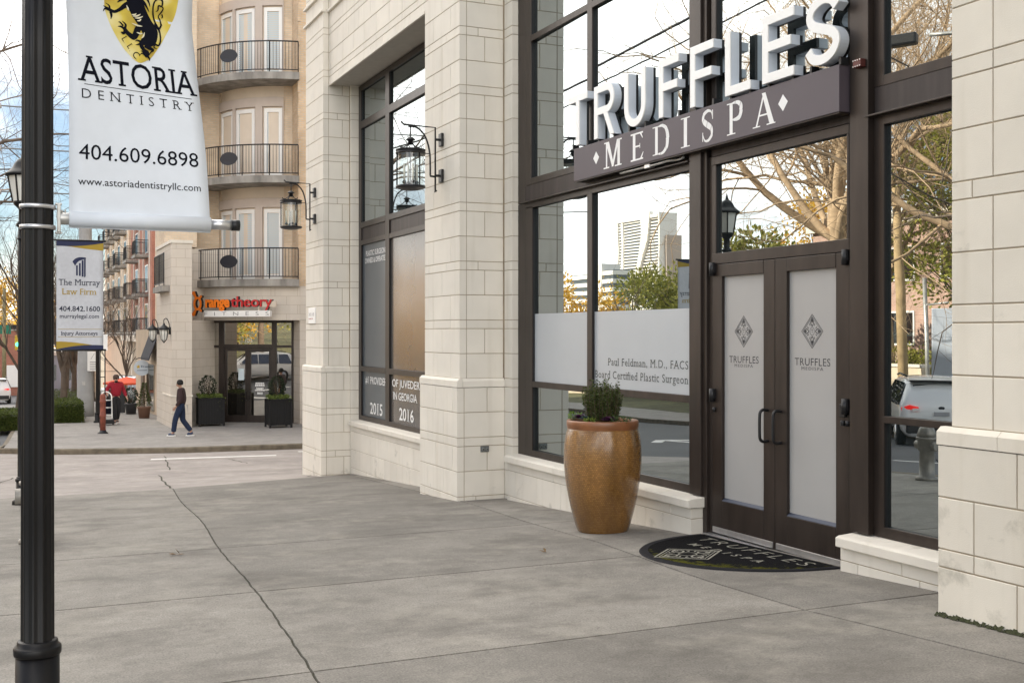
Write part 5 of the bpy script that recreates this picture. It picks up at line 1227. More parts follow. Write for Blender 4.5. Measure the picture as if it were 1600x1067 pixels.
# awning, round sign, lanterns on the corner building's street front
aw = thing('awning', 'dark striped awning over the shop beside the corner building', 'awning', (5.3, 49, 1.0))
m = MB(); m.prism([(5.75, 1.92), (5.36, .80), (5.36, .70), (5.75, 1.80)], lambda x, z: (x, 46.6, z), lambda x, z: (x, 49.4, z)); m.build('canvas', mat('dark_awning_canvas', (.035, .037, .05), .85, var=.1), aw)
t = thing('shop_wing', 'peach fronted low shop wing under the dark awning', 'shop', (6.5, 49, -1.6))
m = MB().box(5.75, 9, 46.55, 55, -2, 1.95).build('wall', mat('shop_render', (.62, .50, .38), .8, var=.08, scale=1.2), t); MB().box(5.71, 5.76, 48, 50.5, -1.4, .5).build('window', GL4, t); MB().box(5.70, 5.76, 51.5, 52.6, -1.6, .6).build('door', mat('brown_door', (.12, .065, .035), .5), t)
for i, (lab, y) in enumerate((('bell shaped black wall lantern nearest to the gym corner pier', 39.5), ('bell shaped black wall lantern above the dark awning', 42.6))):
    x = 5.0; t = thing('wall_lantern', lab, 'wall lantern', (5.25, y, 2.0), 'bell lanterns on the corner building')
    m = MB(); m.tube(spline([(5.25, y, 1.75), (5.2, y, 2.1), (5.12, y, 2.28), (5.03, y, 2.24), (5.03, y, 2.1)], 5), .016, 6); m.lathe([(0, .0), (.06, 0), (.06, .25), (0, .25)], (5.24, y, 1.75), 6); m.build('bracket', BLACK, t)
    MB().lathe([(.0, .22), (.03, .2), (.05, .14), (.16, .06), (.20, 0), (.17, -.02), (.0, -.02)], (5.03, y, 1.92), 16).build('cap', BLACK, t)
    MB().lathe([(.12, 0), (.13, -.12), (.09, -.32), (.03, -.38), (0, -.40)], (5.03, y, 1.90), 8, smooth=False).build('lantern_glass', MILK, t)
    q = MB()
    for k in range(8): a = 2 * PI * k / 8; q.tube([(5.03 + .125 * cos(a), y + .125 * sin(a), 1.9), (5.03 + .135 * cos(a), y + .135 * sin(a), 1.78), (5.03 + .095 * cos(a), y + .095 * sin(a), 1.58), (5.03, y, 1.46)], .009, 4, False)
    q.build('lantern_cage', BLACK, t)
rs = thing('round_sign', 'round pale projecting shop sign with yellow star below the dark awning', 'sign', (5.6, 50, .3))
rsx, rsz = 5.47, .33
def disc(r0, y, n=28): return [(rsx + r0 * cos(2 * PI * k / n), y, rsz + r0 * sin(2 * PI * k / n)) for k in range(n)]
m = MB(); m.add(disc(.33, 50.03) + disc(.33, 49.97), [tuple(range(28)), tuple(range(55, 27, -1))] + [(k, 28 + k, 28 + (k + 1) % 28, (k + 1) % 28) for k in range(28)]); m.build('disc', mat('pale_blue_sign', (.62, .68, .75), .5), rs)
m = MB(); m.add([(rsx - .15 + (.09 if k % 2 == 0 else .045) * cos(PI * k / 5 + PI / 2), 49.966, rsz + .05 + (.09 if k % 2 == 0 else .045) * sin(PI * k / 5 + PI / 2)) for k in range(10)], [tuple(range(10))]); m.build('star', mat('yellow_print', (.62, .42, .03), .6), rs)
m = MB()
for x0, x1, z, h in ((-.04, .02, .02, .09), (.05, .09, .02, .07), (.12, .24, .02, .05), (-.2, .2, -.12, .035)): m.add([(rsx + a, 49.966, rsz + b) for a, b in ((x0, z), (x1, z), (x1, z + h), (x0, z + h))], [(0, 1, 2, 3)])
m.build('sign_marks', mat('slate_print', (.22, .27, .34), .6), rs); MB().tube([(5.8, 50, .75), (5.35, 50, .75), (5.2, 50, .68)], .02, 6).tube([(5.47, 50, .75), (5.47, 50, .64)], .012, 6).build('bracket', BLACK, rs)

# ================================================================== STREET FURNITURE ON THE FAR SIDEWALK
bo = thing('bollard', 'rusty red round bollard on a black foot at the far kerb', 'bollard', (2.98, 38.1, zg(38.1)))
z = zg(38.1); MB().lathe([(.088, .10), (.088, .52), (.098, .53), (.098, .60), (.088, .61), (.088, .98), (.1, .99), (.1, 1.03), (.088, 1.05), (.088, 1.16), (.08, 1.22), (.05, 1.26), (0, 1.265)], (2.98, 38.1, z), 16).build('post', mat('rusty_red_paint', (.24, .07, .045), .7, var=.3, scale=8), bo)
MB().lathe([(0, 0), (.17, 0), (.16, .03), (.11, .06), (.10, .105), (0, .105)], (2.98, 38.1, z), 16).build('foot', BLACK, bo)
ss_ = thing('street_sign', 'white street sign board on two thin black posts behind the bollard', 'sign', (3.2, 40.8, zg(40.8)))
z = zg(40.8); MB().tube([(3.10, 40.8, z), (3.10, 40.8, 1.25)], .022, 6).tube([(3.26, 40.8, z), (3.26, 40.8, 1.25)], .022, 6).tube([(3.10, 40.8, .3), (3.26, 40.8, .3)], .015, 6).build('post', BLACK, ss_)
MB().box(3.02, 3.34, 40.77, 40.80, 1.2, 1.75).build('board', WHITE, ss_)
up = thing('utility_pole', 'thick grey concrete utility pole standing by the hedge', 'utility pole', (3.13, 48.5, zg(48.5)))
CP = mat('concrete_pole', (.36, .365, .37), .85, var=.1, scale=2.5, bump=.2, bscale=40)
z = zg(48.5); MB().lathe([(0, 0), (.34, 0), (.33, .5), (.31, 1.2), (.285, 3), (.24, 8), (.20, 13), (0, 13)], (3.13, 48.5, z), 20).build('shaft', CP, up)
MB().lathe([(.302, 0), (.308, 0), (.308, .04), (.302, .04)], (3.13, 48.5, 1.3), 20).box(2.98, 3.1, 48.17, 48.2, -.28, -.13).build('band', STEEL, up)
pn_ = thing('notice_board', 'small white notice plate with faint lines on the concrete utility pole', 'sign', (3.4, 48.1, .7))
MB().box(3.18, 3.58, 48.11, 48.14, .28, 1.06).build('plate', WHITE, pn_); m = MB()
for i in range(4): m.box(3.27, 3.50, 48.104, 48.111, .35 + i * .09, .385 + i * .09)
m.add([(3.3, 48.105, .75), (3.32, 48.105, .75), (3.46, 48.105, 1.0), (3.44, 48.105, 1.0)], [(0, 1, 2, 3)]); m.build('sign_marks', mat('grey_marks', (.35, .36, .38), .7), pn_)
for i, (z, sag) in enumerate(((9.06, .5), (7.36, .4), (10.7, .5))):
    nm = ('top', 'middle', 'lowest')[(1, 2, 0)[i]]
    c = thing('utility_cable', f'{nm} of the three grey cables from concrete pole across the street', 'cable', (3.1, 48.4, z)); P = [(3.1 - 15.5 * k / 20, 48.4 - 2.4 * k / 20, z - sag * 1.5 * (k / 20) * (1 - k / 20)) for k in range(21)]
    MB().tube(P, .028, 5).build('cable', mat('grey_cable', (.2, .2, .2), .7) if i == 0 else MATS['grey_cable'], c)
    m = MB()
    for k in (2, 4): x, y, zz = P[k]; m.lathe([(.0, -.12), (.05, -.1), (.05, .1), (0, .12)], (x, y, zz), 8)
    m.build('insulator', STEEL, c)
# hedges
def hedge(label, x0, x1, y0, y1, h, n):
    t = thing('hedge', label, 'hedge', ((x0 + x1) / 2, (y0 + y1) / 2, zg((y0 + y1) / 2)), 'clipped low hedges by the far kerb'); z = zg((y0 + y1) / 2); m = MB(); MB().box(x0 + .08, x1 - .08, y0 + .08, y1 - .08, z, z + h - .1).build('shade_core', mat('hedge_shade', (.02, .022, .012), .95, var=.4, scale=20) if 'hedge_shade' not in MATS else MATS['hedge_shade'], t)  # solid dark core; shade inside the hedge is put into its colour
    for i in range(n):
        f = random.random(); u, v, w = random.random(), random.random(), random.random(); j = random.gauss(0, .025)
        if f < .34: p = (x0 + (x1 - x0) * u, y0 + (y1 - y0) * v, z + h + j)
        elif f < .72: p = (x0 + (x1 - x0) * u, y0 + j, z + h * w)
        else: p = ((x0 if f < .86 else x1) + j, y0 + (y1 - y0) * v, z + h * w)
        leaf(m, p, (random.uniform(-1, 1), random.uniform(-1, 1), random.uniform(-.2, 1)), .055, .036)
    m.build('foliage', HDG, t)
HDG = foliage_mat('hedge_leaf', (.04, .065, .012), (.10, .125, .025), .25)
random.seed(5)
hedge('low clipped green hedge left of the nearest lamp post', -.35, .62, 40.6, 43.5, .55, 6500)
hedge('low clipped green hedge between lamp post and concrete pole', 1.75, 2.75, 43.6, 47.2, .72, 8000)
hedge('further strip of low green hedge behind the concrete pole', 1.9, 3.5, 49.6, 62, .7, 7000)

# ================================================================== UMBRELLA, TOPIARY, PLANTERS ALONG THE SHOPS
um = thing('patio_umbrella', 'open orange patio umbrella on the far sidewalk', 'umbrella', (5.85, 60, zg(60))); m = MB(); n = 8; top = (5.85, 60, -.40); zr_ = -.68
m.add([top] + [(5.85 + 1.15 * cos(2 * PI * k / n), 60 + 1.15 * sin(2 * PI * k / n), zr_) for k in range(n)] + [(5.85 + 1.15 * cos(2 * PI * k / n), 60 + 1.15 * sin(2 * PI * k / n), zr_ - .09) for k in range(n)], [(0, 1 + k, 1 + (k + 1) % n) for k in range(n)] + [(1 + k, 9 + k, 9 + (k + 1) % n, 1 + (k + 1) % n) for k in range(n)]); m.build('canopy', mat('orange_canvas', (.72, .10, .035), .8), um); MB().tube([(5.85, 60, zg(60)), (5.85, 60, -.38)], .025, 6).build('pole', WHITE, um)
random.seed(9)
for lab1, lab2, x, y in (('dark tub left of the topiary by the shop wing', 'dark bushy plant in the left dark tub by the shop wing', 4.95, 49.2), ('terracotta tub beside the stone pier of the corner building', 'clipped conical evergreen in the terracotta tub beside the stone pier', 5.05, 45.4)):
    z = zg(y); t = thing('plant_tub', lab1, 'planter', (x, y, z)); MB().lathe([(0, 0), (.19, 0), (.24, .38), (.26, .40), (.26, .45), (.22, .45), (0, .42)], (x, y, z), 16).build('tub', mat('dark_tub', (.03, .03, .032), .6) if 'dark' in lab1[:5] else mat('brown_tub', (.16, .085, .055), .7), t)
    shrub('topiary', lab2, 'shrub', x, y, z + .4, .26, .95 if 'con' in lab2 else .7, 900, MATS['dark_shrub_leaf'] if 'dark' in lab2 else MOSSG, .06, conical=.85 if 'con' in lab2 else 0)
sb = thing('chalk_board', 'black folding sandwich board on the far sidewalk by the shops', 'sign', (4.55, 51, zg(51))); z = zg(51); m = MB(); m.obox((4.55, 50.85, z + .5), (.32, 0, 0), (0, .012, 0), (0, .09, .5)); m.obox((4.55, 51.15, z + .5), (.32, 0, 0), (0, .012, 0), (0, -.09, .5)); m.build('board', BLACK, sb)
# ================================================================== PEOPLE
SKIN1 = mat('skin', (.42, .24, .17), .55, var=.05, scale=20); 
def skin_obj(name, verts, edges, rad, material, parent, root=0, sub=2):
    """one continuous surface grown over a skeleton (Skin + Subdivision)"""
    off = wloc(parent) if parent is not None else Vector((0, 0, 0))
    me = bpy.data.meshes.new(name); me.from_pydata([tuple(Vector(v) - off) for v in verts], edges, []); o = bpy.data.objects.new(name, me); COL.objects.link(o)
    if parent is not None: o.parent = parent
    o.modifiers.new('Skin', 'SKIN')
    sv = me.skin_vertices[0].data
    for i, r in enumerate(rad):
        sv[i].radius = (r, r) if isinstance(r, (int, float)) else r
        sv[i].use_root = (i == root)
    s = o.modifiers.new('Subdivision', 'SUBSURF'); s.levels = sub; s.render_levels = sub
    dg = bpy.context.evaluated_depsgraph_get(); m2 = bpy.data.meshes.new_from_object(o.evaluated_get(dg)); o.modifiers.clear(); o.data = m2
    m2.materials.clear(); m2.materials.append(material)
    for p in m2.polygons: p.use_smooth = True
    return o
def person(label, x, y, heading, J, head_yaw, cols, H=1.0):
    """J: joint positions in the person's own frame (right, forward, up); heading: direction faced, radians from +y towards +x"""
    z0 = zg(y); c, s = cos(heading), sin(heading)
    def W(p): r_, f_, u_ = p; return (x + (r_ * c + f_ * s) * H, y + (-r_ * s + f_ * c) * H, z0 + u_ * H)
    t = thing('person', label, 'person', (x, y, z0), None)
    V, E_, Rr = [], [], []
    def v(p, r, par=None):
        V.append(W(p)); Rr.append(r if isinstance(r, tuple) else r * H); i = len(V) - 1
        if par is not None: E_.append((par, i))
        return i
    L3 = lambda a, b, t_: tuple(a[k] + (b[k] - a[k]) * t_ for k in range(3))
    pel = v(J['pelvis'], .085); ab = v(L3(J['pelvis'], J['chest'], .5), .08, pel); ch = v(J['chest'], .10, ab); nk = v(J['neck'], .055, ch)
    hd = J['head']; hy = head_yaw; hf = (sin(hy), cos(hy))
    n2 = v(L3(J['neck'], hd, .45), .052, nk); jaw = v((hd[0] + hf[0] * .02, hd[1] + hf[1] * .02, hd[2] - .05), .068, n2); cr_ = v((hd[0] - hf[0] * .005, hd[1] - hf[1] * .005, hd[2] + .05), .088, jaw); tp = v((hd[0] - hf[0] * .01, hd[1] - hf[1] * .01, hd[2] + .115), .05, cr_)
    nose = v((hd[0] + hf[0] * .105, hd[1] + hf[1] * .105, hd[2] - .012), .012, jaw)
    fing = []
    for sd in ('L', 'R'):
        sh = v(J['sh' + sd], .062, ch); el = v(J['el' + sd], .045, sh); wr = v(J['wr' + sd], .028, el)
        d = Vector(J['wr' + sd]) - Vector(J['el' + sd]); d.normalize(); pa = Vector(J['wr' + sd]) + d * .07; pm = v(tuple(pa), .033, wr)
        side = d.cross(Vector((0, 1, 0))); side = side.normalized() if side.length > .1 else Vector((1, 0, 0)); fw = d.cross(side)
        for k, (o_, ln) in enumerate(((-.028, .06), (-.01, .075), (.01, .078), (.028, .066))):
            a = pa + fw * o_ + d * .035; b = a + d * ln * .55 + side * .008; e = b + d * ln * .25 + side * .022
            i0 = v(tuple(a), .010, pm); i1 = v(tuple(b), .009, i0); v(tuple(e), .007, i1)
        th = v(tuple(pa - fw * .035 - d * .02), .012, pm); v(tuple(pa - fw * .062 + d * .02), .009, th)
        hp = v(J['hip' + sd], .07, pel); kn = v(J['kn' + sd], .058, hp); an = v(J['an' + sd], .04, kn); fo = Vector(J['toe' + sd]); v(tuple(fo), .03, an)
    skin_obj('body', V, E_, Rr, cols['skin'], t)
    # jacket
    V, E_, Rr = [], [], []
    low = L3(J['pelvis'], J['chest'], -.05); a0 = v(low, (.205 * H, .15 * H)); a1 = v(L3(J['pelvis'], J['chest'], .5), (.20 * H, .15 * H), a0); a2 = v(J['chest'], (.215 * H, .16 * H), a1); a3 = v(L3(J['chest'], J['neck'], .75), .085, a2)
    for sd in ('L', 'R'):
        b1 = v(J['sh' + sd], .095, a2); b2_ = v(L3(J['sh' + sd], J['el' + sd], .5), .084, b1); b3 = v(J['el' + sd], .073, b2_); b4 = v(L3(J['el' + sd], J['wr' + sd], .95), .055, b3)
    skin_obj('jacket', V, E_, Rr, cols['top'], t, root=0)
    V, E_, Rr = [], [], []
    p0 = v((J['pelvis'][0], J['pelvis'][1], J['pelvis'][2] + .06), .135); p1 = v((J['pelvis'][0], J['pelvis'][1], J['pelvis'][2] - .04), .135, p0)
    for sd in ('L', 'R'):
        q1 = v(J['hip' + sd], .112, p1); q2 = v(L3(J['hip' + sd], J['kn' + sd], .5), .105, q1); q3 = v(J['kn' + sd], .09, q2); q4 = v(L3(J['kn' + sd], J['an' + sd], .5), .085, q3); q5 = v(L3(J['kn' + sd], J['an' + sd], .94), .08, q4)
    skin_obj('trousers', V, E_, Rr, cols['legs'], t)
    for sd in ('L', 'R'):
        V, E_, Rr = [], [], []; an, to = Vector(J['an' + sd]), Vector(J['toe' + sd]); dd = to - an; hl = an - Vector((0, 1, 0)) * 0
        h0 = v(tuple(an + Vector((0, 0, -.0))), .048); h1 = v(tuple(an + Vector((0, -.01, -.045))), .05, h0); h2 = v(tuple(an.lerp(to, .6) + Vector((0, 0, -.0))), .048, h1); h3 = v(tuple(to), .038, h2)
        sh_ = skin_obj('shoe', V, E_, Rr, cols['shoe'], t)
        q = MB(); ww = [W(p) for p in ((an.x - .045, an.y - .07, min(an.z - .085, to.z - .03)), (an.x + .045, an.y - .07, min(an.z - .085, to.z - .03)), (to.x + .045, to.y + .03, to.z - .035), (to.x - .045, to.y + .03, to.z - .035))]; q.add(ww + [(a, b, c_ + .03) for a, b, c_ in ww], [(3, 2, 1, 0), (4, 5, 6, 7), (0, 1, 5, 4), (1, 2, 6, 5), (2, 3, 7, 6), (3, 0, 4, 7)]); q.build('sole', WHITE, sh_)
    # hair, cap
    hc = W((hd[0] - hf[0] * .012, hd[1] - hf[1] * .012, hd[2] + .035)); q = MB(); q.lathe([(.0, .115), (.05, .108), (.085, .075), (.101, .02), (.100, -.02), (.085, -.05), (.0, -.05)], hc, 16); q.build('hair', cols['hair'], t)
    if 'beard' in cols:
        q = MB(); bc_ = W((hd[0] + hf[0] * .055, hd[1] + hf[1] * .055, hd[2] - .085)); q.lathe([(0, -.045), (.045, -.03), (.062, .0), (.055, .025), (0, .03)], bc_, 12); q.build('beard', cols['beard'], t)
    if 'cap' in cols:
        q = MB(); q.lathe([(0, .13), (.06, .122), (.095, .085), (.108, .045), (.108, .03), (0, .03)], hc, 16); w0, w1, w2, w3 = [W((hd[0] + hf[0] * a + hf[1] * b, hd[1] + hf[1] * a - hf[0] * b, hd[2] + .07 - (a - .08) * .15)) for a, b in ((.08, -.09), (.08, .09), (.19, .06), (.19, -.06))]
        q.add([w0, w1, w2, w3] + [(a, b, c_ + .012) for a, b, c_ in (w0, w1, w2, w3)], [(3, 2, 1, 0), (4, 5, 6, 7), (0, 1, 5, 4), (1, 2, 6, 5), (2, 3, 7, 6), (3, 0, 4, 7)]); q.build('cap', cols['cap'], t)
    ey = MB()
    for sd in (-1, 1):
        e = W((hd[0] + hf[0] * .088 + hf[1] * .032 * sd, hd[1] + hf[1] * .088 - hf[0] * .032 * sd, hd[2] + .012)); ey.lathe([(0, -.009), (.011, 0), (0, .009)], e, 8)
    ey.build('eyes', INK, t)
    return t, W
DENIM = mat('blue_denim', (.009, .02, .055), .85, var=.2, scale=7); MAROON = mat('dark_maroon_wool', (.042, .022, .024), .9, var=.15, scale=30)
J1 = dict(pelvis=(0, 0, .98), chest=(0, .02, 1.33), neck=(0, .03, 1.49), head=(0, .05, 1.60), shL=(-.18, .02, 1.42), shR=(.18, .02, 1.42), elL=(-.24, -.06, 1.15), elR=(.25, -.04, 1.14), wrL=(-.23, .10, .93), wrR=(.25, .02, .90),
          hipL=(-.09, 0, .93), hipR=(.09, 0, .93), knL=(-.09, .16, .52), knR=(.09, -.02, .50), anL=(-.09, .22, .10), anR=(.09, -.30, .13), toeL=(-.09, .38, .05), toeR=(.10, -.15, .035))
p1, W1 = person('man in a dark maroon jacket and blue jeans walking left with his back turned', 5.09, 35.94, R(-68), J1, R(-12), dict(skin=SKIN1, top=MAROON, legs=DENIM, shoe=mat('navy_shoe', (.04, .06, .12), .7), hair=mat('black_hair', (.008, .007, .007), .8)), 1.0)
q = MB(); random.seed(2)
for k in range(3): a = [W1(p) for p in ((.02 + .03 * k, -.155 - .01 * k, .97), (.10 + .02 * k, -.15, .98), (.15 + .02 * k, -.165, .74 - .03 * k), (.08 + .02 * k, -.175, .80))]; q.add(a, [(0, 1, 2, 3)])
q.build('white_rag', mat('white_rag', (.7, .7, .74), .9), p1)
J2 = dict(pelvis=(0, 0, .97), chest=(0, .02, 1.33), neck=(0, .03, 1.49), head=(0, .05, 1.60), shL=(-.19, .02, 1.42), shR=(.19, .02, 1.42), elL=(-.29, -.04, 1.17), elR=(.33, .0, 1.19), wrL=(-.36, .06, .95), wrR=(.34, .18, 1.09),
          hipL=(-.09, 0, .92), hipR=(.09, 0, .92), knL=(-.08, .04, .50), knR=(.08, .16, .52), anL=(-.08, -.16, .12), anR=(.08, .20, .10), toeL=(-.09, -.02, .05), toeR=(.09, .35, .05))
person('man in a red fleece, dark cap and black trousers pushing a white hand truck', 3.74, 42.3, R(172), J2, R(8), dict(skin=mat('skin_light', (.55, .34, .26), .55), top=mat('red_fleece', (.30, .012, .028), .9, var=.1, scale=25), legs=mat('black_trousers', (.014, .014, .017), .85), shoe=mat('black_shoe', (.012, .012, .013), .6), hair=mat('brown_hair', (.05, .03, .02), .85), beard=MATS['black_hair'], cap=mat('brown_cap', (.06, .035, .025), .85)), .99)
ht = thing('hand_truck', 'white tubular hand truck held by the man in the red fleece', 'hand truck', (3.42, 41.95, zg(42))); z = zg(42)
q = MB(); P = [(3.24, 41.9, z + .1), (3.25, 41.95, z + .9), (3.26, 42.02, z + 1.08), (3.34, 42.06, z + 1.14), (3.46, 42.05, z + 1.13), (3.55, 42.02, z + 1.05), (3.57, 41.95, z + .9), (3.585, 41.9, z + .1)]
q.tube(spline(P, 4), .022, 8)
for zz in (.34, .60, .86): q.tube([(3.24, 41.92, z + zz), (3.58, 41.92, z + zz)], .018, 6)
q.build('frame', WHITE, ht); q = MB().box(3.28, 3.55, 41.90, 41.93, z + .37, z + .57).box(3.28, 3.55, 41.90, 41.93, z + .63, z + .83); q.build('panel', INK, ht); MB().box(3.20, 3.62, 41.60, 41.95, z + .05, z + .20).build('toe_plate', BLACK, ht)
for xx in (3.2, 3.62):
    w = MB(); w.lathe([(0, -.03), (.10, -.03), (.115, -.02), (.115, .02), (.10, .03), (0, .03)], (0, 0, 0), 16); w.v = [(xx + c_, 42.02 + a, z + .115 + b) for a, b, c_ in w.v]; w.build('wheel', BLACK, ht)

# ================================================================== VEHICLES
def car(label, cat, x, y, rz, paint, group=None, wagon=True, scale=1.):
    t = thing('parked_car' if group else 'car', label, cat, (0, 0, 0), group)
    # cross sections along the length (rear at -y): (y, half width sill, half width belt, belt z, half width roof, roof z)
    S = [(-2.40, .70, .78, .80, .66, .86), (-2.36, .78, .88, .98, .74, 1.05), (-2.22, .84, .92, 1.02, .74, 1.30), (-1.98, .86, .93, 1.02, .69, 1.60), (-1.2, .88, .94, 1.01, .69, 1.68), (0, .88, .94, .99, .70, 1.68), (.45, .88, .94, .98, .70, 1.62), (1.25, .88, .93, .99, .80, 1.10), (1.5, .87, .92, .97, .80, 1.02), (2.1, .84, .88, .88, .72, .92), (2.40, .70, .76, .70, .60, .76)]
    m = MB(); vs = []
    for yy, ws, wb, zb, wr, zr in S:
        half = [(0, .30), (ws * .9, .30), (ws, .42), (wb, .70 if zb > .9 else zb - .15), (wb * .985, zb), (wr + .03, zr - .06), (wr - .08, zr), (0, zr + .03)]
        ring = half + [(-a, b) for a, b in reversed(half[1:-1])]
        vs += [(a, yy, b) for a, b in ring]
    n = 14; k = len(S); m.add(vs, [(i * n + j, i * n + (j + 1) % n, (i + 1) * n + (j + 1) % n, (i + 1) * n + j) for i in range(k - 1) for j in range(n)] + [tuple(range(n - 1, -1, -1)), tuple((k - 1) * n + j for j in range(n))], True)
    m.build('body', paint, t)
    q = MB(); q.add([(-.66, -2.235, 1.10), (.66, -2.235, 1.10), (.60, -2.05, 1.53), (-.60, -2.05, 1.53)], [(0, 1, 2, 3)]); q.build('rear_window', CARG, t)
    for sd in (-1, 1):
        q = MB()
        for a, b, c, d in ((-2.0, -1.25, -1.78, -1.25), (-1.2, -.1, -1.2, -.1), (-.05, 1.0, -.05, .42)): q.add([(sd * .948, a, 1.04), (sd * .948, b, 1.04), (sd * .755, d, 1.57), (sd * .755, c, 1.57)], [(0, 1, 2, 3)])
        q.build('side_window', CARG, t)
    q = MB(); q.add([(-.78, 1.20, 1.12), (.78, 1.20, 1.12), (.66, .52, 1.61), (-.66, .52, 1.61)], [(0, 1, 2, 3)]); q.build('windscreen', CARG, t)
    for sd in (-1, 1):
        q = MB(); q.prism([(.50, .93), (.88, .86), (.90, 1.0), (.72, 1.07), (.52, 1.02)], lambda a, b, sd=sd: (sd * a, -2.30 if a < .8 else -2.15, b), lambda a, b, sd=sd: (sd * a, -2.425 if a < .8 else -2.30, b)); q.build('tail_light', TAILR, t)
        MB().prism([(.48, .93), (.66, .91), (.66, .985), (.50, .99)], lambda a, b, sd=sd: (sd * a, -2.40, b), lambda a, b, sd=sd: (sd * a, -2.432, b)).build('reversing_light', WHITE, t)
        MB().tube([(sd * .70, -1.7, 1.72), (sd * .70, -.2, 1.75), (sd * .70, .3, 1.70)], .025, 6).build('roof_rail', BLACK, t)
        MB().box(sd * .93, sd * 1.08, .85, 1.0, 1.02, 1.16).build('mirror', paint, t, bevel=.03)
        MB().prism([(.45, .72), (.80, .74), (.80, .84), (.5, .80)], lambda a, b, sd=sd: (sd * a, 2.25, b), lambda a, b, sd=sd: (sd * a, 2.41, b)).build('headlight', WHITE, t)
        for yy in (-1.45, 1.42):
            w = MB(); w.lathe([(.0, -.11), (.30, -.11), (.345, -.08), (.35, 0), (.345, .08), (.30, .11), (0, .11)], (0, 0, 0), 24); w.v = [(sd * .83 + c, yy + a, .35 + b) for a, b, c in w.v]; wh = w.build('wheel', TYRE, t)
            w = MB(); w.lathe([(0, .0), (.06, .0), (.20, -.01), (.215, .015), (.0, .015)], (0, 0, 0), 20); w.v = [(sd * (.83 + .112 - .0) + sd * c, yy + a, .35 + b) for a, b, c in w.v]; w.build('rim', ALU, wh)
    MB().box(-.80, .80, -2.43, -2.2, .38, .62).build('bumper', mat('dark_bumper', (.03, .03, .032), .6) if 'dark_bumper' not in MATS else MATS['dark_bumper'], t, bevel=.04)
    MB().box(-.17, .17, -2.425, -2.40, .80, .90).build('number_plate', mat('plate_grey', (.42, .42, .44), .5) if 'plate_grey' not in MATS else MATS['plate_grey'], t); MB().box(-.68, .68, -2.16, -1.95, 1.595, 1.64).build('spoiler', BLACK, t, bevel=.01)
    e = MB(); e.lathe([(0, 0), (.055, 0), (.055, .01), (0, .01)], (0, 0, 0), 16); e.v = [(a * 1.3, -2.375 - c, .99 + b * .7) for a, b, c in e.v]; e.build('badge', BLACK, t)
    t.location = (x, y, zg(y) - .145); t.rotation_euler.z = rz; t.scale = (scale,) * 3
    return t
CARG = glass_mat('car_glass', refl=.10, tint=(.8, .85, .95), dark=(.012, .014, .02), wob=0); TAILR = mat('tail_light_red', (.75, .012, .012), .3, spec=.4); TAILR.node_tree.nodes['Principled BSDF'].inputs['Emission Color'].default_value = (1, .03, .02, 1); TAILR.node_tree.nodes['Principled BSDF'].inputs['Emission Strength'].default_value = .35; TYRE = mat('tyre_rubber', (.02, .02, .021), .85)
PW = mat('white_car_paint', (.88, .88, .88), .25, coat=.6, spec=.5); PS = mat('silver_car_paint', (.42, .47, .50), .3, .3, coat=.5)
car('white estate car seen from behind, reflected in the right hand window', 'car', -9.9, 22.2, R(37), PW)
car('white hatchback driving away down the main street at far left', 'car', -.35, 82, R(2), PW, None)
car('silver blue car parked across the far sidewalk beyond the man in red', 'car', 7.2, 72, R(20), PS, None)
car('dark grey car parked across the main street opposite the corner', 'car', -13.2, 6, R(100), mat('grey_car_paint', (.06, .065, .07), .3, .4, coat=.6), None)
trk = thing('box_truck', 'plain pale box truck standing ahead of the white estate car', 'truck', (-16.6, 27.2, zg(28)))
def trot(p): a = R(50); return (-16.6 + p[0] * cos(a) - p[1] * sin(a), 27.2 + p[0] * sin(a) + p[1] * cos(a), zg(28) - .05 + p[2])
q = MB(); q.box(-1.15, 1.15, 0, 4.6,   .9, 3.75); q.v = [trot(p) for p in q.v]; q.build('box', mat('blue_shaded_grp', (.55, .60, .70), .4), trk, bevel=.03)  # white truck box; bluish shade is put into its colour
q = MB(); q.box(-1.05, 1.05, 4.7, 6.4, .6, 2.5); q.v = [trot(p) for p in q.v]; q.build('cab', PW, trk, bevel=.12); q = MB(); q.box(-1.0, 1.0, .1, 6.2, .55, .88); q.v = [trot(p) for p in q.v]; q.build('chassis', BLACK, trk)
for sd in (-.95, .95):
    for yy in (.9, 5.4): w = MB(); w.lathe([(0, -.13), (.4, -.13), (.44, -.08), (.44, .08), (.4, .13), (0, .13)], (0, 0, 0), 20); w.v = [trot((sd + c, yy + a, .44 + b)) for a, b, c in w.v]; w.build('wheel', TYRE, trk)

# ================================================================== HYDRANT
hy = thing('fire_hydrant', 'silver grey fire hydrant by the kerb, reflected in the right hand window', 'hydrant', (.31, 11.85, zg(11.85))); z = zg(11.85); HYD = mat('silver_hydrant_paint', (.30, .28, .25), .5, .4, var=.2, scale=12)
MB().lathe([(0, 0), (.15, 0), (.15, .04), (.105, .05), (.10, .40), (.125, .42), (.125, .56), (.145, .57), (.145, .60), (.0, .60)], (.31, 11.85, z), 20).build('barrel', HYD, hy); MB().lathe([(.13, 0), (.125, .05), (.10, .12), (.06, .155), (.03, .16), (.03, .20), (0, .2)], (.31, 11.85, z + .60), 16, flute=8, depth=.1).build('bonnet', HYD, hy)
q = MB(); q.tube([(.31, 11.85, z + .48), (.31, 11.66, z + .48)], .06, 12).tube([(.31, 11.85, z + .48), (.31, 12.04, z + .48)], .06, 12).tube([(.31, 11.85, z + .46), (.13, 11.85, z + .46)], .075, 12); q.build('outlet', HYD, hy); MB().tube(spline([(.26, 11.64, z + .46), (.22, 11.62, z + .33), (.25, 11.66, z + .25), (.27, 11.72, z + .3)], 4), .008, 5).build('chain', BLACK, hy)

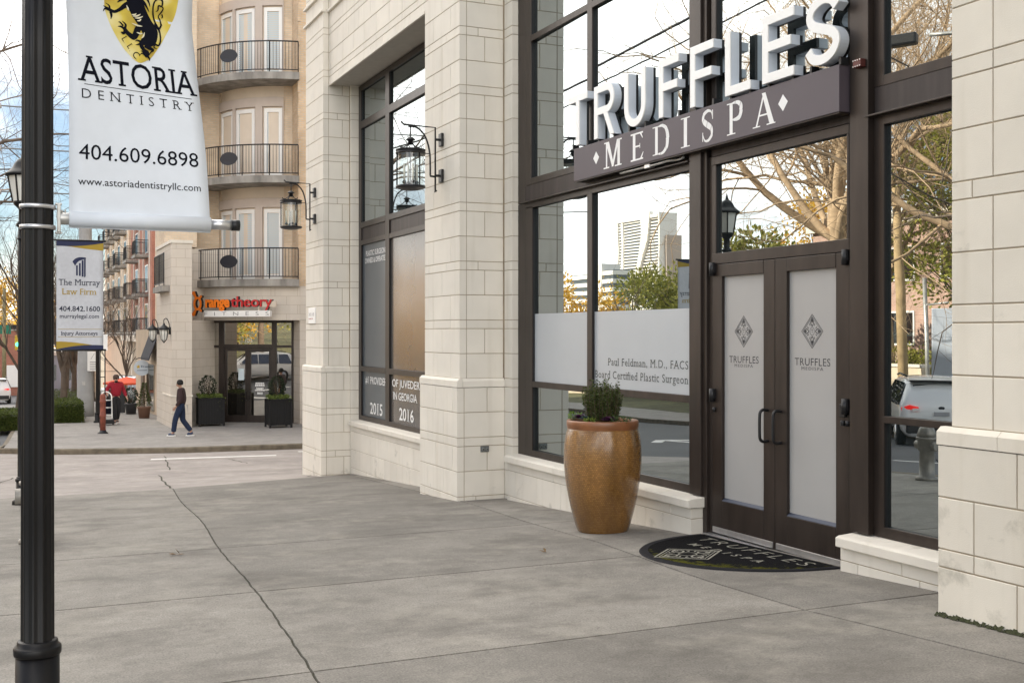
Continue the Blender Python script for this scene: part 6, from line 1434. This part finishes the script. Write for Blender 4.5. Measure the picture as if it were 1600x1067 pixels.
# ================================================================== TREES
BARK1 = mat('tan_bark', (.44, .315, .20), .9, var=.3, scale=2.5); BARK2 = mat('grey_brown_bark', (.13, .10, .078), .9, var=.3, scale=3); BARK3 = mat('pale_bark', (.34, .27, .19), .9, var=.25, scale=3)
def grow(mb, p, d, L_, r, lvl, mx, rnd, nch, spread, up, ratio):
    sides = (9, 7, 5, 4, 3, 3, 3)[lvl]; n = (7, 6, 5, 4, 3, 2, 2)[lvl]; pts = [p]; rad = [r]; rt = r * (.62 if lvl < mx else .25); q = Vector(p); dd = Vector(d)
    for i in range(n):
        dd = (dd + Vector((rnd.gauss(0, 1), rnd.gauss(0, 1), rnd.gauss(0, 1) + up)) * (.07 + .05 * lvl)).normalized(); q = q + dd * (L_ / n); pts.append(tuple(q)); rad.append(r + (rt - r) * (i + 1) / n)
    mb.tube(pts, rad, sides, cap=False)
    if lvl == mx: return
    for k in range(nch[lvl]):
        t = rnd.uniform(.35 if lvl else .42, 1.0) if k else 1.; j = min(n - 1, int(t * n)); f = t * n - j; b = Vector(pts[j]).lerp(Vector(pts[j + 1]), f)
        dl = (Vector(pts[j + 1]) - Vector(pts[j])).normalized(); ax = dl.orthogonal().normalized(); ax.rotate(Matrix.Rotation(rnd.uniform(0, 2 * PI), 3, dl)); a = R(rnd.uniform(.55, 1.2) * spread) * (.45 if k == 0 else 1)
        nd = dl.copy(); nd.rotate(Matrix.Rotation(a, 3, ax)); rr = rad[j] * (.74 if k == 0 else rnd.uniform(.34, .52))
        grow(mb, tuple(b), nd, L_ * ratio * rnd.uniform(.75, 1.15), max(rr, .004), lvl + 1, mx, rnd, nch, spread, up, ratio)
def bare_tree(label, x, y, h, r, seed, bark, nch=(5, 4, 4, 4, 3), mx=4, spread=48, up=.5, ratio=.66, group=None, lean=(0, 0), name='bare_tree', trunk=.36, z=None):
    z = zg(y) - .05 if z is None else z; t = thing(name, label, 'tree', (x, y, z), group); rnd = random.Random(seed); tr = MB(); cr2 = MB()
    L_ = h * trunk; n = 6; pts = [(x, y, z)]; rad = [r * 1.35]; q = Vector((x, y, z)); d = Vector((lean[0], lean[1], 1)).normalized()
    for i in range(n): d = (d + Vector((rnd.gauss(0, .05), rnd.gauss(0, .05), .05))).normalized(); q = q + d * L_ / n; pts.append(tuple(q)); rad.append(r * (1 - .35 * (i + 1) / n))
    tr.tube(pts, rad, 12, cap=False); tr.build('trunk', bark, t)
    for k in range(nch[0]):
        j = n - (k % 3 > 0) - (k % 5 == 4); a = 2 * PI * k / nch[0] + rnd.uniform(-.4, .4); el = R(rnd.uniform(28, 62) * spread / 48); nd = Vector((cos(a) * sin(el), sin(a) * sin(el), cos(el))) if k else d
        grow(cr2, pts[j], nd, h * .30 * rnd.uniform(.85, 1.15), rad[j] * rnd.uniform(.5, .72), 1, mx, rnd, nch, spread, up, ratio)
    cr2.build('crown', bark, t); return t
# the big trees across the street (seen in the glass)
bt = [('largest bare tan tree across the street, its trunk seen in the transom glass', -15.3, 31.5, 21, .42, 4, (8, 6, 5, 5, 4, 3), 5, 62), ('bare spreading tree across the street at the right of the reflections', -13.9, 23.0, 18, .30, 12, (8, 6, 5, 5, 4, 3), 5, 60), ('tall bare tan tree across the street behind the largest one', -21, 40, 24, .38, 33, (8, 6, 5, 5, 4, 3), 5, 55), ('tall bare tree across the street behind the brick house', -27, 27, 18, .36, 52, (8, 6, 5, 4, 4), 4, 55), ('second bare tree close to the wooden pole across the street', -19, 33.5, 20, .28, 63, (8, 6, 5, 5, 4, 3), 5, 58)]
for lab, x, y, h, r_, sd, nc, mx_l, sp in bt: bare_tree(lab, x, y, h, r_, sd, BARK1, nc, mx_l, sp, .25, .68, 'bare trees across the street', z=zg(y) + max(0, -16 - x) * .04 - .1)
bare_tree('dark bare tree whose branches overhang the far kerb at the right of the reflections', -12.9, 18.6, 15, .22, 88, BARK2, (8, 6, 5, 4, 4), 4, 66, .1, .74, 'bare trees across the street')
bare_tree('small bare young tree with dark forked stem before the tower', -17.6, 50.5, 8.5, .12, 71, BARK2, (6, 4, 4, 3), 3, 40, .5, .68, 'bare trees across the street', trunk=.25)
# street trees on the far block and the near left
for lab, x, y, h, r_, sd in (('bare vase shaped street tree just left of the concrete pole', 2.52, 53, 8.5, .17, 101), ('second bare vase shaped street tree behind the concrete pole', 3.3, 60, 8.5, .16, 102), ('bare street tree rising behind the nearest lamp post', 1.75, 57, 9.5, .17, 103), ('third bare street tree further down the block', 3.4, 70, 9, .17, 104), ('bare street tree in front of the peach building', 5.2, 74, 9, .15, 105), ('bare street tree at the far left edge of the block', .95, 66, 9, .16, 106), ('slender bare tree with dead leaves near the shop wing', 6.3, 66, 7, .1, 107)):
    bare_tree(lab, x, y, h, r_, sd, BARK2, (8, 5, 4, 4, 3), 4, 26, .9, .72, 'bare street trees on the far block', trunk=.28)
bare_tree('large bare tree whose branches reach in from the left above the street lamp', -4.2, 56, 20, .40, 205, BARK2, (7, 5, 5, 5, 4, 3), 5, 62, .1, .72, None, lean=(.12, 0), trunk=.42)
# leafy trees
def leafy(name, label, cat, x, y, h, r, n, mt_, ls, seed, bark=None, group=None, base=.25, z=None, squash=1.):
    z = zg(y) - .05 if z is None else z; rnd = random.Random(seed); t = thing(name, label, cat, (x, y, z), group); tr = MB(); m = MB(); cl = []
    tr.tube([(x, y, z), (x + .05, y, z + h * .5), (x, y, z + h * .85)], [r * .09 + .03, r * .06 + .02, .02], 8, False)
    for i in range(34):
        a = rnd.uniform(0, 2 * PI); k = rnd.random(); zz = base + (1 - base) * k; rr = r * math.sqrt(max(.05, 1 - ((zz - (base + 1) / 2) / ((1 - base) / 2)) ** 2)) * rnd.uniform(.35, 1.) * squash; c = (x + rr * cos(a), y + rr * sin(a), z + h * zz); cl.append((c, r * rnd.uniform(.22, .42)))
        tr.tube([(x, y, z + h * zz * .7), tuple(Vector((x, y, z + h * zz * .8)).lerp(Vector(c), .6)), c], [.04, .02, .008], 4, False)
    for i in range(n):
        c, cr2 = cl[i % len(cl)]; d = Vector((rnd.gauss(0, 1), rnd.gauss(0, 1), rnd.gauss(0, .8))); p = Vector(c) + d.normalized() * cr2 * rnd.random() ** .45
        random.seed(i); leaf(m, p, (d.x, d.y, d.z + .3), ls * rnd.uniform(.7, 1.3), ls * .55)
    tr.build('trunk', bark or BARK2, t); m.build('crown', mt_, t); return t
YEL = foliage_mat('yellow_leaf', (.62, .34, .03), (.72, .50, .08), .4); GRN = foliage_mat('olive_leaf', (.15, .17, .03), (.34, .33, .07), .35); GRN2 = foliage_mat('yellow_green_leaf', (.22, .24, .04), (.45, .42, .09), .38)
random.seed(31)
for i, (lab, x, y, h, r_, mt_) in enumerate((('golden yellow autumn tree left of the tower', -23, 74, 8, 3.6, YEL), ('smaller golden yellow tree beside the stone pilaster reflection', -21, 84, 9, 4.0, YEL), ('low golden yellow tree before the white office block', -27, 72, 7, 3.6, YEL), ('olive green tree right of the golden trees', -25, 60, 7, 3.2, GRN), ('tall olive green tree under the tower', -23, 54, 7.4, 3., GRN), ('olive green tree behind the law firm banner reflection', -20, 44, 7.6, 3., GRN), ('golden tree by the far kerb, added to give the far film window its glow', -14.5, 80, 9, 3.8, YEL), ('second golden tree, added for the glow in the far film covered window', -13.6, 68, 8, 3.4, YEL), ('golden topped tree above the law firm banner reflection', -31, 52, 11, 3.2, YEL))):  # two golden trees near the far kerb are added for the film window's glow
    leafy('autumn_tree', lab, 'tree', x, y, h, r_, 5200, mt_, .27, 300 + i, group='leafy trees across the street', base=.12)
leafy('evergreen_tree', 'large yellow green evergreen tree across the street above the white car', 'tree', -19.5, 30.2, 10.4, 3.6, 7000, GRN2, .20, 350, base=.42, z=zg(30))
leafy('evergreen_tree', 'second yellow green evergreen across the street, further right', 'tree', -22.0, 27.0, 11, 3.6, 6500, GRN2, .20, 351, base=.4, z=zg(27) + .2)
for i, (lab, x, y, r_, mt_) in enumerate((('bright green bush above the low pale wall across the street', -19.9, 33.6, 1.2, GRN2), ('olive bush on the low pale wall across the street', -19.8, 36.2, 1.1, GRN), ('olive bush left of the wooden pole across the street', -20, 31.4, 1.2, GRN))): leafy('bush', lab, 'shrub', x, y, 1.7, r_, 1800, mt_, .13, 380 + i, base=.1, z=zg(y) + .7)
for i, (lab, x, y, h, r_, mt_) in enumerate((('olive tree across the street behind the camera, nearest the road', -24, 12, 9, 3.6, GRN), ('golden tree across the street behind the camera', -30, 4, 10, 4, YEL), ('yellow green tree across the street behind the camera, farthest away', -38, 10, 12, 4.5, GRN2), ('second olive tree across the street behind the camera', -27, -3, 10, 4, GRN))):
    leafy('autumn_tree', lab, 'tree', x, y, h, r_, 3000, mt_, .3, 420 + i, group='leafy trees across the street', base=.15)
for i, (lab, x, y, h, r_) in enumerate((('yellowing tree at the far left end of the street', -1.6, 118, 11, 4.2), ('second yellowing tree behind the traffic light', 1.8, 138, 13, 4.6))): leafy('autumn_tree', lab, 'tree', x, y, h, r_, 3500, YEL, .34, 400 + i, base=.25)
wd = MB(); random.seed(77); cl = [(random.uniform(-60, 9), random.uniform(175, 240), random.uniform(7, 13)) for i in range(70)]
for i in range(15000):
    x, y, h = cl[i % 70]; a = random.gauss(0, 2.3), random.gauss(0, 2.3); leaf(wd, (x + a[0], y + a[1], zg(y) + h * random.random() ** .6), (random.uniform(-1, 1), random.uniform(-1, 1), .5), .9, .4)
o = wd.build('distant_wood', foliage_mat('bare_wood', (.20, .15, .11), (.34, .27, .17), .2)); tag(o, 'far off bare winter wood closing the end of the street', 'wood', kind='stuff')

# ================================================================== ACROSS THE STREET: POLES, WALL, HOUSE, OFFICES, TOWER
wp = thing('wooden_pole', 'leaning pale wooden utility pole across the street', 'utility pole', (-12.2, 25.4, zg(25))); MB().tube([(-12.0, 25.2, zg(25) - .1), (-12.15, 25.55, 3), (-12.3, 25.9, 6.1)], [.16, .14, .11], 10).build('shaft', mat('pale_timber', (.42, .30, .16), .85, var=.2, scale=3), wp)
tp = thing('steel_pole', 'thin grey steel pole next to the leaning wooden pole', 'pole', (-12.4, 24.5, zg(25))); MB().tube([(-12.4, 24.7, zg(25) - .1), (-12.45, 24.9, 3.4)], .06, 8).build('shaft', STEEL, tp); MB().tube([(-12.45, 24.9, 2.6), (-12.35, 23.9, 2.65)], .03, 6).build('arm', STEEL, tp)
rw = thing('retaining_wall', 'long low pale retaining wall across the street', 'wall', (-18.5, 31, zg(31))); MB().box(-18.7, -18.3, 31, 70, -3, .55).build('wall', mat('pale_sunlit_concrete', (.62, .52, .40), .85, var=.1, scale=2), rw); MB().box(-18.75, -18.25, 31, 70, .55, .65).build('coping', STONE, rw)
hs = thing('brick_house', 'pinkish brick building with dark window bands across the street', 'building', (-33, 38, 0)); MB().box(-44, -29, 30, 50, -2, 7.3).build('wall', brick('pink_brick', (.46, .27, .22), (.52, .33, .27), (.5, .42, .36), .22, .08, .01), hs); MB().box(-44.3, -28.7, 29.7, 50.3, 7.3, 7.9).build('parapet', STONE, hs)
for k in range(5):
    for z in (1.2, 4.4): w = MB().box(-29.02, -28.95, 31 + k * 3.8, 33.2 + k * 3.8, z, z + 1.7).build('window', UPVC, hs); MB().box(-28.955, -28.94, 31.1 + k * 3.8, 33.1 + k * 3.8, z + .1, z + 1.6).build('pane', GLASSD, w)
CONW = mat('white_tower_concrete', (.80, .77, .72), .7); TG = mat('tower_glass', (.10, .115, .13), .25, spec=.6)
tw = thing('tower', 'tall white banded tower with curved fin reflected in the glass', 'tower', (-310, 522, -12))
core = MB().box(-310, -300.6, 503, 545, -14, 62.5).build('glass_core', TG, tw)
q = MB(); q.box(-310.3, -299.5, 539.2, 541.4, -14, 64).box(-310.3, -299.5, 545, 546.2, -14, 63.5).box(-310.3, -299.4, 502, 503.2, -14, 65)
fin = spline([(520.5, 64), (519.5, 55), (521.5, 44), (525, 34), (529, 24), (532, 10), (533, -14)], 5); fin2 = spline([(510.5, 66), (511.5, 58), (514, 50), (518, 41), (522, 32), (526, 20), (528, -14)], 5)
q.strip(fin, fin2, lambda y, z: (-301, y, z), lambda y, z: (-298.6, y, z)); q.box(-310.3, -299, 503, 545.5, 62.5, 64.2); q.build('fin', CONW, tw)
q = MB(); z = 8.
while z < 62: q.box(-310.3, -300, 502.6, 545.6, z, z + .75); z += 1.62
q.build('floor_band', CONW, tw); MB().box(-312, -303, 500.2, 503, -14, 53).build('side_wing', mat('tan_tower_side', (.46, .38, .32), .7), tw)
of = thing('office_block', 'low white banded office block left of the tower in the reflection', 'building', (-160, 300, -8)); MB().box(-156, -150.4, 287, 330, -10, 20.5).build('glass_core', TG, of); q = MB(); z = -6.
while z < 21: q.box(-156.2, -150, 286.6, 330.4, z, z + 1.25); z += 2.5
q.box(-156.3, -149.8, 293, 298, -10, 22.5); q.build('floor_band', CONW, of)
for i, (nm, z) in enumerate((('thicker upper', 12.55), ('thinner lower', 11.85))):
    c = thing('street_cable', f'{nm} utility cable running above the main street', 'cable', (-9, 40, z)); P = [(-9, -40 + 14 * k, z + .3 * sin(k * 1.7) * .3 - .9 * sin(PI * ((k * 14) % 56) / 56) + .5 - (k * .02)) for k in range(18)]; MB().tube(spline(P, 4), .05 if i == 0 else .03, 5).build('cable', BLACK, c)
cl_ = thing('cobra_street_light', 'dark street light head on a long arm over the main street', 'street light', (-10.9, 16.6, zg(16.6))); z = zg(16.6); MB().lathe([(0, 0), (.16, 0), (.12, .4), (.07, 9.3), (0, 9.3)], (-10.9, 16.6, z), 12).build('pole', STEEL, cl_); MB().tube(spline([(-10.9, 16.6, 8.3), (-9.9, 18.2, 8.75), (-8.4, 20.6, 8.95)], 6), .05, 6).build('arm', STEEL, cl_); q = MB(); q.obox((-8.05, 21.2, 8.92), (.20, .34, 0), (.13, -.08, 0), (0, 0, .14)); q.build('light_head', BLACK, cl_, bevel=.05)
# end of the street: brick building with a white board, signal, signs
te = thing('sun_blocker_building', 'tall plain unseen building added to block sun along the side street', 'building', (52, 25, -1)); MB().box(46, 60, 4, 85, -3, 33).build('wall', BRK, te); MB().box(45.7, 60.3, 3.7, 85.3, 33, 33.6).build('parapet', STONE, te)  # unseen building, added to keep the sun off the side street
eb = thing('brick_shop', 'dark red brick shop with white board at the far end of the street', 'shop', (0, 114, zg(114))); MB().box(-5, 3.2, 113, 122, -6, 2.2).build('wall', RBK, eb); MB().box(.55, 1.75, 112.85, 113, -3.1, -1.1).build('board', WHITE, eb); MB().box(-5.2, 3.4, 112.7, 122.2, 2.2, 2.6).build('roof_edge', BLACK, eb); MB().box(-3.5, -.5, 112.9, 113.02, -3.6, -1.2).build('window', GL4, eb)
sp_ = thing('signal_mast', 'traffic signal showing green with street name plate on a mast', 'traffic light', (-3, 92, zg(92))); zz = zg(92); MB().lathe([(0, 0), (.16, 0), (.10, 5.2), (0, 5.2)], (-3, 92, zz), 10).tube([(-3, 92, 1.9), (2.6, 92, 2.1)], .06, 6).build('mast', STEEL, sp_)
MB().box(1.0, 1.42, 91.8, 92.1, .55, 1.65).build('signal_head', mat('signal_yellow', (.55, .36, .02), .5), sp_, bevel=.03); gm = bpy.data.materials.new('green_signal'); N, L = nt(gm); N['Principled BSDF'].inputs['Base Color'].default_value = (.02, .5, .3, 1); N['Principled BSDF'].inputs['Emission Color'].default_value = (.05, 1, .55, 1); N['Principled BSDF'].inputs['Emission Strength'].default_value = 2.5
q = MB(); q.lathe([(0, 0), (.15, 0), (.15, .02), (0, .02)], (0, 0, 0), 14); q.v = [(1.21 + a, 91.79 - c, .98 + b) for a, b, c in q.v]; q.build('green_lamp', gm, sp_); MB().box(-.55, .75, 91.9, 91.95, 1.75, 2.4).build('name_plate', mat('green_sign', (.01, .18, .12), .5), sp_)
wp2 = thing('wooden_pole', 'weathered wooden pole at the left edge of the far street', 'utility pole', (.28, 90, zg(90))); MB().lathe([(0, 0), (.15, 0), (.11, 8), (0, 8)], (.28, 90, zg(90)), 10).build('shaft', mat('greenish_timber', (.26, .23, .13), .9, var=.2), wp2)
for i, (lab, x0, x1, y0, y1, zt_, c) in enumerate((('pale low building far behind the traffic signal', -14, 2.5, 150, 165, 3.0, (.62, .58, .52)), ('grey blue building far left beyond the street trees', 2.8, 8.6, 128, 140, -.5, (.20, .23, .30)))):
    t = thing('far_building', lab, 'building', ((x0 + x1) / 2, y0, zg(y0))); MB().box(x0, x1, y0, y1, -8, zt_).build('wall', mat('far_wall', c, .8), t); MB().box(x0 - .3, x1 + .3, y0 - .3, y1 + .3, zt_, zt_ + .4).build('roof_edge', STEEL, t)
    w = MB()
    for k in range(4): x = x0 + (x1 - x0) * (k + .3) / 4; w.box(x, x + (x1 - x0) * .12, y0 - .05, y0 + .1, zt_ - 2.6, zt_ - 1)
    w.build('window_band', GLASSD, t)
# dead leaves on the pavement
random.seed(8); LEAFM = foliage_mat('dead_leaf', (.10, .055, .025), (.22, .14, .06), .1); lab_l = []
for i, (x, y, s_) in enumerate(((1.42, 10.15, .075), (4.2, 8.55, .05))):
    q = MB(); 
    for k in range(4): leaf(q, (x + random.uniform(-.03, .03), y + random.uniform(-.02, .02), zg(y) + .006), (random.uniform(-1, 1), random.uniform(-.5, .5), .12), s_, s_ * .5, (0, 0, 1))
    o = q.build('dead_leaf', LEAFM, None, origin=(x, y, zg(y))); tag(o, ('crumpled brown dead leaf on the slab near the lamp post', 'small curled brown leaf on the slab before the planter')[i], 'leaf')

# ================================================================== SKY, SUN, CAMERA
W_ = bpy.data.worlds.new('World'); SC.world = W_; W_.use_nodes = True; N, L = W_.node_tree.nodes, W_.node_tree.links
CLOUD = (18.59, 18.84, 6.89)
SUN_AZ, SUN_EL = math.atan2(.95, .30), R(29)
bg = N['Background']; sky = N.new('ShaderNodeTexSky'); sky.sky_type = 'NISHITA'; sky.sun_disc = False; sky.sun_elevation = SUN_EL; sky.sun_rotation = SUN_AZ; sky.air_density = 1.0; sky.dust_density = .5; sky.ozone_density = 2.5
tc = N.new('ShaderNodeTexCoord'); sp = N.new('ShaderNodeSeparateXYZ'); L.new(tc.outputs['Generated'], sp.inputs[0])
mzz = N.new('ShaderNodeMath'); mzz.operation = 'ADD'; L.new(sp.outputs['Z'], mzz.inputs[0]); mzz.inputs[1].default_value = .5
dv = N.new('ShaderNodeVectorMath'); dv.operation = 'DIVIDE'; L.new(tc.outputs['Generated'], dv.inputs[0]); cbz = N.new('ShaderNodeCombineXYZ'); [L.new(mzz.outputs[0], cbz.inputs[k]) for k in range(3)]; L.new(cbz.outputs[0], dv.inputs[1])
cn = N.new('ShaderNodeTexNoise'); cn.inputs['Scale'].default_value = 1.05; cn.inputs['Detail'].default_value = 9; cn.inputs['Roughness'].default_value = .55; cn.inputs['Distortion'].default_value = .25; of_ = N.new('ShaderNodeVectorMath'); of_.operation = 'ADD'; L.new(dv.outputs[0], of_.inputs[0]); of_.inputs[1].default_value = CLOUD; L.new(of_.outputs[0], cn.inputs['Vector'])
cm_ = N.new('ShaderNodeMapRange'); cm_.inputs['From Min'].default_value = .44; cm_.inputs['From Max'].default_value = .62; cm_.interpolation_type = 'SMOOTHSTEP'; L.new(cn.outputs['Fac'], cm_.inputs['Value'])
mxs = N.new('ShaderNodeMix'); mxs.data_type = 'RGBA'; L.new(cm_.outputs[0], mxs.inputs['Factor']); L.new(sky.outputs[0], mxs.inputs[6]); mxs.inputs[7].default_value = (26, 24.9, 23.4, 1)
L.new(mxs.outputs[2], bg.inputs['Color']); bg.inputs['Strength'].default_value = .058
sl_ = bpy.data.lights.new('sun', 'SUN'); sl_.energy = 5.0; sl_.angle = R(.5); sl_.color = (1, .86, .68); so = bpy.data.objects.new('sun', sl_); COL.objects.link(so)
sd_v = Vector((sin(SUN_AZ) * cos(SUN_EL), cos(SUN_AZ) * cos(SUN_EL), sin(SUN_EL))); so.rotation_euler = sd_v.to_track_quat('Z', 'Y').to_euler(); so.location = (30, 40, 40)
cam = bpy.data.cameras.new('camera'); co_ = bpy.data.objects.new('camera', cam); COL.objects.link(co_); SC.camera = co_
co_.location = (0, 0, 1.77); yaw = math.atan2(800, 1765); co_.rotation_euler = (R(90), 0, -yaw); cam.sensor_width = 36; cam.lens = 36 * 1765 / 1600; cam.shift_y = -12 / 1600; cam.clip_start = .05; cam.clip_end = 4000
SC.view_settings.view_transform = 'Standard'; SC.view_settings.look = 'None'; SC.view_settings.exposure = 1.52; SC.view_settings.gamma = 1
SC.cycles.max_bounces = 8; SC.cycles.transparent_max_bounces = 10; SC.cycles.use_denoising = True; SC.cycles.sample_clamp_indirect = 8
